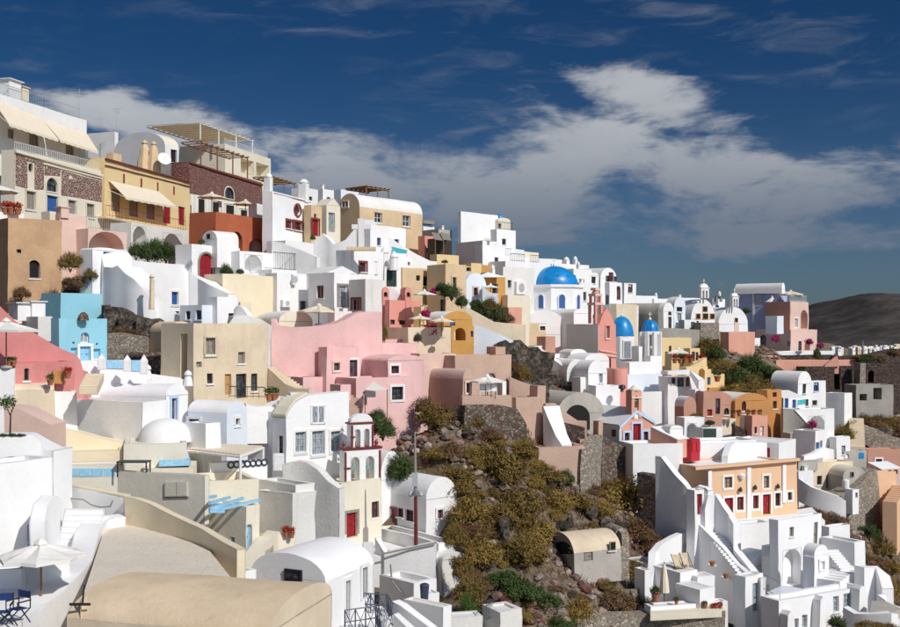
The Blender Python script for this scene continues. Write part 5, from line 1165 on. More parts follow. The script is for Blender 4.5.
stairs('stairs', 'short grey steps down to the pale blue door', P(430, 290, 51), P(480, 205, 55), 1.3, 4, 'concrete'); ribwall('cream_wall', 'cream sloping wall running behind the white vault', 'wall', [(350, 380, 420, 48.5), (400, 350, 420, 49.5), (470, 260, 420, 51), (530, 200, 420, 53), (610, 235, 420, 53.5)], 'cream_pale', .7, 1.5)
for i in range(2): pot_plant('red geranium pot standing on the cream wall above the white vault', P(565 + 24 * i, 222 + 6 * i, 53.1), .5, 'bright', 'geraniums above the white vault', True)
H('white_house', 'small white mass filling the corner beside the sand parapet', 'house', 265, 355, 430, 385, 480, 50, 'white_clean', d=44, par=.1)

# ================================================================== bell church and the white house on the cliff edge
O(320, 400, 4.98)
ch = H('church', 'cream church with red door carrying the white and wine bell tower', 'church', -25, 105, 305, 412, 720, 46, 'cream_pale', off=0, d=66, par=.15, wob=.08); ch.o('d', 131, 560, 184, 680, 'redsh', 's', sur='weathered'); ch.o('w', 258, 505, 292, 585, 'wine', '')
vt = H('church_vault', 'bright white rounded vault behind the bell tower', 'church', 225, 300, 412, 400, 480, 46, 'white_clean', 'vaultL', d=70, rise=138, l=6)
H('roof_wall', 'white roof wall with battlement shadow beside the bell tower', 'wall', None, -20, 110, 345, 440, 40, 'white_clean', d=69, l=3, par=.3)
k = 68 / F / 4.98; bc = P(200, 402, 68)
belfry('bell_tower', 'two tiered white bell tower with wine red trim and green bells', bc, ch.tR + Vector((.25, -.15, 0)), 178 * k * 1.12, 285 * k, 'white', ((2, .58), (2, .42)), 'wine', .7)
cv = H('vaulted_house', 'white vaulted church house with red doors on the cliff edge', 'house', 296, 527, 682, 497, 720, 42, 'white', 'vaultL', d=68, rise=105, rmat='white', wob=.08); cv.o('d', 320, 540, 376, 660, 'redsh', 's', sur='wine'); cv.o('w', 383, 540, 411, 584, 'wine'); cv.o('w', 424, 548, 464, 605, 'wine'); cv.o('w', 585, 545, 611, 589, 'red', 's')
lp = thing('lamp_post', 'tall red and grey lamp post before the church house', 'lamp post', P(478, 640, 64)); q0 = P(478, 745, 64); q1 = P(472, 160, 64); qm = P(476, 470, 64)
MB().tube(q0, qm, .12, .10).build('shaft', 'wine', None, lp); MB().tube(qm, q1, .11, .05).build('mast', 'weathered', None, lp); MB().lathe(qm - UP * .15, [(.14, 0), (.3, .12), (.3, .2), (.14, .35)], 10).build('collar', 'steel', None, lp); MB().cbox(P(472, 395, 64), .16, .16, .4).build('lamp', 'grey_paint', None, lp)
for s_ in (-1, 1): MB().lathe(qm + Vector((s_ * .3, 0, -.12)), [(.1, 0), (.16, .1), (.1, .28)], 8).build('light', 'grey_paint', None, lp)
O(320, 487)
tw = H('terrace_house', 'bulging white retaining house below the red doored vault', 'house', 232, 528, 612, 252, 560, 40, 'white', d=64.5, par=.6, wob=.22, cell=.8, sink=3); H('cliff_house', 'worn white rounded base tapering on the cliff edge', 'house', 480, 560, 655, 330, 560, 42, 'white_old', 'vaultL', d=63.5, rise=30, wob=.3, cell=.7, sink=3)
ribwall('parapet', 'white terrace parapet before the red church doors', 'wall', [(245, 225, 330, 65), (285, 292, 340, 64), (400, 268, 340, 63.8), (522, 244, 340, 63.8)], 'white', .35, 1.0)
H('white_house', 'lower white wall with thin drain pipe below the church', 'house', 262, 420, 520, 430, 640, 45, 'white', d=59, par=.3, wob=.1)
for x0, y0, x1, y1, d_ in ((316, 345, 322, 420, 60.5), (322, 420, 360, 470, 59.5), (540, 330, 552, 490, 62.5), (285, 298, 522, 248, 63.6)):
    m = MB().tube(P(x0, y0, d_), P(x1, y1, d_), .05, n=6); t = m.build('drain_pipe', 'weathered'); tag(t, 'thin grey drain pipe on the white church terrace wall', 'pipe', 'drain pipes below the church'); t['kind'] = 'thing'
lb = H('white_house', 'low white cube with cream flat roof below the church', 'house', 374, 552, 590, 538, 700, 52, 'white_clean', d=55, par=.06, rmat='cream_pale'); H('roof_oven', 'small white roof oven with rounded opening', 'oven', None, 484, 536, 478, 522, 25, 'white', d=57, l=.9, sink=.5, par=.05).o('h', 498, 468, 522, 492, 'void', 'a')
t = thing('roof_bin', 'small dark blue bin beside the roof oven', 'bin', P(468, 502, 57)); MB().lathe(P(468, 502, 57), [(.2, 0), (.24, .7), (.26, .72), (.2, .8), (.04, .85)], 10).build('drum', 'blue_iron', None, t)
bush('bright green conifer shrub at the foot of the church cliff', 660, 590, 52, 'bright', 120, d=58); bush('dark green low shrub beside the conifer shrub', 615, 585, 32, 'green', 50, d=58.5); bush('dark green spreading shrub by the planter', 715, 592, 40, 'green', 50, d=58.5)
H('planter', 'long white planter holding green shrubs below the cliff', 'planter', None, 585, 725, 586, 640, 12, 'white_old', d=56, l=1.2, par=.05); H('roof_block', 'tumbled white roof wall at the slope foot', 'wall', 725, 800, 905, 560, 660, 30, 'white_old', d=56.5, wob=.15, cell=.5, par=.1)
t = thing('iron_railing', 'short dark blue railing by the planter', 'railing', P(752, 610, 57)); railing(P(745, 600, 56.5), P(785, 580, 58.5), .9, 'blue_iron', t, 6)

O(0, 0, 1)
deck('church_yard', 'white yard floor before the red church doors', 'terrace', [(318, 556), (345, 512), (385, 503), (445, 512), (447, 530), (438, 543), (382, 556)], P(400, 564, 62).z, 'white', 2.5)

# ================================================================== pink quarter and the houses under the skyline
O(180, 220)
ribwall('pink_wall', 'tall rose white wall of bright pink plaster with wavy crest', 'house', [(408, 440, 640, 78), (436, 474, 640, 78), (520, 482, 640, 78.2), (620, 474, 640, 78.6), (700, 462, 640, 79), (740, 446, 640, 79.3), (790, 418, 640, 79.6), (850, 408, 640, 80), (905, 412, 640, 80.4)], 'pink', 2.5, 5.0, wob=.12)
O(160, 360)
H('pink_house', 'small pink block at the foot of the wavy pink wall', 'house', 500, 640, 742, 78, 160, 45, 'pink', d=75.5, wob=.08); 
h = H('pink_house', 'pink cube with tiny white edged window', 'house', 722, 745, 850, -10, 150, 48, 'pink', d=76.5); h.o('w', 778, 12, 804, 46, 'dark', 's', sur='pink_pale')
O(340, 280)
h = H('pink_house', 'long pink upper terrace wall', 'house', None, 36, 345, 268, 400, 40, 'pink', d=82, l=5)
h = H('pink_house', 'pink house with tall dark red door in a white frame', 'house', -95, -60, 216, 300, 480, 42, 'pink', d=77.5); h.o('d', 34, 358, 76, 452, 'wine', 's'); 
h = H('vaulted_house', 'pink house with rounded roof shoulder and square white edged window', 'house', 120, 212, 374, 362, 500, 38, 'pink', 'vaultL', d=77, rise=26, l=5); h.o('w', 228, 384, 263, 418, 'wine', 's')
h = H('pink_house', 'lower pink house with black barred window in white frame', 'house', None, 68, 330, 440, 600, 34, 'pink', d=74.8, l=4); h.o('w', 231, 478, 281, 536, 'blackw', 's'); h.o('d', 100, 500, 118, 560, 'shut')
t = thing('sail_awning', 'small white cloth awning on the lower pink house', 'awning', P(150, 470, 73.5)); A = [P(112, 492, 73.5), P(150, 456, 74.5), P(212, 490, 73), P(160, 498, 72.6)]; MB().poly(A).poly([A[0], A[3], A[3] - UP * .4, A[0] - UP * .5]).build('cloth', 'canvas_white', None, t)
for p in (A[0], A[2]): MB().tube(p, p - UP * 2.2, .03).build('pole', 'wood', None, t)
st = stairs('stairs', 'dark narrow stairs climbing beside the pink house door', P(55, 600, 73.5), P(55, 455, 76.5), .9, 12, 'mauve')
H('pink_block', 'small pink gate block between stairs and white house', 'wall', None, 0, 46, 470, 600, 40, 'pink', d=74, l=1.5, par=.1)
h = H('pink_house', 'pale pink shaded step wall under the long pink terrace', 'house', None, 130, 345, 285, 360, 30, 'pink', d=80.5, l=2)
# tan walls
H('tan_house', 'long tan terrace wall with air conditioners beside the pink quarter', 'house', None, 334, 625, 278, 400, 28, 'mauve', d=85.5, l=6, rmat='tan')
H('tan_house', 'tan wall step joining the pink houses to the tan terraces', 'house', None, 355, 520, 330, 470, 30, 'pink_pale', d=81, l=5)
h = H('tan_house', 'broad tan house with shallow arched niche above the cliff', 'house', 436, 516, 768, 338, 560, 36, 'mauve', d=81); h.o('w', 664, 418, 698, 470, 'shut', 'a')
h = H('vaulted_house', 'mauve vaulted house with shaded side and small end window', 'house', 378, 552, 592, 446, 540, 40, 'mauve', 'vaultL', d=78.5, rise=46, rmat='pink_pale'); h.o('w', 565, 460, 579, 505, 'dark', 's', sur='pink_pale')
umbrella('wide white parasol before the arched niche of the tan house', P(660, 530, 79), 1.25, 1.6, 'canvas_white'); 
H('white_house', 'white screen wall beside the wide parasol', 'wall', None, 728, 745, 455, 530, 30, 'white_clean', d=79.5, l=1, par=.05)
for i in range(3): t = thing('garden_chair', 'white garden chair under the wide parasol', 'chair', P(640 + i * 25, 515, 78.3), 'white chairs under the parasol'); q = P(640 + i * 25, 522, 78.3); MB().cbox(q + UP * .4, .22, .22, .03).build('seat', 'white_paint', None, t); MB().cbox(q + Vector((0, .22, .65)), .22, .02, .25).build('backrest', 'white_paint', None, t); [MB().cbox(q + Vector((a, b, .2)), .02, .02, .2).build('leg', 'white_paint', None, t) for a in (-.2, .2) for b in (-.2, .2)]
ribwall('retaining_wall', 'mauve retaining wall above the rough cliff', 'wall', [(550, 520, 575, 77.5), (650, 520, 575, 78), (770, 518, 575, 78.6)], 'mauve', .6, 4.5, wob=.1)
ribwall('retaining_wall', 'mauve wall stepping down in a curve towards the cliff', 'wall', [(760, 432, 520, 83), (800, 450, 530, 83), (870, 475, 560, 83.5)], 'mauve', .8, 2, wob=.1); ribwall('retaining_wall', 'broad pinkish retaining wall with pillar above the bushes', 'wall', [(785, 528, 680, 80), (850, 525, 690, 80.5), (905, 525, 690, 81)], 'mauve', .8, 2.5, wob=.1)
ribwall('rocky_cliff', 'dark rough rock face below the white triangular wall', 'rock', [(690, 305, 420, 86), (730, 290, 420, 86), (800, 285, 440, 86.5), (880, 290, 460, 87), (930, 330, 470, 87.5)], 'rockface', 2.5, 2, wob=.5, cell=.7)
for q in ((815, 440, 50, 'olive', 70), (790, 400, 30, 'rust', 40)): bush('olive bush on the dark rock face', *q[:4], q[4], d=84.5, group='bushes on the dark rock face')
H('pink_block', 'tiny pink cabin at the rock face top', 'hut', None, 698, 742, 300, 335, 30, 'mauve', d=85, l=1.5, par=.1)
ribwall('sloping_wall', 'bright white triangular wall sloping to the rock face', 'wall', [(598, 198, 300, 87), (640, 212, 320, 87), (700, 238, 330, 87), (776, 272, 330, 87.3)], 'white_blue', 1.0, 1.0); ribwall('stone_wall', 'sandy sloping wall behind the white triangular wall', 'wall', [(560, 118, 250, 92), (620, 150, 270, 92), (690, 188, 280, 92), (830, 200, 300, 92.5)], 'sand', 1.5, 2)
# ochre arched bar with parasols
h = H('vaulted_house', 'ochre vaulted bar with white roof and dark blue arched door', 'house', None, 466, 590, 178, 290, 34, 'ochre', 'vaultL', d=88, l=5, rise=40, rmat='white_clean'); h.o('d', 494, 170, 516, 215, 'bluesh', 'a')
h = H('ochre_porch', 'ochre porch with white arch and dark blue opening', 'porch', None, 500, 600, 205, 285, 30, 'ochre', d=85.5, l=2.5, par=.15); h.o('h', 512, 215, 562, 272, 'void', 'as', sur='white'); h.o('d', 585, 230, 598, 256, 'bluesh')
umbrella('cream parasol above the magenta bougainvillea', P(455, 262, 84), 1.0, 1.6, 'canvas'); umbrella('white parasol on the rose terrace above', P(378, 120, 90), .95, 1.3, 'canvas_white'); umbrella('cream parasol beside the stone planter', P(358, 240, 85), .9, 1.4, 'canvas')
def flowers(label, x, y, r, d, n=500, mat='petal'):
    t = thing('bougainvillea', label, 'flowering shrub', P(x, y, d)); k = d / F / _sc; mb = MB(); leaves(mb, P(x, y - r * .6, d), r * k, n, .10, random.Random(int(x)), .9, .3); mb.build('blossom', mat, None, t); mb = MB(); leaves(mb, P(x, y - r * .5, d + .2), r * k * .95, n // 2, .10, random.Random(int(x) + 1), .9, .3); mb.build('foliage', 'leaf_green', None, t); MB().tube(P(x, y + 4, d), P(x, y - r * .5, d), .06).build('stem', 'dark_wood', None, t)
flowers('big magenta bougainvillea behind the cream parasol', 405, 255, 42, 85.5, 1100); flowers('magenta bougainvillea trailing at the ochre bar', 462, 250, 22, 86, 400); flowers('pink bougainvillea climbing by the white parasol pole', 385, 165, 22, 89.5, 400); flowers('magenta bougainvillea spilling over the green vine', 420, 60, 14, 95, 200); flowers('red flowers along the green vine hedge', 470, 50, 20, 95.5, 250)
H('stone_planter', 'sandy flat topped planter wall beside the pink crest', 'wall', 180, 305, 372, 212, 290, 25, 'sand', d=84, w=4, par=.1)
bush('grey leafless bush against the pink crest', 150, 268, 52, 'grey', 110, d=82); bush('grey green bush beside the sandy planter', 185, 268, 36, 'olive', 90, d=82.5); bush('rounded grey bush at the planter corner', 350, 268, 22, 'grey', 40, d=83)
h = H('coral_house', 'coral pink house with two small dormer turrets', 'house', 200, 222, 362, 88, 215, 40, 'coral', d=90.5, par=.2); h.o('w', 225, 178, 246, 200, 'dark'); h.o('w', 265, 180, 292, 200, 'dark')
for i, x in enumerate((205, 308)): v = H('dormer', ('coral turret with arched dark opening at the house corner', 'coral turret with arched dark opening beside the white slope')[i], 'dormer', None, x - 14, x + 14, 52, 92, 20, 'coral', 'vaultL', d=91.5, l=1.5, rise=22); v.o('w', x - 9, 50, x + 8, 76, 'void', 'a')
ribwall('white_slope_wall', 'white sloping roof wall between the two coral turrets', 'roof', [(218, 28, 100, 92.5), (250, 45, 100, 92.5), (285, 85, 110, 92.5)], 'white_clean', 2.5, 1)
H('yellow_box', 'small yellow panel wall beside the coral house', 'wall', None, 362, 385, 118, 190, 40, 'yellow', d=89.5, l=1, par=.05)
for q in ((500, 75, 60, 'green', 60), (545, 110, 40, 'green', 50), (455, 45, 36, 'green', 40)): bush('green vine hedge trailing below the ochre house', *q[:4], q[4], d=95, group='vine hedge below the ochre house')
for q in ((640, 150, 60, 'green', 70), (700, 175, 70, 'green', 75), (745, 188, 45, 'rust', 50), (610, 120, 40, 'green', 40), (670, 130, 45, 'olive', 60)): bush('dark green thicket with red berries on the upper terrace', *q[:4], q[4], d=96, group='thicket on the upper terrace')
# houses above: ochre, white, lavender
O(360, 180)
h = H('ochre_house', 'ochre plaster house with three dark windows and vine', 'house', None, 188, 388, 392, 560, 44, 'ochre_pale', d=98, l=6, par=.2); h.o('w', 250, 427, 268, 452, 'wine'); h.o('w', 282, 432, 307, 474, 'wine'); h.o('d', 320, 432, 351, 482, 'wine')
h = H('ochre_house', 'taller ochre block with narrow dark door', 'house', 300, 385, 475, 378, 560, 42, 'ochre_pale', d=97.5, par=.2); h.o('d', 414, 436, 431, 492, 'dark', 's', sur='ochre_pale'); h.o('d', 360, 533, 396, 590, 'dark')
h = H('white_house', 'white porch block with dark green door beside the ochre house', 'house', 98, 110, 190, 390, 520, 40, 'white', d=97, par=.15); h.o('d', 120, 403, 163, 478, 'green')
H('white_house', 'white house with red window under the turquoise shade', 'house', None, -40, 105, 312, 500, 50, 'white_clean', d=93.5, l=6).o('w', -2, 370, 28, 412, 'wine', 's', sur='trim_red')
H('white_house', 'grey white stepped block below the porch with green door', 'house', -10, 20, 118, 446, 600, 42, 'white_old', d=90.5, par=.2)
ribwall('sloping_wall', 'long white sloping wall running under the ochre vaulted house', 'wall', [(-10, 175, 330, 103), (60, 180, 340, 103), (110, 240, 380, 103), (180, 290, 400, 103), (260, 335, 400, 103.5), (340, 375, 420, 104)], 'white_clean', 3, 2)
h = H('white_house', 'white block with small red windows on the sloping wall', 'house', None, 150, 345, 352, 430, 48, 'white_clean', d=101.5, l=5); h.o('w', 216, 366, 226, 380, 'red'); h.o('w', 232, 368, 243, 384, 'red')
t = thing('shade_sail', 'turquoise shade cloth stretched beside a white chimney', 'awning', P(175, 325, 99)); MB().prism([P(140, 300, 99), P(213, 318, 100), P(205, 330, 98.4), P(145, 326, 98.2)], UP * .05).build('cloth', 'turquoise', None, t); MB().tube(P(142, 345, 98.5), P(142, 302, 98.5), .04).build('pole', 'white_paint', None, t); MB().tube(P(210, 345, 99), P(210, 318, 99), .04).build('pole', 'white_paint', None, t)
for i, x in enumerate((110, 152, 60)): t = thing('chimney', 'small white rounded chimney on the sloping white roofs', 'chimney', P(x, 360, 98), 'chimneys on the sloping white roofs'); MB().lathe(P(x, 385 + i * 20, 98 - i), [(.4, 0), (.34, 1.1), (.4, 1.15), (.25, 1.5), (.06, 1.7)], 8).build('stack', 'white', None, t, True)
# dark pergola bar, coral piece
h = H('coral_house', 'coral house corner under the rust coloured shade', 'house', None, 290, 345, 250, 350, 45, 'coral', d=116, l=5); h.o('w', 297, 306, 314, 326, 'dark')
h = H('dark_bar', 'dark open bar under two brown cloth roofs', 'bar', None, 333, 412, 262, 345, 40, 'dark_wood', d=113, l=5, par=.1, wob=.02)
for i, x in enumerate((335, 372)): t = thing('cloth_roof', ('brown cloth roof over the dark bar beside coral house', 'brown cloth roof over the dark bar beside grey house')[i], 'awning', P(x, 265, 112)); MB().prism([P(x - 15, 236, 115), P(x + 25, 244, 115), P(x + 38, 272, 111.5), P(x, 268, 111.5)], UP * .06).build('cloth', 'weathered', None, t); MB().tube(P(x + 2, 268, 111.6), P(x + 2, 345, 111.6), .06).build('post', 'wood', None, t)
H('yellow_terrace', 'low yellow terrace wall with hedge top below the dark bar', 'wall', None, 345, 442, 333, 352, 40, 'yellow', d=108, l=2, par=.1); bush('clipped low hedge on the yellow terrace', 380, 368, 20, 'green', 16, d=107)
H('white_house', 'flat roofed grey building on the skyline with dark windows', 'house', 280, 350, 412, 220, 330, 45, 'concrete', d=130, par=.3); H('white_house', 'small white pergola house on the skyline', 'house', None, 282, 335, 205, 300, 45, 'white', d=134, l=4); H('roof_block', 'thin roof slab shading the skyline terrace', 'roof', None, 282, 335, 180, 188, 45, 'weathered', d=133.5, l=3, sink=.2, par=.05)
h = H('grey_house', 'grey white house with shaded blank side under the tall white block', 'house', 428, 548, 622, 272, 400, 42, 'white', d=116); h.o('d', 572, 318, 588, 344, 'green')
H('tower_house', 'tall plain white block rising above the skyline', 'house', 440, 452, 618, 140, 320, 46, 'white_clean', d=130); H('white_house', 'white lower wing with dark railing beside the tall block', 'house', None, 612, 697, 220, 320, 46, 'white_clean', d=131, l=7).rail('R', .1, .9, .9, 'black_iron', .1)
h = H('vaulted_house', 'small cream rounded turret with blue cap on the tall white block', 'house', None, 617, 676, 180, 230, 46, 'cream_pale', 'vaultL', d=134, l=4, rise=14); h.o('w', 618, 194, 632, 216, 'dark')
t = thing('blue_dome', 'tiny light blue dome peeping over the tall block', 'dome', P(625, 170, 138)); MB().lathe(P(625, 170, 138), [(.5, -.6), (.5, 0), (.4, .25), (.2, .45), (.03, .5)], 16).build('shell', 'dome_blue', None, t, True)
for i, (xl, xn, xr, yt, yb, d, lab, m) in enumerate(((None, 548, 650, 290, 420, 113, 'white house stepping down below the tall block with cornice', 'white_clean'), (None, 640, 735, 305, 420, 121, 'white terrace house with pale skyline parapet', 'white'), (None, 700, 800, 318, 400, 133, 'cream ruined wall house on the skyline', 'cream_pale'), (None, 600, 760, 335, 470, 117, 'white long house with grey balustrade terrace', 'white_clean'), (None, 650, 900, 362, 520, 112, 'wide white house wall with balustrade of dark bars', 'white'), (None, 640, 780, 388, 560, 106, 'white house beside the ochre rooms with small balcony', 'white_old'), (None, 720, 905, 345, 420, 127, 'white roof terrace wall behind the great blue dome', 'white'))):
    h = H('white_house', lab, 'house', xl, xn, xr, yt, yb, 46, m, d=d, l=6)
    if i == 4: h.rail('R', .1, .35, .8, 'black_iron', .1); h.rail('R', .45, .6, .8, 'red', .1)
    if i == 5: h.o('w', 660, 448, 676, 482, 'dark'); h.o('w', 722, 455, 745, 500, 'wine'); ac_unit(h, 690, 455, 736, 512)
    if i == 3: h.rail('R', .1, .5, .8, 'grey_paint', .1); h.o('w', 645, 362, 655, 378, 'red')
h = H('ochre_block', 'deep ochre block between white roofs', 'house', None, 540, 608, 380, 430, 42, 'ochre', d=108, l=4); H('ochre_block', 'bright ochre curved wall with stairs', 'house', None, 498, 545, 372, 430, 42, 'yellow', d=107, l=3); H('ochre_block', 'ochre low step wall beside the ochre houses', 'wall', None, 452, 500, 385, 430, 42, 'ochre_pale', d=104, l=3).o('w', 476, 388, 498, 410, 'void')
h = H('ochre_house', 'brown ochre room under a white eave with small table', 'house', 540, 560, 650, 428, 540, 40, 'ochre', d=102.5, par=.1); ribwall('eave', 'white scalloped eave over the brown ochre room', 'roof', [(535, 425, 440, 101.5), (570, 412, 440, 101.5), (620, 425, 440, 102), (650, 432, 440, 102.5)], 'white_clean', 2.0, -.1, cell=.5)
umbrella('small white parasol before the brown ochre room', P(585, 528, 100.5), .8, 1.2, 'canvas_white')
h = H('lavender_house', 'pale lavender white gable house with single wine window', 'house', None, 470, 565, 480, 570, 40, 'white_blue', 'vaultL', d=99.5, l=5, rise=66, rmat='white_blue'); h.o('w', 508, 465, 526, 516, 'wine', 's', sur='pink_pale'); ribwall('curved_wall', 'pale blue white wall sweeping down from the lavender gable', 'wall', [(548, 470, 560, 99), (575, 500, 560, 99), (620, 518, 565, 99)], 'white_blue', 1, 2)
H('cream_wall', 'plain cream wall below the small balcony', 'wall', None, 660, 760, 515, 600, 30, 'cream_pale', d=103, l=3)
H('salmon_block', 'salmon sloped block beside the green thicket', 'house', None, 665, 725, 570, 640, 35, 'salmon', d=97, l=3, par=.1)
# ---- domed church
O(500, 240)
k = 117 / F / 4.48; cc = P(243, 315, 117); ro = thing('domed_church', 'white octagonal church with great blue dome and blue arched windows', 'church', cc - UP * 6)
Rr = 118 * k * 1.08; zt = P(243, 207, 117).z; zb = cc.z - 7; mb = MB(); a0 = R(-57); ap = Rr * math.cos(math.pi / 8)
ang = [a0 + k_ * math.pi / 4 for k_ in range(8)]; V = [cc + Vector((math.cos(a) * Rr, math.sin(a) * Rr, 0)) for a in ang]
for i in range(8):
    p, q = V[i], V[(i + 1) % 8]; mb.grid(Vector((p.x, p.y, zb)), Vector((q.x, q.y, zb)), Vector((q.x, q.y, zt)), Vector((p.x, p.y, zt)), 3, 6)
mb.poly([Vector((v.x, v.y, zt)) for v in V]); mb.build('drum', 'white_clean', None, ro, True, .03)
m = MB()
for i in range(8):
    p, q = V[i], V[(i + 1) % 8]; e = lambda v, s_: Vector((cc.x + (v.x - cc.x) * s_, cc.y + (v.y - cc.y) * s_, zt - .22)); m.prism([e(p, 1.0), e(q, 1.0), e(q, 1.05), e(p, 1.05)], UP * .3)
m.build('cornice', 'white_clean', None, ro)
dome(ro, Vector((cc.x, cc.y, zt + .02)), 107 * k, 86 * k, 'dome_blue')
for j, hh in ((0, .55), (1, .35), (2, .6)):
    th_ = a0 + .3 + j * .55 - .8; 
    q = Vector((cc.x + math.cos(th_) * 107 * k * .83, cc.y + math.sin(th_) * 107 * k * .83, zt + 86 * k * .5)); MB().cbox(q, .22, .14, .1, th_).build('dome_vent', 'dome_blue', None, ro)
for i in range(8):
    p, q = V[i], V[(i + 1) % 8]; mid = (p + q) / 2; n = Vector((mid.x - cc.x, mid.y - cc.y, 0)).normalized(); t = Vector((-n.y, n.x, 0)); z0, z1 = P(0, 308, 117).z, P(0, 248, 117).z; w = .36
    if n.y > .3: continue
    prof = [(-w, z0), (-w, z1 - w)] + [(-w * math.cos(math.pi * a / 8), z1 - w + w * math.sin(math.pi * a / 8)) for a in range(1, 8)] + [(w, z1 - w), (w, z0)]
    pt = lambda s_, z, o: Vector((mid.x, mid.y, 0)) + t * s_ + UP * z + n * o
    win = MB().prism([pt(a * .86, z0 + (z - z0) * .97, .02) for a, z in prof], n * .03).build('window', 'blue', None, ro); sm = MB()
    for a in range(len(prof) - 1):
        (s0, y0), (s1, y1) = prof[a], prof[a + 1]; g = lambda s_, z: (s_ * 1.22, z if z <= z0 + .01 else z0 + (z - z0) * 1.08); sm.prism([pt(s0 * .9, y0, .005), pt(s1 * .9, y1, .005), pt(*g(s1, y1), .005), pt(*g(s0, y0), .005)], n * .12)
    sm.build('surround', 'white_clean', win, ro)
def cbarrel(name, label, cat, x0, x1, yb, yapex, d, th, l, mat, rmat=None, sink=3, **kw):
    return H(name, label, cat, None, x0, x1, yb - 1, yb, th, mat, 'vaultL', d=d, l=l, rise=yb - yapex, rmat=rmat or mat, sink=sink, **kw)
cbarrel('church_vault', 'great white arched gable under the blue dome', 'church', 103, 302, 425, 315, 108, 18, 8, 'white', 'white_clean', 5); H('church_block', 'square white base block of the domed church', 'church', None, 110, 372, 316, 440, 20, 'white_clean', d=112, l=8, par=.1)
h = H('church_block', 'white church wing facing the pink bell tower', 'church', 240, 330, 405, 330, 450, 40, 'white_clean', 'vaultL', d=108, rise=22, l=5)
h = H('sand_house', 'small sandy house with slate window beside the church arch', 'house', None, 105, 205, 372, 480, 30, 'ochre_pale', d=104, l=4, par=.1); h.o('w', 178, 386, 204, 404, 'dark', 's'); H('pink_block', 'dark terracotta cabin by the sandy house', 'house', 172, 222, 246, 440, 500, 35, 'pinkish_brown', d=102, par=.1); H('sand_wall', 'sandy retaining wall below the green thicket', 'wall', None, -40, 110, 380, 480, 25, 'sand', d=101, l=3)
# ---- pink bell tower
pb = H('pink_church', 'coral pink church front with grey white side wall', 'church', 300, 442, 520, 378, 545, 38, 'coral', d=103, par=.1, rmat='white'); MB().prism([pb.N + pb.nL * .03 + UP * z for z in ()] or [pb.N + pb.nL * .02 + UP * pb.zb, pb.N + pb.tL * pb.l + pb.nL * .02 + UP * pb.zb, pb.N + pb.tL * pb.l + pb.nL * .02 + UP * pb.zt, pb.N + pb.nL * .02 + UP * pb.zt], pb.nL * .05).build('side_render', 'white_old', None, pb.root)
pb.o('w', 475, 385, 490, 440, 'shut', 's', sur='coral', f='R'); pb.o('d', 474, 530, 498, 610, 'wine', '', 'R'); pb.strip('string_course', 444, 492, 520, 505, 'pink_pale', 5, .1); pb.strip('string_course', 444, 512, 520, 522, 'pink_pale', 4, .12)
ga = [pb.at('R', 445, 378), pb.at('R', 520, 390), pb.at('R', 495, 330), pb.at('R', 480, 305), pb.at('R', 462, 330)]; MB().prism([ga[0], ga[1], ga[2], ga[3], ga[4]], -pb.nR * .5).build('gable', 'coral', None, pb.root)
k2 = 103 / F / 4.48; q = P(427, 374, 103.8)
tw = thing('bell_tower', 'slim coral pink three tier bell tower with pale bands', 'bell tower', q)
for i, (z0, z1, w) in enumerate(((374, 292, 44), (286, 252, 38), (246, 226, 26))):
    ww = w * k2; zz0, zz1 = P(0, z0, 103.8).z, P(0, z1, 103.8).z; c = Vector((q.x, q.y, zz0))
    if i < 2:
        for a in (0, 90):
            g = MB(); archgate(g, c, (math.cos(R(a + 38)), math.sin(R(a + 38)), 0), ww, zz1 - zz0, ww if False else .35, [(ww * .16, ww * .44), (ww * .56, ww * .84)] if i == 0 else [(ww * .25, ww * .75)], (zz1 - zz0) * .85)
        g = MB()
        for sx in (-1, 1):
            for sy in (-1, 1): X = Vector((math.cos(R(38)), math.sin(R(38)), 0)); Y = Vector((-X.y, X.x, 0)); g.cbox(c + X * sx * ww * .40 + Y * sy * ww * .40 + UP * (zz1 - zz0) / 2, ww * .12, ww * .12, (zz1 - zz0) / 2, R(38))
        g.cbox(c + UP * (zz1 - zz0) / 2, ww * .10, ww * .10, (zz1 - zz0) / 2, R(38)); g.build('tier', 'coral', None, tw)
    else: MB().lathe(c, [(ww * .62, 0), (ww * .62, (zz1 - zz0) * .6), (ww * .45, (zz1 - zz0) * .9), (.05, (zz1 - zz0) * 1.15)], 8).build('cap', 'coral', None, tw)
    MB().cbox(Vector((q.x, q.y, zz1 + .12)), ww * .58, ww * .58, .12, R(38)).build('cornice', 'pink_pale', None, tw)
bell(tw, q + UP * .6, .3)
# ---- second dome and ribbed belfry
k = 122 / F / 4.48; cc = P(545, 432, 122); r2 = thing('domed_church', 'smaller white church with plain blue dome behind the pink tower', 'church', cc - UP * 5)
MB().lathe(cc - UP * 9, [(58 * k, 0), (58 * k, 9), (52 * k, 9.05)], 8, .5).build('drum', 'white', None, r2); dome(r2, cc + Vector((0, 0, .1)), 53 * k, 84 * k, 'dome_blue')
wn = P(550, 490, 122) - Vector((-.3, 58 * k * .97, 0)); MB().cbox(wn, .35, .06, .9).build('window', 'curtained', None, r2); MB().cbox(wn + Vector((0, .03, 0)), .5, .06, 1.05).build('surround', 'white_clean', None, r2)
H('white_house', 'white block at the foot of the smaller blue dome', 'church', 500, 545, 605, 535, 600, 35, 'white', d=115); cbarrel('white_vault', 'white vault stepping below the pink church', 'house', 300, 395, 600, 535, 96, 20, 6, 'white', 'white_clean'); cbarrel('white_vault', 'white vaulted house with grey window slits below the pink church', 'house', 395, 480, 600, 540, 94, 30, 6, 'white', 'white_clean').o('w', 445, 592, 460, 640, 'grey')
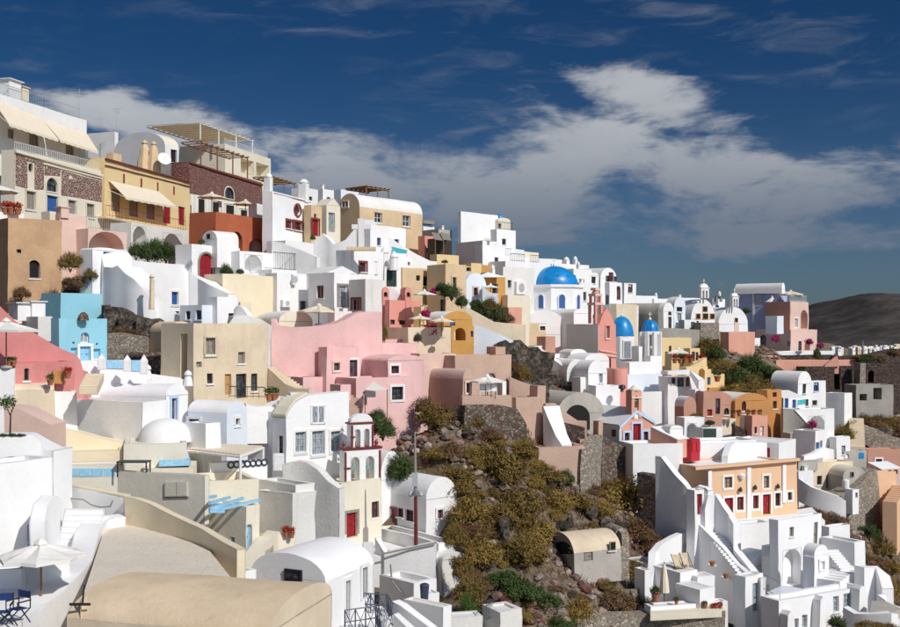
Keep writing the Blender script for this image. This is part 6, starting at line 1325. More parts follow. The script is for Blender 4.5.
k = 113 / F / 4.48; cc = P(672, 412, 113); r3 = thing('bell_tower', 'white open octagonal belfry under a ribbed blue cap', 'bell tower', cc - UP * 5); rr = 44 * k
for a in range(8): th_ = a * math.pi / 4 + .3; MB().cbox(cc + Vector((math.cos(th_) * rr, math.sin(th_) * rr, -1.5)), .2, .2, 1.5, th_).build('column', 'white', None, r3)
MB().lathe(cc - UP * .1, [(rr * 1.1, -.2), (rr * 1.15, 0), (rr * 1.1, .15)], 8, .3).build('cornice', 'white', None, r3); MB().lathe(cc - UP * 3.1, [(rr * 1.12, -.2), (rr * 1.16, 0), (rr * 1.1, .15)], 8, .3).build('lower_cornice', 'white', None, r3); dome(r3, cc + UP * .1, 37 * k, 46 * k, 'dome_blue', 'cap', 24, 8)
h = H('belfry_base', 'white tower base with arched opening under the ribbed cap', 'tower', None, 622, 722, 476, 610, 30, 'white', d=112, l=4, par=.1); h.o('h', 640, 480, 690, 530, 'void', 'a')
h = H('white_house', 'white church house with ribbed cap behind its flat roof', 'house', None, 580, 724, 548, 660, 30, 'white', d=107, l=4, par=.2); H('white_house', 'white narrow panel house joined to the belfry base', 'house', None, 675, 726, 520, 610, 35, 'white_clean', d=109, l=2)
# ---- white village behind the dome
h = H('vaulted_house', 'white two storey vaulted house with tall arched windows on the skyline', 'house', 405, 450, 522, 172, 300, 42, 'white_clean', 'vaultL', d=131, rise=50, l=7); h.o('w', 487, 145, 505, 186, 'wine', 'a'); h.o('w', 509, 163, 520, 186, 'wine'); h.o('w', 474, 160, 486, 186, 'wine')
h = H('white_house', 'white lower house with big arched wine window', 'house', 470, 490, 547, 190, 310, 42, 'white_clean', d=127, par=.2); h.o('w', 522, 207, 540, 268, 'wine', 'a'); h.o('d', 472, 245, 490, 300, 'wine', 'a')
h = H('white_house', 'slim white tower house with one dark opening on the skyline', 'house', None, 555, 608, 192, 260, 42, 'white_clean', d=135, l=3); h.o('w', 573, 198, 593, 236, 'wine')
h = H('white_house', 'small white dormer house with dark grid window', 'house', None, 400, 442, 160, 290, 35, 'white', 'vaultL', d=128, l=4, rise=16); h.o('w', 406, 164, 428, 194, 'dark')
for i, (xl, xn, xr, yt, yb, d, lab) in enumerate(((None, 270, 400, 105, 220, 134, 'white curved roof house behind the great dome'), (None, 330, 410, 128, 300, 126, 'white stepped house beside the great dome'), (None, 355, 415, 190, 330, 122, 'white stairwell block between dome and vaulted house'), (None, 100, 300, 108, 220, 131, 'white long terrace behind the great dome'), (None, 0, 130, 115, 260, 124, 'white house with dark rail uphill of the great dome'), (None, 0, 125, 205, 330, 114, 'white shaded house beside the dome drum'), (None, 490, 620, 290, 340, 126, 'white wall terrace with blue door behind pink gable'))):
    h = H('white_house', lab, 'house', xl, xn, xr, yt, yb, 44, 'white_clean' if i % 2 else 'white', d=d, l=6)
    if i == 0: h.chimney(.3, .3, .6, .5, 'white'); h.chimney(.7, .6, .45, .7, 'white')
    if i == 5: h.o('w', 40, 178, 50, 205, 'dark'); h.o('w', 95, 222, 112, 262, 'wine')
    if i == 6: h.o('d', 500, 295, 522, 330, 'bluesh')
h = H('sand_wall', 'sandy sloping wall running up to the white skyline houses', 'wall', None, 520, 612, 285, 380, 55, 'sand', d=123, l=3)
h = H('stone_vault', 'long grey stone barrel vault with rough render', 'house', 582, 735, 776, 330, 400, 40, 'grey_plaster', 'vaultL', d=128, rise=50, rmat='concrete', l=12); 
h = H('chapel', 'little white gabled chapel front with wine door on the stone vault', 'chapel', None, 733, 778, 320, 400, 38, 'white', 'vaultL', d=127.3, l=.8, rise=40); h.o('d', 754, 345, 768, 398, 'wine'); h.o('w', 754, 313, 768, 338, 'wine', 'a')
for i, (xn, xr, yt, d, lab) in enumerate(((608, 700, 248, 150, 'low white skyline terrace beyond the stone vault'), (690, 790, 262, 152, 'long white skyline roof beyond the chapel'), (780, 900, 258, 154, 'white skyline roof behind the lavender gable chapel'))): H('white_house', lab, 'house', None, xn, xr, yt, yt + 80, 40, 'white_clean', d=d, l=6, par=.2)
h = H('chapel', 'pale lavender rounded house with dark loft opening', 'house', None, 780, 832, 300, 400, 35, 'white_blue', 'vaultL', d=131, l=5, rise=46); h.o('w', 792, 293, 818, 322, 'void'); h.o('d', 795, 330, 815, 360, 'shut')

O(340, 280)
ribwall('stone_wall', 'rough grey stone foot under the mauve retaining walls', 'wall', [(560, 566, 640), (640, 562, 650), (720, 560, 660), (790, 575, 690), (830, 640, 720)], 'rubble', .8, 1.5, wob=.25)

# ================================================================== far end of the town
O(640, 280, 7.467)
h = H('chapel', 'white scalloped chapel with ochre framed windows and white belfry', 'chapel', None, 382, 560, 290, 380, 34, 'white', 'vaultL', d=134, l=8, rise=148, rmat='white', cell=1); 
for q in ((470, 200, 500, 234), (420, 254, 448, 288), (470, 252, 506, 290), (525, 254, 553, 288)): h.panel('window', [(q[0], q[1]), (q[2], q[1]), (q[2], q[3]), (q[0], q[3])], 'dark_void', .05, 'R'); h.panel('surround', [(q[0] - 5, q[1] - 5), (q[2] + 5, q[1] - 5), (q[2] + 5, q[3] + 5), (q[0] - 5, q[3] + 5)], 'orange_wood', .03, 'R')
k = 134 / F / 7.467; belfry('bell_tower', 'white belfry with two small arches on the scalloped chapel', P(475, 136, 134.5), h.tR, 84 * k, 78 * k, 'white', ((2, 1.0),), None, .5)
h = H('chapel', 'white scalloped chapel with single window beside the salmon wall', 'chapel', None, 585, 806, 330, 395, 32, 'white', 'vaultL', d=136, l=8, rise=130, rmat='white', cell=1); h.o('w', 706, 282, 728, 316, 'void', '', 'R'); h.panel('door', [(704, 318), (738, 318), (738, 380), (704, 380)], 'pink_pale', .05, 'R')
belfry('bell_tower', 'white belfry with paired arches on the chapel beside the lilac house', P(703, 200, 136.5), h.tR, 66 * k, 80 * k, 'white', ((2, 1.0),), None, .5)
h = H('white_house', 'white flat house with black water tank on the skyline', 'house', None, 540, 636, 140, 300, 34, 'white', d=142, l=6); t = thing('water_tank', 'black roof water tank on the white skyline house', 'tank', P(588, 142, 142)); m = MB(); m.tube(P(562, 130, 142), P(614, 130, 142), 12 * k, n=14); m.build('drum', 'black_iron', None, t); [MB().cbox(P(x, 146, 142), .12, .3, .3).build('cradle', 'steel', None, t) for x in (572, 604)]
antenna('thin antenna beside the black water tank', P(606, 120, 142), 2)
h = H('white_house', 'white house front with wine door and grey stone yard', 'house', None, 330, 452, 296, 380, 30, 'white', d=130, l=4, par=.2); h.o('d', 381, 312, 412, 368, 'wine'); h.o('w', 424, 305, 441, 340, 'shut')
H('stone_house', 'grey rubble yard wall beside the chapel', 'wall', None, 450, 590, 318, 390, 28, 'pale_rubble', d=129, l=3, par=.1)
ribwall('retaining_wall', 'long grey rendered retaining wall below the chapels', 'wall', [(140, 365, 440, 124), (250, 362, 445, 126), (380, 366, 450, 128), (560, 380, 460, 131), (600, 385, 470, 131.5)], 'grey_plaster', 1.0, 3, wob=.12)
# yellow houses
h = H('yellow_house', 'yellow house with blue door and flower pots', 'house', None, 155, 380, 432, 610, 30, 'yellow', d=120, l=5, par=.2); h.o('w', 215, 492, 233, 545, 'dark')
h = H('yellow_house', 'small yellow wing with two dark windows and white awning', 'house', None, 235, 362, 536, 640, 28, 'yellow', d=117, l=3, par=.1); h.o('w', 252, 540, 272, 580, 'dark'); h.o('w', 290, 540, 310, 580, 'dark'); h.o('w', 342, 540, 358, 576, 'dark'); umbrella('white square awning parasol by the yellow wing', P(285, 600, 114.5), 1.4, 1.2, 'canvas_white', 4, .5)
h = H('yellow_house', 'bright yellow house end with blue door and arch', 'house', None, 374, 450, 510, 650, 30, 'yellow', d=116.5, l=3, par=.15); h.o('d', 388, 535, 412, 605, 'bluesh'); h.o('d', 418, 538, 437, 600, 'wine'); flowers('red flowering creeper on the yellow house end', 465, 585, 24, 115.5, 250, 'petal_red')
for i, x in enumerate((260, 300, 335, 380)): pot_plant('orange flower pot along the yellow terrace', P(x, 622, 113.5), .9, 'bright', 'flower pots along the yellow terrace', i != 1)
ribwall('curved_wall', 'yellow curved terrace wall below the blue door', 'wall', [(380, 640, 760, 113), (440, 615, 760, 113), (480, 590, 760, 113.5), (500, 578, 760, 114)], 'yellow', .5, 2)
O(520, 340)
h = H('yellow_house', 'yellow lower house with dark arch beneath the flowered terrace', 'house', None, 745, 838, 120, 230, 35, 'yellow', d=109, l=4, par=.15); h.o('h', 800, 128, 826, 190, 'void', 'a')
O(700, 260)
h = H('yellow_house', 'yellow cottage with blue door beside the dark hillside', 'house', None, -5, 50, 490, 580, 35, 'yellow', d=112, l=3); h.o('d', 18, 525, 48, 560, 'bluesh'); h = H('yellow_house', 'low yellow terrace with potted palm', 'house', None, 45, 110, 512, 570, 30, 'yellow', d=113, l=3, par=.15); pot_plant('potted palm on the low yellow terrace', P(78, 545, 111), 1.1, 'green')
# lilac and pink villa
h = H('lilac_house', 'tall lilac blue house with white rounded roof', 'house', 160, 360, 392, 138, 300, 52, 'lilac', d=150, par=.1); h.panel('shutter', [(248, 155), (278, 155), (278, 212), (248, 212)], 'grey_paint', .06, 'L'); h.panel('corner_pipe', [(236, 130), (244, 130), (244, 280), (236, 280)], 'trim', .1, 'L')
H('roof_vault', 'white rounded roof band on the lilac house', 'roof', 156, 366, 382, 130, 139, 52, 'white_clean', 'vaultL', d=149.5, rise=28, sink=.3)
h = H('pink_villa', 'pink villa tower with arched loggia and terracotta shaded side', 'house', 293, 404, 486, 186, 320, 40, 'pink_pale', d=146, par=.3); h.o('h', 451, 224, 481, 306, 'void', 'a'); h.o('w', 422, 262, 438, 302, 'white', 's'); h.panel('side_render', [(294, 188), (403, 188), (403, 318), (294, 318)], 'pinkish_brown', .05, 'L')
h.rail('R', .05, .95, .8, 'white_paint', .2)
h2 = H('pink_villa', 'pink villa ground floor with bougainvillea arches', 'house', 252, 405, 526, 312, 430, 40, 'pink_pale', d=141, par=.2); h2.o('w', 388, 360, 406, 388, 'grey', 'o', 'L'); h2.o('d', 440, 362, 455, 405, 'wine'); h2.o('h', 468, 365, 492, 405, 'void', 'a'); h2.o('d', 270, 335, 296, 388, 'dark', 'a', 'L')
H('white_house', 'white flat glazed porch on the pink villa side', 'porch', 293, 345, 375, 250, 310, 45, 'white_blue', d=139, par=.1, sink=.6); H('low_wall', 'long white terrace wall before the pink villa', 'wall', None, 230, 600, 410, 432, 18, 'white_clean', d=136, l=2, par=.1); H('low_wall', 'white shaded block beside the salmon wall', 'wall', None, 228, 270, 350, 420, 30, 'white', d=137, l=2)
H('stone_band', 'dark rubble terrace strip under the pink villa', 'wall', None, 310, 620, 428, 450, 15, 'dark_rubble', d=135, l=2, par=.1)
umbrella('cream parasol on the pink villa roof', h.roofpt(.5, .35, -.3), 1.7, 1.8, 'canvas'); umbrella('white pointed parasol at the villa roof edge', P(323, 215, 150), 1.0, 1.5, 'canvas_white', 8, .2, None, .7)
bush('green shrub in front of lilac house wall', 205, 235, 24, 'green', 26, d=145); flowers('magenta bougainvillea over the villa arches', 340, 366, 22, 138, 400); flowers('bright magenta bougainvillea at the villa corner', 490, 378, 18, 137, 350); flowers('pink bougainvillea along the villa terrace', 540, 395, 18, 136, 350); bush('tall green plant at the villa terrace end', 525, 440, 20, 'green', 60, d=134.5)
H('salmon_block', 'plain salmon block wall with shaded end on the dark hillside', 'house', 92, 130, 247, 322, 440, 35, 'salmon', d=128, par=.2)
H('salmon_wall', 'long salmon terrace wall above the stone retaining walls', 'wall', None, 340, 715, 450, 490, 14, 'salmon', d=131, l=2, par=.1); ribwall('salmon_fin', 'salmon stepped fin wall on the terrace', 'wall', [(560, 470, 490, 130), (600, 440, 490, 130), (615, 430, 490, 130), (622, 455, 490, 130)], 'salmon', .5, .5)
H('salmon_wall', 'sloping salmon stair wall below the white villa terrace', 'wall', None, 268, 345, 430, 470, 20, 'salmon', d=132, l=1.5, par=.1)
# stone retaining walls, ruin
O(700, 260)
h = H('stone_wall', 'dark brown stone retaining wall with tall shadowed recesses', 'wall', None, 470, 720, 478, 620, 14, 'dark_rubble', d=129, l=2, par=.1, wob=.15); h.o('h', 602, 485, 628, 580, 'void'); h.o('h', 690, 485, 718, 580, 'void')
h = H('stone_ruin', 'dark stone ruin wall with black arched doorway', 'house', None, 738, 910, 460, 600, 12, 'dark_rubble', d=132, l=3, par=.1, wob=.2); h.o('h', 755, 492, 780, 548, 'void', 'a')
H('stone_wall', 'buff stone corner pier between retaining wall and ruin', 'wall', None, 716, 742, 462, 590, 14, 'pale_rubble', d=128.5, l=2, par=.05)
ribwall('stone_wall', 'rough dark terrace wall below the far village', 'wall', [(620, 430, 470, 136), (700, 428, 470, 137), (800, 420, 470, 139), (910, 400, 470, 141)], 'dark_rubble', 2, 1, wob=.3)
for q in ((745, 452, 60, 'green', 34), (800, 450, 40, 'olive', 26), (870, 425, 40, 'rust', 30), (700, 440, 30, 'olive', 20)): bush('green scrub on the terrace above the stone ruin', *q[:4], q[4], d=133.5, group='scrub above the stone ruin')
h = H('grey_house', 'grey concrete house with black doorways below the stone ruin', 'house', None, 700, 866, 560, 615, 14, 'grey_plaster', d=123, l=3, par=.15); h.o('h', 776, 572, 814, 625, 'void'); h.o('h', 716, 600, 748, 630, 'void')
# far village under the hill
fv = random.Random(11); lab_ = ('white', 'cream', 'ochre', 'pale blue', 'sand')
mats_ = ('white', 'cream_pale', 'ochre_pale', 'white_blue', 'sand')
for i in range(70):
    x = fv.uniform(588, 910); d = fv.uniform(330, 560); yb = 414 - (d - 330) * .06 - (30 * ((x - 780) / 130) ** 2 * fv.random() if x > 780 else 0); w = fv.uniform(7, 17); hh = fv.uniform(9, 19); m_ = fv.choice(range(5)) if i % 3 == 0 else 0
    vlt = fv.random() < .3
    q = H('village_house', 'small flat or vaulted house in the village under the dark hill', 'house', None, x, x + w, yb - hh, yb, fv.uniform(15, 50), mats_[m_], 'vaultL' if vlt else 'flat', d=d, l=5, rise=5 if vlt else 0, sink=1.5, group='village houses under the hill', wob=0, cell=6)
    q.o('w', x + w * .3, yb - hh * .6, x + w * .55, yb - hh * .2, 'void')
t = thing('mast', 'thin tall mast rising in the far village', 'mast', P(730, 405, 330)); MB().tube(P(730, 415, 330), P(729, 362, 330), .35, .15).build('pole', 'steel', None, t)
# hillside bushes near the salmon block
for q in ((30, 370, 50, 'olive', 60), (65, 390, 40, 'green', 45), (20, 330, 30, 'olive', 30), (110, 430, 40, 'ochre', 30), (120, 470, 60, 'olive', 55), (170, 500, 60, 'green', 60), (230, 450, 50, 'green', 60), (300, 500, 56, 'green', 60), (340, 520, 30, 'bright', 50), (240, 530, 66, 'olive', 55), (140, 550, 50, 'ochre', 45), (200, 560, 60, 'olive', 50), (40, 470, 40, 'olive', 50), (445, 500, 40, 'green', 50), (330, 490, 30, 'rust', 30), (75, 440, 44, 'ochre', 40)): bush('dense wild shrub on the steep bank below the salmon block', q[0], q[1], q[2] * 1.5, q[3], q[4] * 1.4, off=-3, group='wild shrubs on the bank below the salmon block')
# ---- middle right houses
O(700, 360)
h = H('orange_house', 'orange house with two dark windows and vaulted wing', 'house', 252, 300, 366, 135, 300, 40, 'orange', d=108, par=.15); h.o('w', 326, 145, 344, 166, 'wine'); h.o('w', 326, 184, 344, 218, 'wine'); h.o('w', 280, 186, 298, 220, 'wine', 'a', 'L')
h = H('vaulted_house', 'orange vaulted wing with pale roof and arched gable', 'house', None, 155, 300, 185, 270, 26, 'orange', 'vaultL', d=106, l=5, rise=34, rmat='roof_white'); h.o('w', 186, 186, 206, 228, 'wine', 'a')
H('ochre_terrace', 'long ochre terrace wall above the orange houses', 'wall', None, 35, 290, 125, 200, 22, 'ochre', d=112, l=4, par=.15)
h = H('vaulted_house', 'old red brown vaulted house with wine doors', 'house', None, 10, 152, 205, 290, 24, 'pinkish_brown', 'vaultL', d=105, l=5, rise=62, rmat='orange'); h.o('d', 67, 172, 92, 250, 'wine'); h.o('w', 108, 215, 130, 245, 'dark', 'a'); h.o('d', 28, 220, 55, 255, 'redsh')
h = H('pink_house', 'small coral cottage with blue grey door', 'house', None, 234, 304, 250, 350, 30, 'salmon', d=100.5, l=4, par=.15); h.o('d', 270, 296, 285, 340, 'trimblue'); h.o('w', 245, 300, 256, 330, 'dark')
for i, x in enumerate((60, 150, 175, 215, 240, 268)): pot_plant('red flower pot on the orange house terrace', P(x, 252, 102.5), .6, 'bright', 'pots on the orange terrace', i % 2 == 0)
H('white_house', 'white step block before the red brown vault', 'house', None, -10, 90, 262, 380, 24, 'white', d=101, l=4).o('h', 15, 305, 70, 345, 'void'); H('cream_house', 'cream lean wall beside the rubble bank', 'house', None, 75, 162, 266, 370, 20, 'cream_pale', d=103, l=4); H('white_house', 'grey white small house beside the coral cottage', 'house', 178, 232, 238, 250, 360, 40, 'white', d=103, par=.2)
ribwall('stone_wall', 'stony ramp between the cream wall and the coral cottage', 'wall', [(160, 290, 370, 101), (200, 310, 375, 101), (250, 350, 385, 101)], 'dark_rubble', 1.2, 1, wob=.2)
for q in ((315, 330, 26, 'olive', 36), (40, 285, 26, 'olive', 24), (640, 290, 60, 'olive', 60), (680, 270, 50, 'green', 60), (455, 420, 36, 'grey', 50), (700, 400, 30, 'ochre', 20)): bush('loose olive shrub between the houses on the lower bank', *q[:4], q[4], off=-1, group='olive shrubs between the lower houses')
h = H('vaulted_house', 'tall white vaulted house with slit window and turquoise shade', 'house', 315, 438, 500, 108, 260, 38, 'white_clean', 'vaultL', d=114, rise=56, rmat='white'); h.o('w', 461, 104, 476, 150, 'dark'); h.o('w', 466, 176, 488, 206, 'dark')
h = H('white_house', 'grey white house with blue grey window', 'house', None, 497, 562, 95, 240, 30, 'white', d=116, l=5); h.o('w', 510, 100, 532, 140, 'blue'); h.o('w', 504, 180, 524, 202, 'dark'); H('white_house', 'white blank house side with cream lit end', 'house', 550, 645, 682, 150, 240, 46, 'white', d=117)
t = H('white_porch', 'white porch with blue doors and sloping roof', 'porch', None, 375, 470, 172, 250, 26, 'white_clean', 'shed', d=110, l=3, rise=30, rmat='roof_white'); t.o('d', 380, 172, 395, 215, 'bluesh'); t.o('d', 412, 178, 428, 215, 'bluesh')
t = thing('shade_sail', 'turquoise cloth hanging on the white porch', 'awning', P(450, 195, 109)); MB().prism([P(435, 182, 109), P(474, 178, 109.5), P(472, 198, 108.8), P(437, 202, 108.6)], UP * .05).build('cloth', 'turquoise', None, t); MB().tube(P(436, 215, 108.7), P(436, 182, 108.7), .04).build('pole', 'white_paint', None, t)
ribwall('stair_wall', 'greyish sloping stair wall under the white porch', 'wall', [(372, 220, 340, 106), (420, 222, 340, 106), (460, 265, 345, 105.5), (500, 312, 350, 105)], 'concrete', .6, 1.5, cap='white_clean')
h = H('white_house', 'white terrace with grey arched recess and magenta flowers', 'house', None, 420, 602, 225, 330, 26, 'white', d=107, l=4, par=.1); h.o('h', 488, 250, 560, 310, 'void', 'a'); flowers('magenta flowers hanging in the arched recess', 505, 305, 24, 105, 300)
h = H('white_house', 'little white house with bright blue door by the lane', 'house', 418, 516, 554, 318, 430, 46, 'white', d=101, par=.1, rmat='concrete'); h.o('d', 519, 368, 535, 418, 'bluesh'); h.o('w', 538, 360, 548, 392, 'blue')
H('white_house', 'grey white lane side house below the stair wall', 'house', None, 405, 520, 328, 440, 12, 'concrete', d=102.5, l=4, par=.1)
ribwall('lane_wall', 'white lane wall climbing past the blue door', 'wall', [(465, 430, 460, 99.5), (510, 415, 450, 100), (560, 390, 430, 102), (600, 400, 430, 104)], 'white_clean', .4, 1); deck('lane', 'pale lane passing the little white house', 'lane', [(440, 460), (520, 455), (610, 400), (600, 385), (560, 395), (470, 440)], P(500, 445, 100).z, 'concrete', .8)
H('white_house', 'white house block with leaning side at the lane end', 'house', None, 612, 672, 345, 430, 30, 'white_clean', d=108, l=4); h = H('grey_house', 'grey house with bright blue shutter by the lane', 'house', None, 645, 745, 408, 470, 18, 'concrete', d=108.5, l=4, par=.1); h.panel('shutter', [(711, 415), (733, 415), (733, 441), (711, 441)], 'dome_blue', .06); h.o('h', 648, 418, 668, 440, 'void', 'a')
stairs('stairs', 'steep cream outside stairs on the bank', P(705, 395, 112), P(700, 260, 118), 1.5, 16, 'sand')
h = H('salmon_house', 'brownish salmon flat house beside the bank', 'house', None, 750, 910, 402, 500, 12, 'pinkish_brown', d=112, l=5, par=.1, rmat='salmon'); 
h = H('cream_house', 'cream stone house with dark doors and open porch', 'house', 440, 505, 685, 462, 600, 20, 'sand', d=99, par=.15); h.o('w', 524, 518, 546, 560, 'void', '', 'R'); h.o('d', 565, 515, 584, 572, 'shut', '', 'R'); h.o('h', 600, 480, 672, 578, 'void', '', 'R')
h = H('vaulted_house', 'round fronted cream room beside the open porch', 'house', None, 640, 742, 520, 600, 16, 'concrete', 'vaultL', d=97.5, l=4, rise=40, rmat='cream_pale'); h.o('w', 672, 500, 688, 524, 'void', '', 'R'); t = thing('water_tank', 'white upright water tank beside the round fronted room', 'tank', P(653, 575, 96)); MB().lathe(P(653, 578, 96), [(.3, 0), (.3, .75), (.25, .82), (.05, .88)], 14).build('drum', 'trim', None, t)
H('white_house', 'white flat block beside the peach mansion roof end', 'house', None, 440, 508, 500, 600, 20, 'white_clean', d=96.5, l=4); ribwall('stone_wall', 'grey rubble wall curving below the cream house', 'wall', [(560, 600, 680, 95), (640, 590, 680, 96), (720, 560, 680, 97), (770, 500, 660, 98), (800, 490, 660, 99)], 'pale_rubble', 1.5, 2, wob=.3)
ribwall('lane_wall', 'white low wall sloping down the scrubby bank', 'wall', [(440, 530, 570, 95), (500, 570, 600, 94), (560, 590, 615, 93.5), (620, 610, 640, 93), (655, 630, 650, 93)], 'white_clean', .4, 1.2)
H('peach_house', 'peach walled yard house with stairs below the bank', 'house', None, 770, 880, 505, 640, 24, 'peach', d=99, l=4, par=.2); stairs('stairs', 'peach steps climbing the yard house wall', P(850, 640, 96), P(900, 560, 100), 1.2, 9, 'peach', solid=4.5)
H('white_house', 'small white cube on the scrubby bank', 'house', None, 684, 712, 580, 650, 30, 'white_clean', d=94, l=1.2, par=.1, sink=.8).o('w', 697, 592, 706, 615, 'wine')
h = H('white_house', 'white pavilion house with two dark windows at the bank', 'house', None, 815, 905, 490, 560, 20, 'pink_pale', 'shed', d=106, l=4, rise=22, rmat='white_clean'); h.o('w', 838, 492, 856, 512, 'void'); h.o('w', 866, 492, 884, 512, 'void')
ribwall('stone_wall', 'pale rock ledge wall running down the bank', 'wall', [(725, 285, 330, 117), (800, 310, 360, 117), (905, 350, 390, 118)], 'pale_rubble', 3.0, 1, wob=.5)
for q in ((760, 245, 60, 'rust', 50), (820, 270, 60, 'ochre', 45), (870, 300, 50, 'rust', 40), (780, 290, 40, 'olive', 40), (885, 260, 40, 'rust', 40), (840, 240, 40, 'olive', 40), (750, 380, 40, 'rust', 36), (735, 225, 46, 'olive', 44), (800, 232, 50, 'rust', 46), (865, 236, 46, 'ochre', 44)): bush('rusty scrub on the bank beside the grey concrete house', *q[:4], q[4], off=-1, group='rusty scrub beside the concrete house')
O(700, 487)
for q in ((500, 70, 55, 'olive', 55), (560, 120, 60, 'rust', 55), (620, 130, 50, 'rust', 50), (690, 200, 60, 'olive', 60), (760, 150, 70, 'green', 66), (820, 220, 70, 'olive', 70), (780, 280, 70, 'rust', 60), (860, 300, 60, 'ochre', 60), (840, 400, 80, 'ochre', 90), (880, 480, 60, 'olive', 70), (740, 260, 50, 'olive', 50), (880, 380, 50, 'rust', 60), (800, 340, 50, 'rust', 45)): bush('dry olive brown shrub on the bank behind the white stepped house', *q[:4], q[4], off=-1.5, group='shrubs behind the white stepped house')
for x, y, r_ in ((470, 40, 40), (530, 60, 44), (590, 80, 40), (640, 90, 36), (505, 95, 34)): bush('rust brown thicket along the white lane wall on the bank', x, y, r_, 'rust', r_ * .9, off=-3, group='thicket along the lane wall')

# ================================================================== small pink chapel, peach mansion, white stepped house
O(520, 340)
h = H('pink_chapel', 'small pink chapel with white edged gable and red door', 'chapel', 330, 445, 600, 378, 490, 30, 'salmon', 'gableL', d=85.5, rise=72, rmat='white', l=7); h.o('d', 505, 372, 540, 475, 'redsh', 's', sur='trim_blue'); h.o('w', 468, 415, 490, 465, 'wine', 's', sur='trim_blue'); h.o('w', 553, 410, 573, 456, 'wine', 's', sur='trim_blue')
h.panel('side_render', [(331, 380), (444, 378), (444, 470), (331, 470)], 'white', .05, 'L'); h.panel('niche', [(512, 330), (528, 330), (528, 354), (512, 354)], 'trim', .06, 'R'); h.panel('side_hatch', [(415, 400), (432, 402), (432, 432), (415, 432)], 'wine', .09, 'L')
for a, b in (((443, 384), (520, 312)), ((520, 312), (602, 362))):
    p, q = h.at('R', *a, .02), h.at('R', *b, .02); MB().prism([p, q, q - UP * .25, p - UP * .25], h.nR * .12).build('gable_edge', 'trim_blue', None, h.root)
h.panel('corner_band', [(443, 380), (451, 380), (451, 470), (443, 470)], 'trim_blue', .05, 'R')
k = 86 / F / 4.48; q = P(510, 312, 86.5); q2 = thing('bell_tower', 'pink arched bell gable on the small pink chapel', 'bell tower', q - UP); m = MB(); archgate(m, q - UP * .6, h.tR, 58 * k, 88 * k + .6, .7, [(17 * k, 41 * k)], 74 * k + .4); m.build('arch', 'salmon', None, q2); MB().lathe(q + UP * 88 * k, [(26 * k, -.05), (28 * k, .06), (16 * k, .2), (4 * k, .4)], 10).build('crest', 'cream_pale', None, q2); bell(q2, q + UP * 40 * k, .3); MB().cbox(q + UP * 55 * k + h.nR * .36, 30 * k, .05, .06, math.atan2(h.tR.y, h.tR.x)).build('band', 'cream_pale', None, q2)
v = H('stone_vault', 'grey cement vault with big dark arch behind the pink chapel', 'house', None, 170, 375, 330, 440, 26, 'concrete', 'vaultL', d=86.5, rise=92, rmat='concrete', l=5); v.o('h', 205, 290, 312, 400, 'void', 'a', 'R') if False else None
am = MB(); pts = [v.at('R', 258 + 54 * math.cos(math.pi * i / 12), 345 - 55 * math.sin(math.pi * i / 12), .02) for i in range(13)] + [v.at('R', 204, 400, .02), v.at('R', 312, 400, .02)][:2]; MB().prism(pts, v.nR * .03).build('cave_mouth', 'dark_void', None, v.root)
H('white_house', 'grey white wall house behind the pink chapel with square dark window', 'house', None, 360, 735, 236, 420, 22, 'white', d=103, l=5, par=.1).o('w', 645, 298, 677, 334, 'wood', 's')
H('white_house', 'white blue wall block above the pink chapel roof', 'house', None, 482, 638, 155, 260, 24, 'white_blue', d=106, l=5, par=.15)
h = H('white_house', 'white house with three wine and blue doors and sloping side', 'house', None, 662, 790, 165, 290, 26, 'white', d=105, l=5, par=.1); h.o('w', 678, 165, 696, 196, 'wine'); h.o('d', 704, 165, 734, 210, 'blue'); h.o('w', 742, 165, 760, 208, 'wine'); ribwall('eave', 'white flat eave above the wine and blue doors', 'roof', [(660, 140, 158, 104), (760, 135, 158, 104.5), (800, 180, 230, 104)], 'white_clean', 1.5, -.05)
h = H('white_house', 'white lower house with black arched gate', 'house', None, 735, 828, 348, 480, 22, 'white', d=93, l=4, par=.15); h.o('h', 748, 372, 795, 470, 'void', 'a'); h.op['R'] and None
h = H('white_house', 'white yard wall with dark green board', 'house', None, 820, 905, 392, 470, 18, 'white', d=92, l=2, par=.1); h.panel('board', [(822, 396), (878, 396), (878, 440), (822, 440)], 'dark_green', .05)
h = H('white_house', 'white house end with blue shuttered window', 'house', None, 785, 830, 222, 340, 36, 'white_clean', d=101, l=4); h.o('w', 795, 226, 810, 290, 'bluesh'); H('vault_end', 'small brown arched oven end by the blue shutter', 'oven', None, 735, 790, 300, 335, 20, 'pinkish_brown', 'vaultL', d=98, l=3, rise=45, rmat='white')
bush('olive bush on the flat roof by the black arched gate', 790, 345, 36, 'olive', 26, d=97); bush('low green plants beside the dark green board', 850, 375, 30, 'green', 24, d=93)
H('orange_house', 'orange house corner with dark wine doors', 'house', None, 820, 905, 232, 350, 20, 'pinkish_brown', d=100, l=4).o('d', 875, 262, 896, 330, 'wine').o('w', 838, 310, 860, 340, 'redsh')
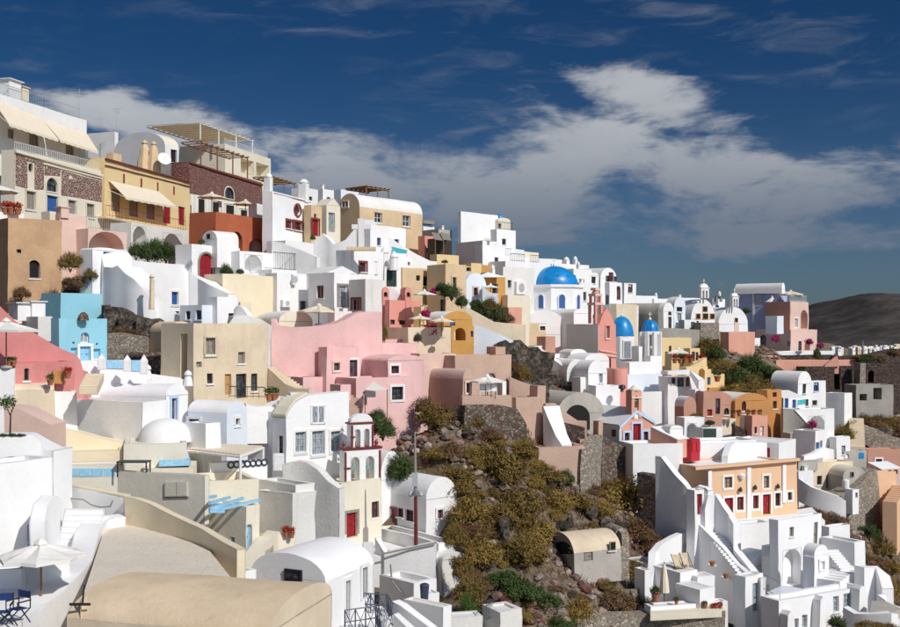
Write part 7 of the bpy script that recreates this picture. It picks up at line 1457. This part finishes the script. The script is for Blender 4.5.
# terraces left of the chapel
h = H('white_house', 'white house with green door and curved stair wall below the pink church', 'house', None, 290, 400, 95, 240, 32, 'white', 'vaultL', d=97, l=4, rise=36, rmat='white_clean'); h.o('w', 357, 143, 372, 215, 'dark'); h.o('w', 376, 155, 386, 195, 'dark')
H('white_house', 'white terrace box with dark green door beside the rubble', 'house', None, 270, 345, 168, 260, 24, 'white', d=94, l=3).o('d', 298, 190, 320, 236, 'green'); H('white_house', 'low white rim terrace below the round coral turret', 'house', None, 340, 450, 205, 260, 22, 'white_clean', d=92.5, l=4, par=.5)
t = thing('coral_turret', 'round coral turret wall beside the pink church door', 'turret', P(445, 195, 96)); MB().lathe(P(445, 230, 96), [(40 * k, 0), (40 * k, 90 * k), (34 * k, 110 * k), (30 * k, 112 * k)], 16).build('drum', 'coral', None, t, True); H('coral_wall', 'coral side wall stepping from the round turret', 'wall', None, 420, 482, 128, 220, 25, 'coral', d=97, l=2); t = thing('dark_dish', 'dark round dish on the low white terrace', 'satellite dish', P(457, 225, 92)); MB().lathe(P(457, 232, 92), [(.15, 0), (.1, .15), (.32, .32), (.26, .55), (.05, .6)], 12).build('bowl', 'black_iron', None, t)
ribwall('sloping_wall', 'long grey white wall sloping over the loose rubble', 'wall', [(62, 30, 150, 99), (130, 75, 170, 98), (200, 125, 190, 97), (240, 150, 205, 96), (300, 185, 225, 95)], 'white_old', .8, 1, wob=.12); H('terracotta_hut', 'small terracotta hut at the sloping wall top', 'hut', 75, 115, 158, -15, 60, 35, 'pinkish_brown', d=101, par=.1)
for i, (x, y0, y1) in enumerate(((70, 25, 90), (135, 62, 110), (170, 80, 130), (225, 62, 110))): H('white_house', ('white cube stepping by the terracotta hut', 'white cube with dark vent on the sloping terrace', 'white cube under the grey church wall', 'white vaulted block under the grey church wall')[i], 'house', None, x, x + 72, y0, y1, 26, 'white', 'vaultL' if i == 3 else 'flat', d=101 - i * .5, l=4, rise=20 if i == 3 else 0, par=.1)
ribwall('mauve_stair_wall', 'brown pink parapet with stairs sloping past the cement vault', 'wall', [(115, 285, 440, 81), (160, 282, 450, 81.3), (200, 320, 455, 81.6), (260, 362, 460, 82), (300, 365, 465, 82)], 'mauve', .5, 1.5, wob=.05); ribwall('stone_wall', 'dark stone wall face under the brown pink parapet', 'wall', [(130, 330, 470, 80.7), (200, 370, 475, 81.2), (290, 395, 480, 81.6)], 'dark_rubble', .5, 1.5, wob=.15)
H('mauve_house', 'mauve terrace house with tall corner pier', 'house', -10, 40, 105, 255, 470, 35, 'mauve', d=80.5, par=.1); H('mauve_pier', 'slim mauve pier on the terrace corner', 'wall', None, 78, 116, 205, 300, 30, 'mauve', d=81, l=1, par=.05); ribwall('ramp_wall', 'bright white ramp wall wedged between mauve terraces', 'wall', [(104, 295, 470, 80.3), (125, 350, 475, 79.8), (160, 430, 480, 79.3), (190, 475, 485, 79)], 'white_clean', 1.5, 1); H('mauve_terrace', 'long mauve terrace parapet above the scrub', 'wall', None, 80, 290, 480, 560, 14, 'mauve', d=78, l=3, par=.3, wob=.1); H('mauve_pier', 'mauve gate pier beside the small chapel', 'wall', None, 350, 370, 365, 430, 20, 'mauve', d=82.5, l=.8, par=.05); H('salmon_floor', 'salmon stepped floor block before the cement vault', 'terrace', None, 270, 360, 448, 500, 14, 'salmon', d=81, l=3, par=.05)
ribwall('stone_wall', 'pale rubble retaining wall below the chapel yard', 'wall', [(275, 490, 600, 78.5), (320, 485, 600, 79), (365, 430, 560, 81)], 'pale_rubble', 1, 2, wob=.2); ribwall('stone_wall', 'dark rubble bank wall beside the pink chapel', 'wall', [(365, 430, 500, 82), (420, 460, 500, 83), (470, 480, 510, 83.5)], 'rubble', 1.5, 5, wob=.25)
# chapel yard, red gate
H('white_house', 'bright white yard wall below the pink chapel', 'wall', None, 505, 730, 468, 560, 12, 'white_clean', d=82, l=3, par=.2); ribwall('ramp_wall', 'brownish ramp with white top beside the pink chapel', 'wall', [(585, 392, 470, 85), (640, 420, 470, 84), (705, 450, 470, 83)], 'salmon', 1.5, 1, cap='white_clean'); H('white_post', 'round topped white gate post by the ramp', 'post', None, 672, 730, 396, 470, 20, 'white_clean', 'vaultL', d=84, l=1.2, rise=14)
t = H('red_gate', 'bright red gate cabinet on the white roof of the peach mansion', 'gate', None, 768, 806, 446, 510, 45, 'red_bright', d=83.5, l=.25, par=.05, sink=.6, wob=0, rmat='red_bright'); t.panel('raised_panel', [(770, 455), (786, 455), (786, 498), (770, 498)], 'red_bright', .04); t.panel('raised_panel', [(790, 455), (806, 455), (806, 498), (790, 498)], 'red_bright', .04); 
for i, (x0, x1, y0, y1, d_, lab) in enumerate(((725, 1000, 470, 560, 85.5, 'white curved roof wall behind the peach mansion'), (810, 1060, 455, 540, 87, 'white roof step beside the red gate'))): H('roof_wall', lab, 'wall', None, x0, x1, y0, y1, 16, 'white_clean', d=d_, l=3, par=.15)
O(700, 360)
h = H('roof_house', 'white roof room with red door on the peach mansion', 'house', 130, 350, 428, 372, 440, 55, 'white_clean', 'flat', d=88, par=.1); h.panel('door', [(277, 394), (313, 393), (313, 440), (277, 442)], 'red', .05, 'L'); ribwall('roof_curve', 'white curved lip along the peach mansion roof room', 'wall', [(125, 430, 450, 84), (140, 385, 450, 85), (160, 368, 450, 86), (300, 370, 450, 88)], 'white_clean', .5, .5)
# peach mansion
O(640, 420, 6.27)
pm = H('peach_mansion', 'large peach mansion with white pilasters, red shutters and white flat roof', 'house', 178, 418, 985, 300, 640, 26, 'peach', d=80, par=.12, rmat='white_clean', sink=6)
O(700, 360)
for q in ((108, 523, 143, 573), (284, 518, 309, 573)): pm.o('w', *q, 'wood', 's')
O(700, 487)
for q in ((109, 48, 147, 160), (280, 32, 316, 120)): pm.o('d', *q, 'redsh', 's')
for q in ((165, 43, 194, 103), (236, 36, 262, 96), (336, 26, 360, 84)): pm.o('w', *q, 'red', 's')
pm.o('w', 392, 22, 412, 58, 'dark', 's')
O(640, 420, 6.27)
pm.strip('cornice', 330, 292, 985, 236, 'peach', 18, .35, 'R')
for x in (419, 664): pm.panel('pilaster', [(x + 2, 318 - (x - 418) * .09), (x + 26, 316 - (x - 418) * .09), (x + 26, 640), (x + 2, 640)], 'white_clean', .12, 'R')
O(700, 360); pm.panel('pilaster', [(366, 470), (382, 469), (382, 640), (366, 640)], 'white_clean', .12, 'R')
for x, y0 in ((182, 590), (248, 580), (350, 575)):
    p = pm.at('R', x, y0, .2); MB().lathe(p, [(.1, 0), (.16, .15), (.05, .35)], 8).build('wall_lamp', 'black_iron', None, pm.root)
p = pm.at('R', 186, 518, .1); MB().lathe(p - UP * .2, [(.2, 0), (.28, .25), (.1, .4)], 10).build('wall_light', 'trim', None, pm.root)
O(640, 420, 6.27)
# white stair walls before the peach mansion
ribwall('sweeping_wall', 'grey white garden wall sweeping down in a long curve to the peach mansion', 'wall', [(95, 232, 620, 77), (130, 238, 625, 76.7), (170, 290, 630, 76.3), (220, 355, 635, 75.8), (265, 400, 640, 75.3), (300, 440, 640, 75), (335, 438, 640, 74.8), (365, 420, 640, 74.6), (405, 430, 640, 74.5), (425, 445, 640, 74.3)], 'white', .6, 1.5, cap='white_clean')
ribwall('stair_wall', 'white stair wall descending from the peach mansion corner', 'wall', [(405, 560, 700, 73.8), (425, 470, 700, 74), (470, 465, 700, 74), (520, 545, 720, 73.5), (580, 630, 760, 73)], 'white_clean', .5, 1.5)
dg = H('gate_wall', 'white gate pier with narrow dark red door', 'wall', None, 340, 400, 440, 620, 30, 'white', d=73.8, l=.8, par=.05); dg.o('d', 356, 462, 388, 592, 'redsh'); ribwall('cave_shadow_wall', 'dark cave wall hollow under the garden wall', 'wall', [(-20, 330, 600, 79), (60, 350, 610, 78.5), (140, 400, 620, 78)], 'dark_rubble', 1, 1, wob=.2)
O(700, 487)
# white stepped house
H('stepped_house', 'plain white terrace wall below the peach mansion doors', 'house', None, 148, 320, 168, 480, 20, 'white_clean', d=74, l=1.4, par=.5, sink=3)
deck('mansion_terrace', 'white terrace floor before the red mansion doors', 'terrace', [(150, 190), (560, 150), (500, 90), (110, 150)], P(128, 168, 79).z, 'white_clean', .5)
w1 = H('stepped_house', 'white upper block of the stepped house with arched courtyard', 'house', 312, 352, 546, 148, 480, 36, 'white_clean', d=69.5, par=.5, sink=3); w1.o('w', 402, 178, 420, 222, 'shut', '', 'R'); w1.o('d', 512, 158, 529, 262, 'shut', '', 'R'); w1.o('h', 373, 278, 452, 442, 'void', 'a', 'R')
gd = w1.at('R', 400, 330, -1.3); gb = w1.at('R', 430, 436, -1.3); MB().box(gd, Vector((w1.tR * .95)), -w1.nR * .06, UP * (gb.z - gd.z)).build('glass_door', 'curtained', None, w1.root)
v2 = cbarrel('stepped_house', 'little white vaulted room beside the courtyard arch', 'house', 512, 575, 312, 264, 66.5, 34, 2.2, 'white_clean', 'white_clean', 7); v2.o('w', 540, 320, 555, 372, 'shut', 's', 'R') if False else None
H('stepped_house', 'white side wall block under the little vaulted room', 'house', 462, 512, 580, 316, 460, 36, 'white_clean', d=66.3, par=.05).o('w', 538, 332, 556, 370, 'shut', 's', 'R')
cbarrel('stepped_house', 'white half vault with peach shadowed end by the stairs', 'house', 232, 345, 360, 300, 71, 40, 1.4, 'white_clean', 'white_clean', 8)
ribwall('stair_wall', 'long white stair wall falling along the courtyard', 'wall', [(20, 30, 300, 75), (70, 35, 320, 74.5), (100, 90, 340, 74), (148, 165, 380, 72.5), (150, 280, 400, 71.5), (230, 380, 450, 69.5)], 'white_clean', .5, 2); ribwall('stair_wall', 'outer white stair wall with terracotta pots on its ledge', 'wall', [(-10, 165, 420, 74), (50, 225, 440, 73), (100, 270, 460, 72), (160, 345, 480, 70.5), (215, 395, 500, 69), (272, 405, 560, 67.5)], 'white_clean', .35, 2)
for i in range(14): 
    pass
stairs('stairs', 'white open steps climbing between the stair walls', P(225, 400, 69.5), P(20, 140, 75.5), 1.5, 20, 'white_clean')
for i, (x, y0) in enumerate(((55, 345), (116, 400), (177, 468))): 
    t = thing('wall_pot', 'terracotta pot perched on the white stair ledge', 'flower pot', P(x, y0 + 8, 71 - i * 1.2), 'terracotta pots on the white stair ledge'); MB().lathe(P(x, y0 + 8, 71 - i * 1.2), [(.13, 0), (.18, .24), (.2, .25), (.2, .3), (.16, .29)], 14).build('pot', 'terracotta_pot', None, t, True); MB().box(P(x - 14, y0 + 11, 71.3 - i * 1.2), (.5, 0, 0), (0, .6, 0), UP * .06).build('ledge', 'white_clean', None, t)
h = H('stepped_house', 'white front wing of the stepped house with tall windows', 'house', 272, 352, 742, 512, 700, 30, 'white_clean', d=61.5, par=.5, sink=3); h.o('w', 596, 490, 622, 560, 'grey', '', 'R'); h.o('w', 645, 476, 680, 546, 'grey', '', 'R'); h.o('w', 420, 590, 442, 640, 'grey', '', 'R'); h.o('w', 458, 572, 480, 630, 'grey', '', 'R')
for i, (x, y0) in enumerate(((510, 480), (365, 545), (685, 430))): a = h.at('R', x, y0, .25); b_ = h.at('R', x + 14, y0 + 170, .5); MB().prism([h.at('R', x - 8, y0 + 20, .0), h.at('R', x + 4, y0, .0), h.at('R', x + 22, y0 + 30, .0), h.at('R', x + 30, y0 + 200, .0), h.at('R', x - 14, y0 + 200, .0)], h.nR * .6).build('buttress', 'white_clean', None, h.root)
rl = thing('railing', 'grey metal railing at the courtyard edge', 'railing', P(290, 460, 63)); railing(P(285, 462, 65.5), P(358, 502, 63), .95, 'grey_paint', rl, 9)
dk = deck('courtyard', 'pale turquoise courtyard floor of the stepped house', 'terrace', [(300, 470), (370, 440), (500, 455), (400, 505), (340, 505)], P(400, 470, 66).z, 'white_blue', .5)
h = H('gate_house', 'white gate wall with narrow doorway at the stepped house', 'wall', None, 205, 280, 402, 560, 36, 'white_clean', d=67, l=1, par=.05); h.o('d', 238, 430, 262, 555, 'grey', '')
# outer right wall, cream roof, spiral steps
ce = H('stepped_house', 'white end tower of the stepped house with cream roof panel', 'house', 545, 690, 740, 250, 460, 36, 'white_clean', d=70, par=.6, rmat='cream'); H('stepped_house', 'white upper parapet behind the cream roof panel', 'house', 545, 580, 672, 180, 260, 30, 'white_clean', d=74, par=.3)
stairs('stairs', 'white curved steps up to the cream roof', P(575, 420, 66), P(665, 350, 68.5), 1.4, 7, 'white_clean'); stairs('stairs', 'white open-tread steps on the end tower', P(660, 370, 67.5), P(585, 280, 69.5), .9, 8, 'white_clean')
ribwall('curved_wall', 'white curved outer wall wrapping the end tower', 'wall', [(735, 360, 560, 66), (785, 362, 570, 66.5), (800, 400, 580, 66), (815, 455, 590, 65.5)], 'white_clean', .7, 3, cell=.5); ribwall('curved_wall', 'white low wall curving round the lower terrace', 'wall', [(640, 535, 640, 60.5), (690, 565, 650, 60), (760, 570, 660, 59.5), (860, 565, 670, 59), (890, 570, 680, 59.5)], 'white_clean', .5, 2); ribwall('curved_wall', 'white wall sweeping out from the end tower', 'wall', [(795, 480, 600, 64.5), (830, 505, 610, 64), (880, 530, 620, 64), (930, 545, 640, 64.5)], 'white_clean', .6, 2)
deck('lower_terrace', 'pale lower terrace floor inside the curved white wall', 'terrace', [(760, 560), (860, 560), (905, 545), (830, 510), (770, 510)], P(800, 545, 62).z, 'concrete', .5)
for q in ((615, 620, 56, 'green', 56), (760, 630, 90, 'olive', 40), (850, 640, 60, 'olive', 40)): bush('scrub at the foot of the stepped house', *q[:4], q[4], d=57, group='scrub at the foot of the stepped house')
# sun terrace
O(500, 470, 3.996)
ribwall('curved_wall', 'curved white terrace wall enclosing the deck chairs', 'wall', [(578, 560, 600, 67.5), (590, 470, 600, 68), (618, 385, 590, 69), (620, 330, 580, 70), (650, 295, 560, 71.5), (700, 265, 540, 73.5), (760, 238, 520, 76)], 'white_clean', .45, 2.5, cell=.5)
tz = P(715, 405, 68).z
H('sun_terrace', 'white raised sun terrace block with deck chairs', 'terrace', 640, 720, 790, 410, 520, 32, 'white_clean', d=67, par=.02, l=5); 
for i in range(2): q = P(712 + i * 34, 402 - i * 6, 68.3 + i * .5); lounger('striped deck chair on the white sun terrace', q, R(100), 'deck chairs on the sun terrace')
H('white_cube', 'white cube seat with black pot on the sun terrace', 'block', 700, 798, 860, 478, 560, 34, 'white_clean', d=64.5, par=.02); H('round_table', 'round white masonry table by the stair wall', 'table', None, 790, 862, 428, 450, 20, 'white_clean', d=67, l=1.5, par=.02)
fu = thing('folded_parasol', 'closed cream parasol standing on the lower terrace', 'parasol', P(657, 525, 66)); q = P(657, 528, 66); MB().tube(q, q + UP * 2.4, .04).build('pole', 'wood', None, fu); MB().lathe(q + UP * .5, [(.12, 0), (.3, .1), (.24, .8), (.12, 1.6), (.03, 1.85)], 9).build('canopy', 'canvas', None, fu, wob=.03)
for i, (x, y0, s_) in enumerate(((623, 522, .8), (705, 535, .4), (818, 558, .5), (862, 560, .42), (880, 556, .42), (850, 562, .4))): pot_plant('terracotta pot with flowers on the sun terrace edge', P(x, y0, 64.5), s_, 'green', 'pots on the sun terrace', i > 2)
H('low_wall', 'low white front wall of the lower sun terrace', 'wall', 575, 600, 745, 545, 580, 14, 'white_clean', d=64, w=5, par=.05); H('white_wall', 'narrow white end wall of the sun terrace', 'wall', None, 578, 604, 400, 560, 30, 'white_clean', d=67.5, l=1, par=.05); deck('floor_slab', 'pale floor of the lower sun terrace', 'terrace', [(600, 545), (700, 540), (880, 548), (905, 560), (600, 575)], P(700, 552, 64.5).z, 'cream_pale', .4)
H('rock_wall', 'pale rock retaining wall below the sun terrace', 'wall', None, 430, 590, 480, 590, 12, 'pale_rubble', d=67.5, l=3, par=.05, wob=.25)
# ruined vault hut on the slope
rh = H('ruined_hut', 'ruined stone barrel hut with arched openings on the scrubby slope', 'hut', 195, 300, 487, 330, 400, 22, 'concrete', 'vaultR', d=dep(300, 400) + .3, rise=62, rmat='tan', wob=.12, cell=.7, sink=.9); rh.o('d', 338, 305, 374, 362, 'shut', '', 'R'); rh.o('w', 436, 285, 460, 320, 'void', '', 'R')
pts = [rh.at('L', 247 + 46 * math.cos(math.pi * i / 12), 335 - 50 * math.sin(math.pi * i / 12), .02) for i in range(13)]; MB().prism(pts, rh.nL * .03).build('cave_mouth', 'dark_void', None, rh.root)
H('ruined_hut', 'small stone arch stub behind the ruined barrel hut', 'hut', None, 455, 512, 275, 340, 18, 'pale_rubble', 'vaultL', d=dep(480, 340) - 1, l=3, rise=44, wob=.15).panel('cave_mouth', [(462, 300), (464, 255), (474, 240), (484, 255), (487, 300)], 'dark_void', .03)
ribwall('stone_wall', 'tumbled stone wall beside the ruined hut', 'wall', [(150, 330, 380, 71), (200, 350, 400, 71), (270, 400, 440, 70.5)], 'pale_rubble', .8, 1, wob=.25); ribwall('stone_wall', 'short broken stone post wall on the slope', 'wall', [(345, 500, 570, 66.5), (365, 500, 570, 66.5)], 'pale_rubble', .6, 1, wob=.1)
ribwall('stone_wall', 'dark ledge wall above the sun terrace', 'wall', [(470, 400, 460, 71), (530, 385, 455, 72), (590, 380, 450, 73)], 'rubble', 2, 1, wob=.2); ribwall('stone_path_wall', 'long stone path edge along the slope foot', 'wall', [(310, 598, 640, 62), (450, 580, 640, 63.2), (600, 575, 640, 64), (800, 570, 640, 64), (905, 565, 640, 64)], 'pale_rubble', 1.0, 1, wob=.15)
# rock outcrops and caves on the slope
def crag(label, x, y, rx, ry, mat='pale_rubble', off=0, seed=1):
    d = dep(x, y) + off; k = d / F / _sc; c = P(x, y, d) - UP * ry * k * .45; t = thing('rock_outcrop', label, 'rock', c - UP * ry * k * .5, 'rock outcrops on the slope'); m = MB(); n = 14; vs = []; fs = []
    for j in range(9):
        for i in range(n):
            e = math.pi * (j / 8 - .5); a = 6.283 * i / n; v = Vector((math.cos(e) * math.cos(a), math.cos(e) * math.sin(a), math.sin(e))); f = 1 + .55 * mnoise.noise(v * 1.4 + Vector((seed * 7, 0, 0))) + .3 * mnoise.noise(v * 3.5 + Vector((seed * 3, 1, 0))); vs.append(c + Vector((v.x * rx * k * f, v.y * rx * k * .8 * f, v.z * ry * k * f)))
    for j in range(8):
        for i in range(n): fs.append((j * n + i, j * n + (i + 1) % n, (j + 1) * n + (i + 1) % n, (j + 1) * n + i))
    m.add(vs, fs).build('boulder', 'rockface', None, t, True, .12, sharp=30)
O(0, 0, 1)
for i, (x, y, rx, ry, m) in enumerate(((505, 525, 8, 18, 'pale_rubble'), (590, 505, 10, 12, 'pale_rubble'), (470, 430, 10, 9, 'pale_rubble'), (455, 465, 9, 7, 'pale_rubble'), (560, 480, 7, 10, 'pale_rubble'), (520, 470, 9, 7, 'rubble'), (470, 415, 14, 10, 'rubble'), (500, 415, 14, 14, 'rubble'), (570, 520, 6, 6, 'pale_rubble'), (605, 520, 10, 8, 'pale_rubble'), (550, 375, 14, 14, 'rubble'), (570, 385, 10, 10, 'rubble'), (880, 430, 16, 8, 'pale_rubble'), (850, 500, 12, 12, 'pale_rubble'), (835, 520, 8, 8, 'rubble'), (115, 300, 10, 8, 'pale_rubble'), (130, 315, 14, 9, 'pale_rubble'), (145, 335, 8, 8, 'pale_rubble'))): crag('rough pale rock outcrop jutting from the scrubby slope', x, y, rx * .75, ry * .75, m, 0, i)
# shrubs of the open slope
S1 = [(556, 578, 11, 7, 'rust'), (604, 572, 12, 7, 'olive'), (572, 582, 8, 5, 'grey'), (437, 405, 20, 18, 'olive'), (425, 392, 14, 12, 'rust'), (383, 415, 15, 15, 'green'), (378, 400, 10, 9, 'green'), (400, 455, 14, 18, 'green'), (440, 437, 18, 10, 'ochre'), (455, 470, 22, 20, 'olive'), (480, 450, 20, 16, 'ochre'), (500, 470, 24, 26, 'olive'), (520, 445, 20, 14, 'olive'), (470, 500, 22, 22, 'ochre'), (500, 510, 20, 18, 'olive'), (520, 500, 22, 24, 'olive'), (535, 530, 22, 22, 'ochre'), (525, 550, 22, 22, 'olive'), (480, 540, 20, 22, 'ochre'), (470, 575, 16, 20, 'olive'), (490, 590, 18, 14, 'rust'), (545, 470, 20, 12, 'olive'), (560, 500, 18, 16, 'ochre'), (575, 490, 20, 14, 'olive'), (600, 500, 16, 14, 'ochre'), (628, 490, 28, 26, 'ochre'), (640, 470, 18, 14, 'olive'), (610, 475, 14, 12, 'olive'), (635, 520, 20, 14, 'rust'), (655, 530, 18, 12, 'rust'), (638, 560, 15, 18, 'ochre'), (655, 548, 14, 12, 'rust'), (615, 590, 22, 14, 'rust'), (578, 605, 17, 18, 'ochre'), (545, 590, 16, 12, 'green'), (520, 580, 22, 16, 'green'), (505, 570, 18, 14, 'green'), (560, 610, 16, 10, 'green'), (465, 610, 14, 12, 'green'), (445, 600, 12, 10, 'olive'), (700, 622, 30, 10, 'ochre'), (640, 622, 16, 8, 'olive'), (540, 620, 16, 8, 'green'), (540, 400, 10, 8, 'rust'), (520, 375, 10, 16, 'olive'), (525, 400, 10, 8, 'olive'), (465, 405, 16, 10, 'grey'), (490, 430, 14, 10, 'rust'), (455, 520, 12, 16, 'olive'), (462, 550, 12, 18, 'olive')]
KL = {'olive': 'rounded olive brown shrub on the open rocky slope', 'ochre': 'rounded golden ochre shrub on the open rocky slope', 'green': 'dull green shrub on the open rocky slope', 'rust': 'dry rust brown shrub on the open rocky slope', 'grey': 'leafless grey shrub on the open rocky slope'}
for x, y, rx, ry, kd in S1: bush(KL[kd], x, y, rx * 1.2, kd, ry * 1.3, off=-.3, group=kd + ' shrubs of the open slope')

br = random.Random(21); placed = [(x, y) for x, y, *_ in S1]; n_ = 0
while n_ < 75:
    x, y = br.uniform(430, 700), br.uniform(400, 622)
    if not inside(ROUGH[0][0], x, y) or (540 < x < 632 and 522 < y < 588) or min((x - a) ** 2 + ((y - b) * 1.3) ** 2 for a, b in placed) < 90: n_ += .02; continue
    kd = br.choice(('ochre', 'ochre', 'olive', 'olive', 'rust', 'rust') if x < 560 and y < 560 else ('rust', 'rust', 'ochre', 'green', 'grey', 'olive')); r_ = br.uniform(7, 15); placed.append((x, y)); n_ += 1
    bush(KL[kd], x, y, r_, kd, r_ * br.uniform(.7, 1.1), off=-.2, group=kd + ' shrubs of the open slope')
for _h in ALL: _h.build()
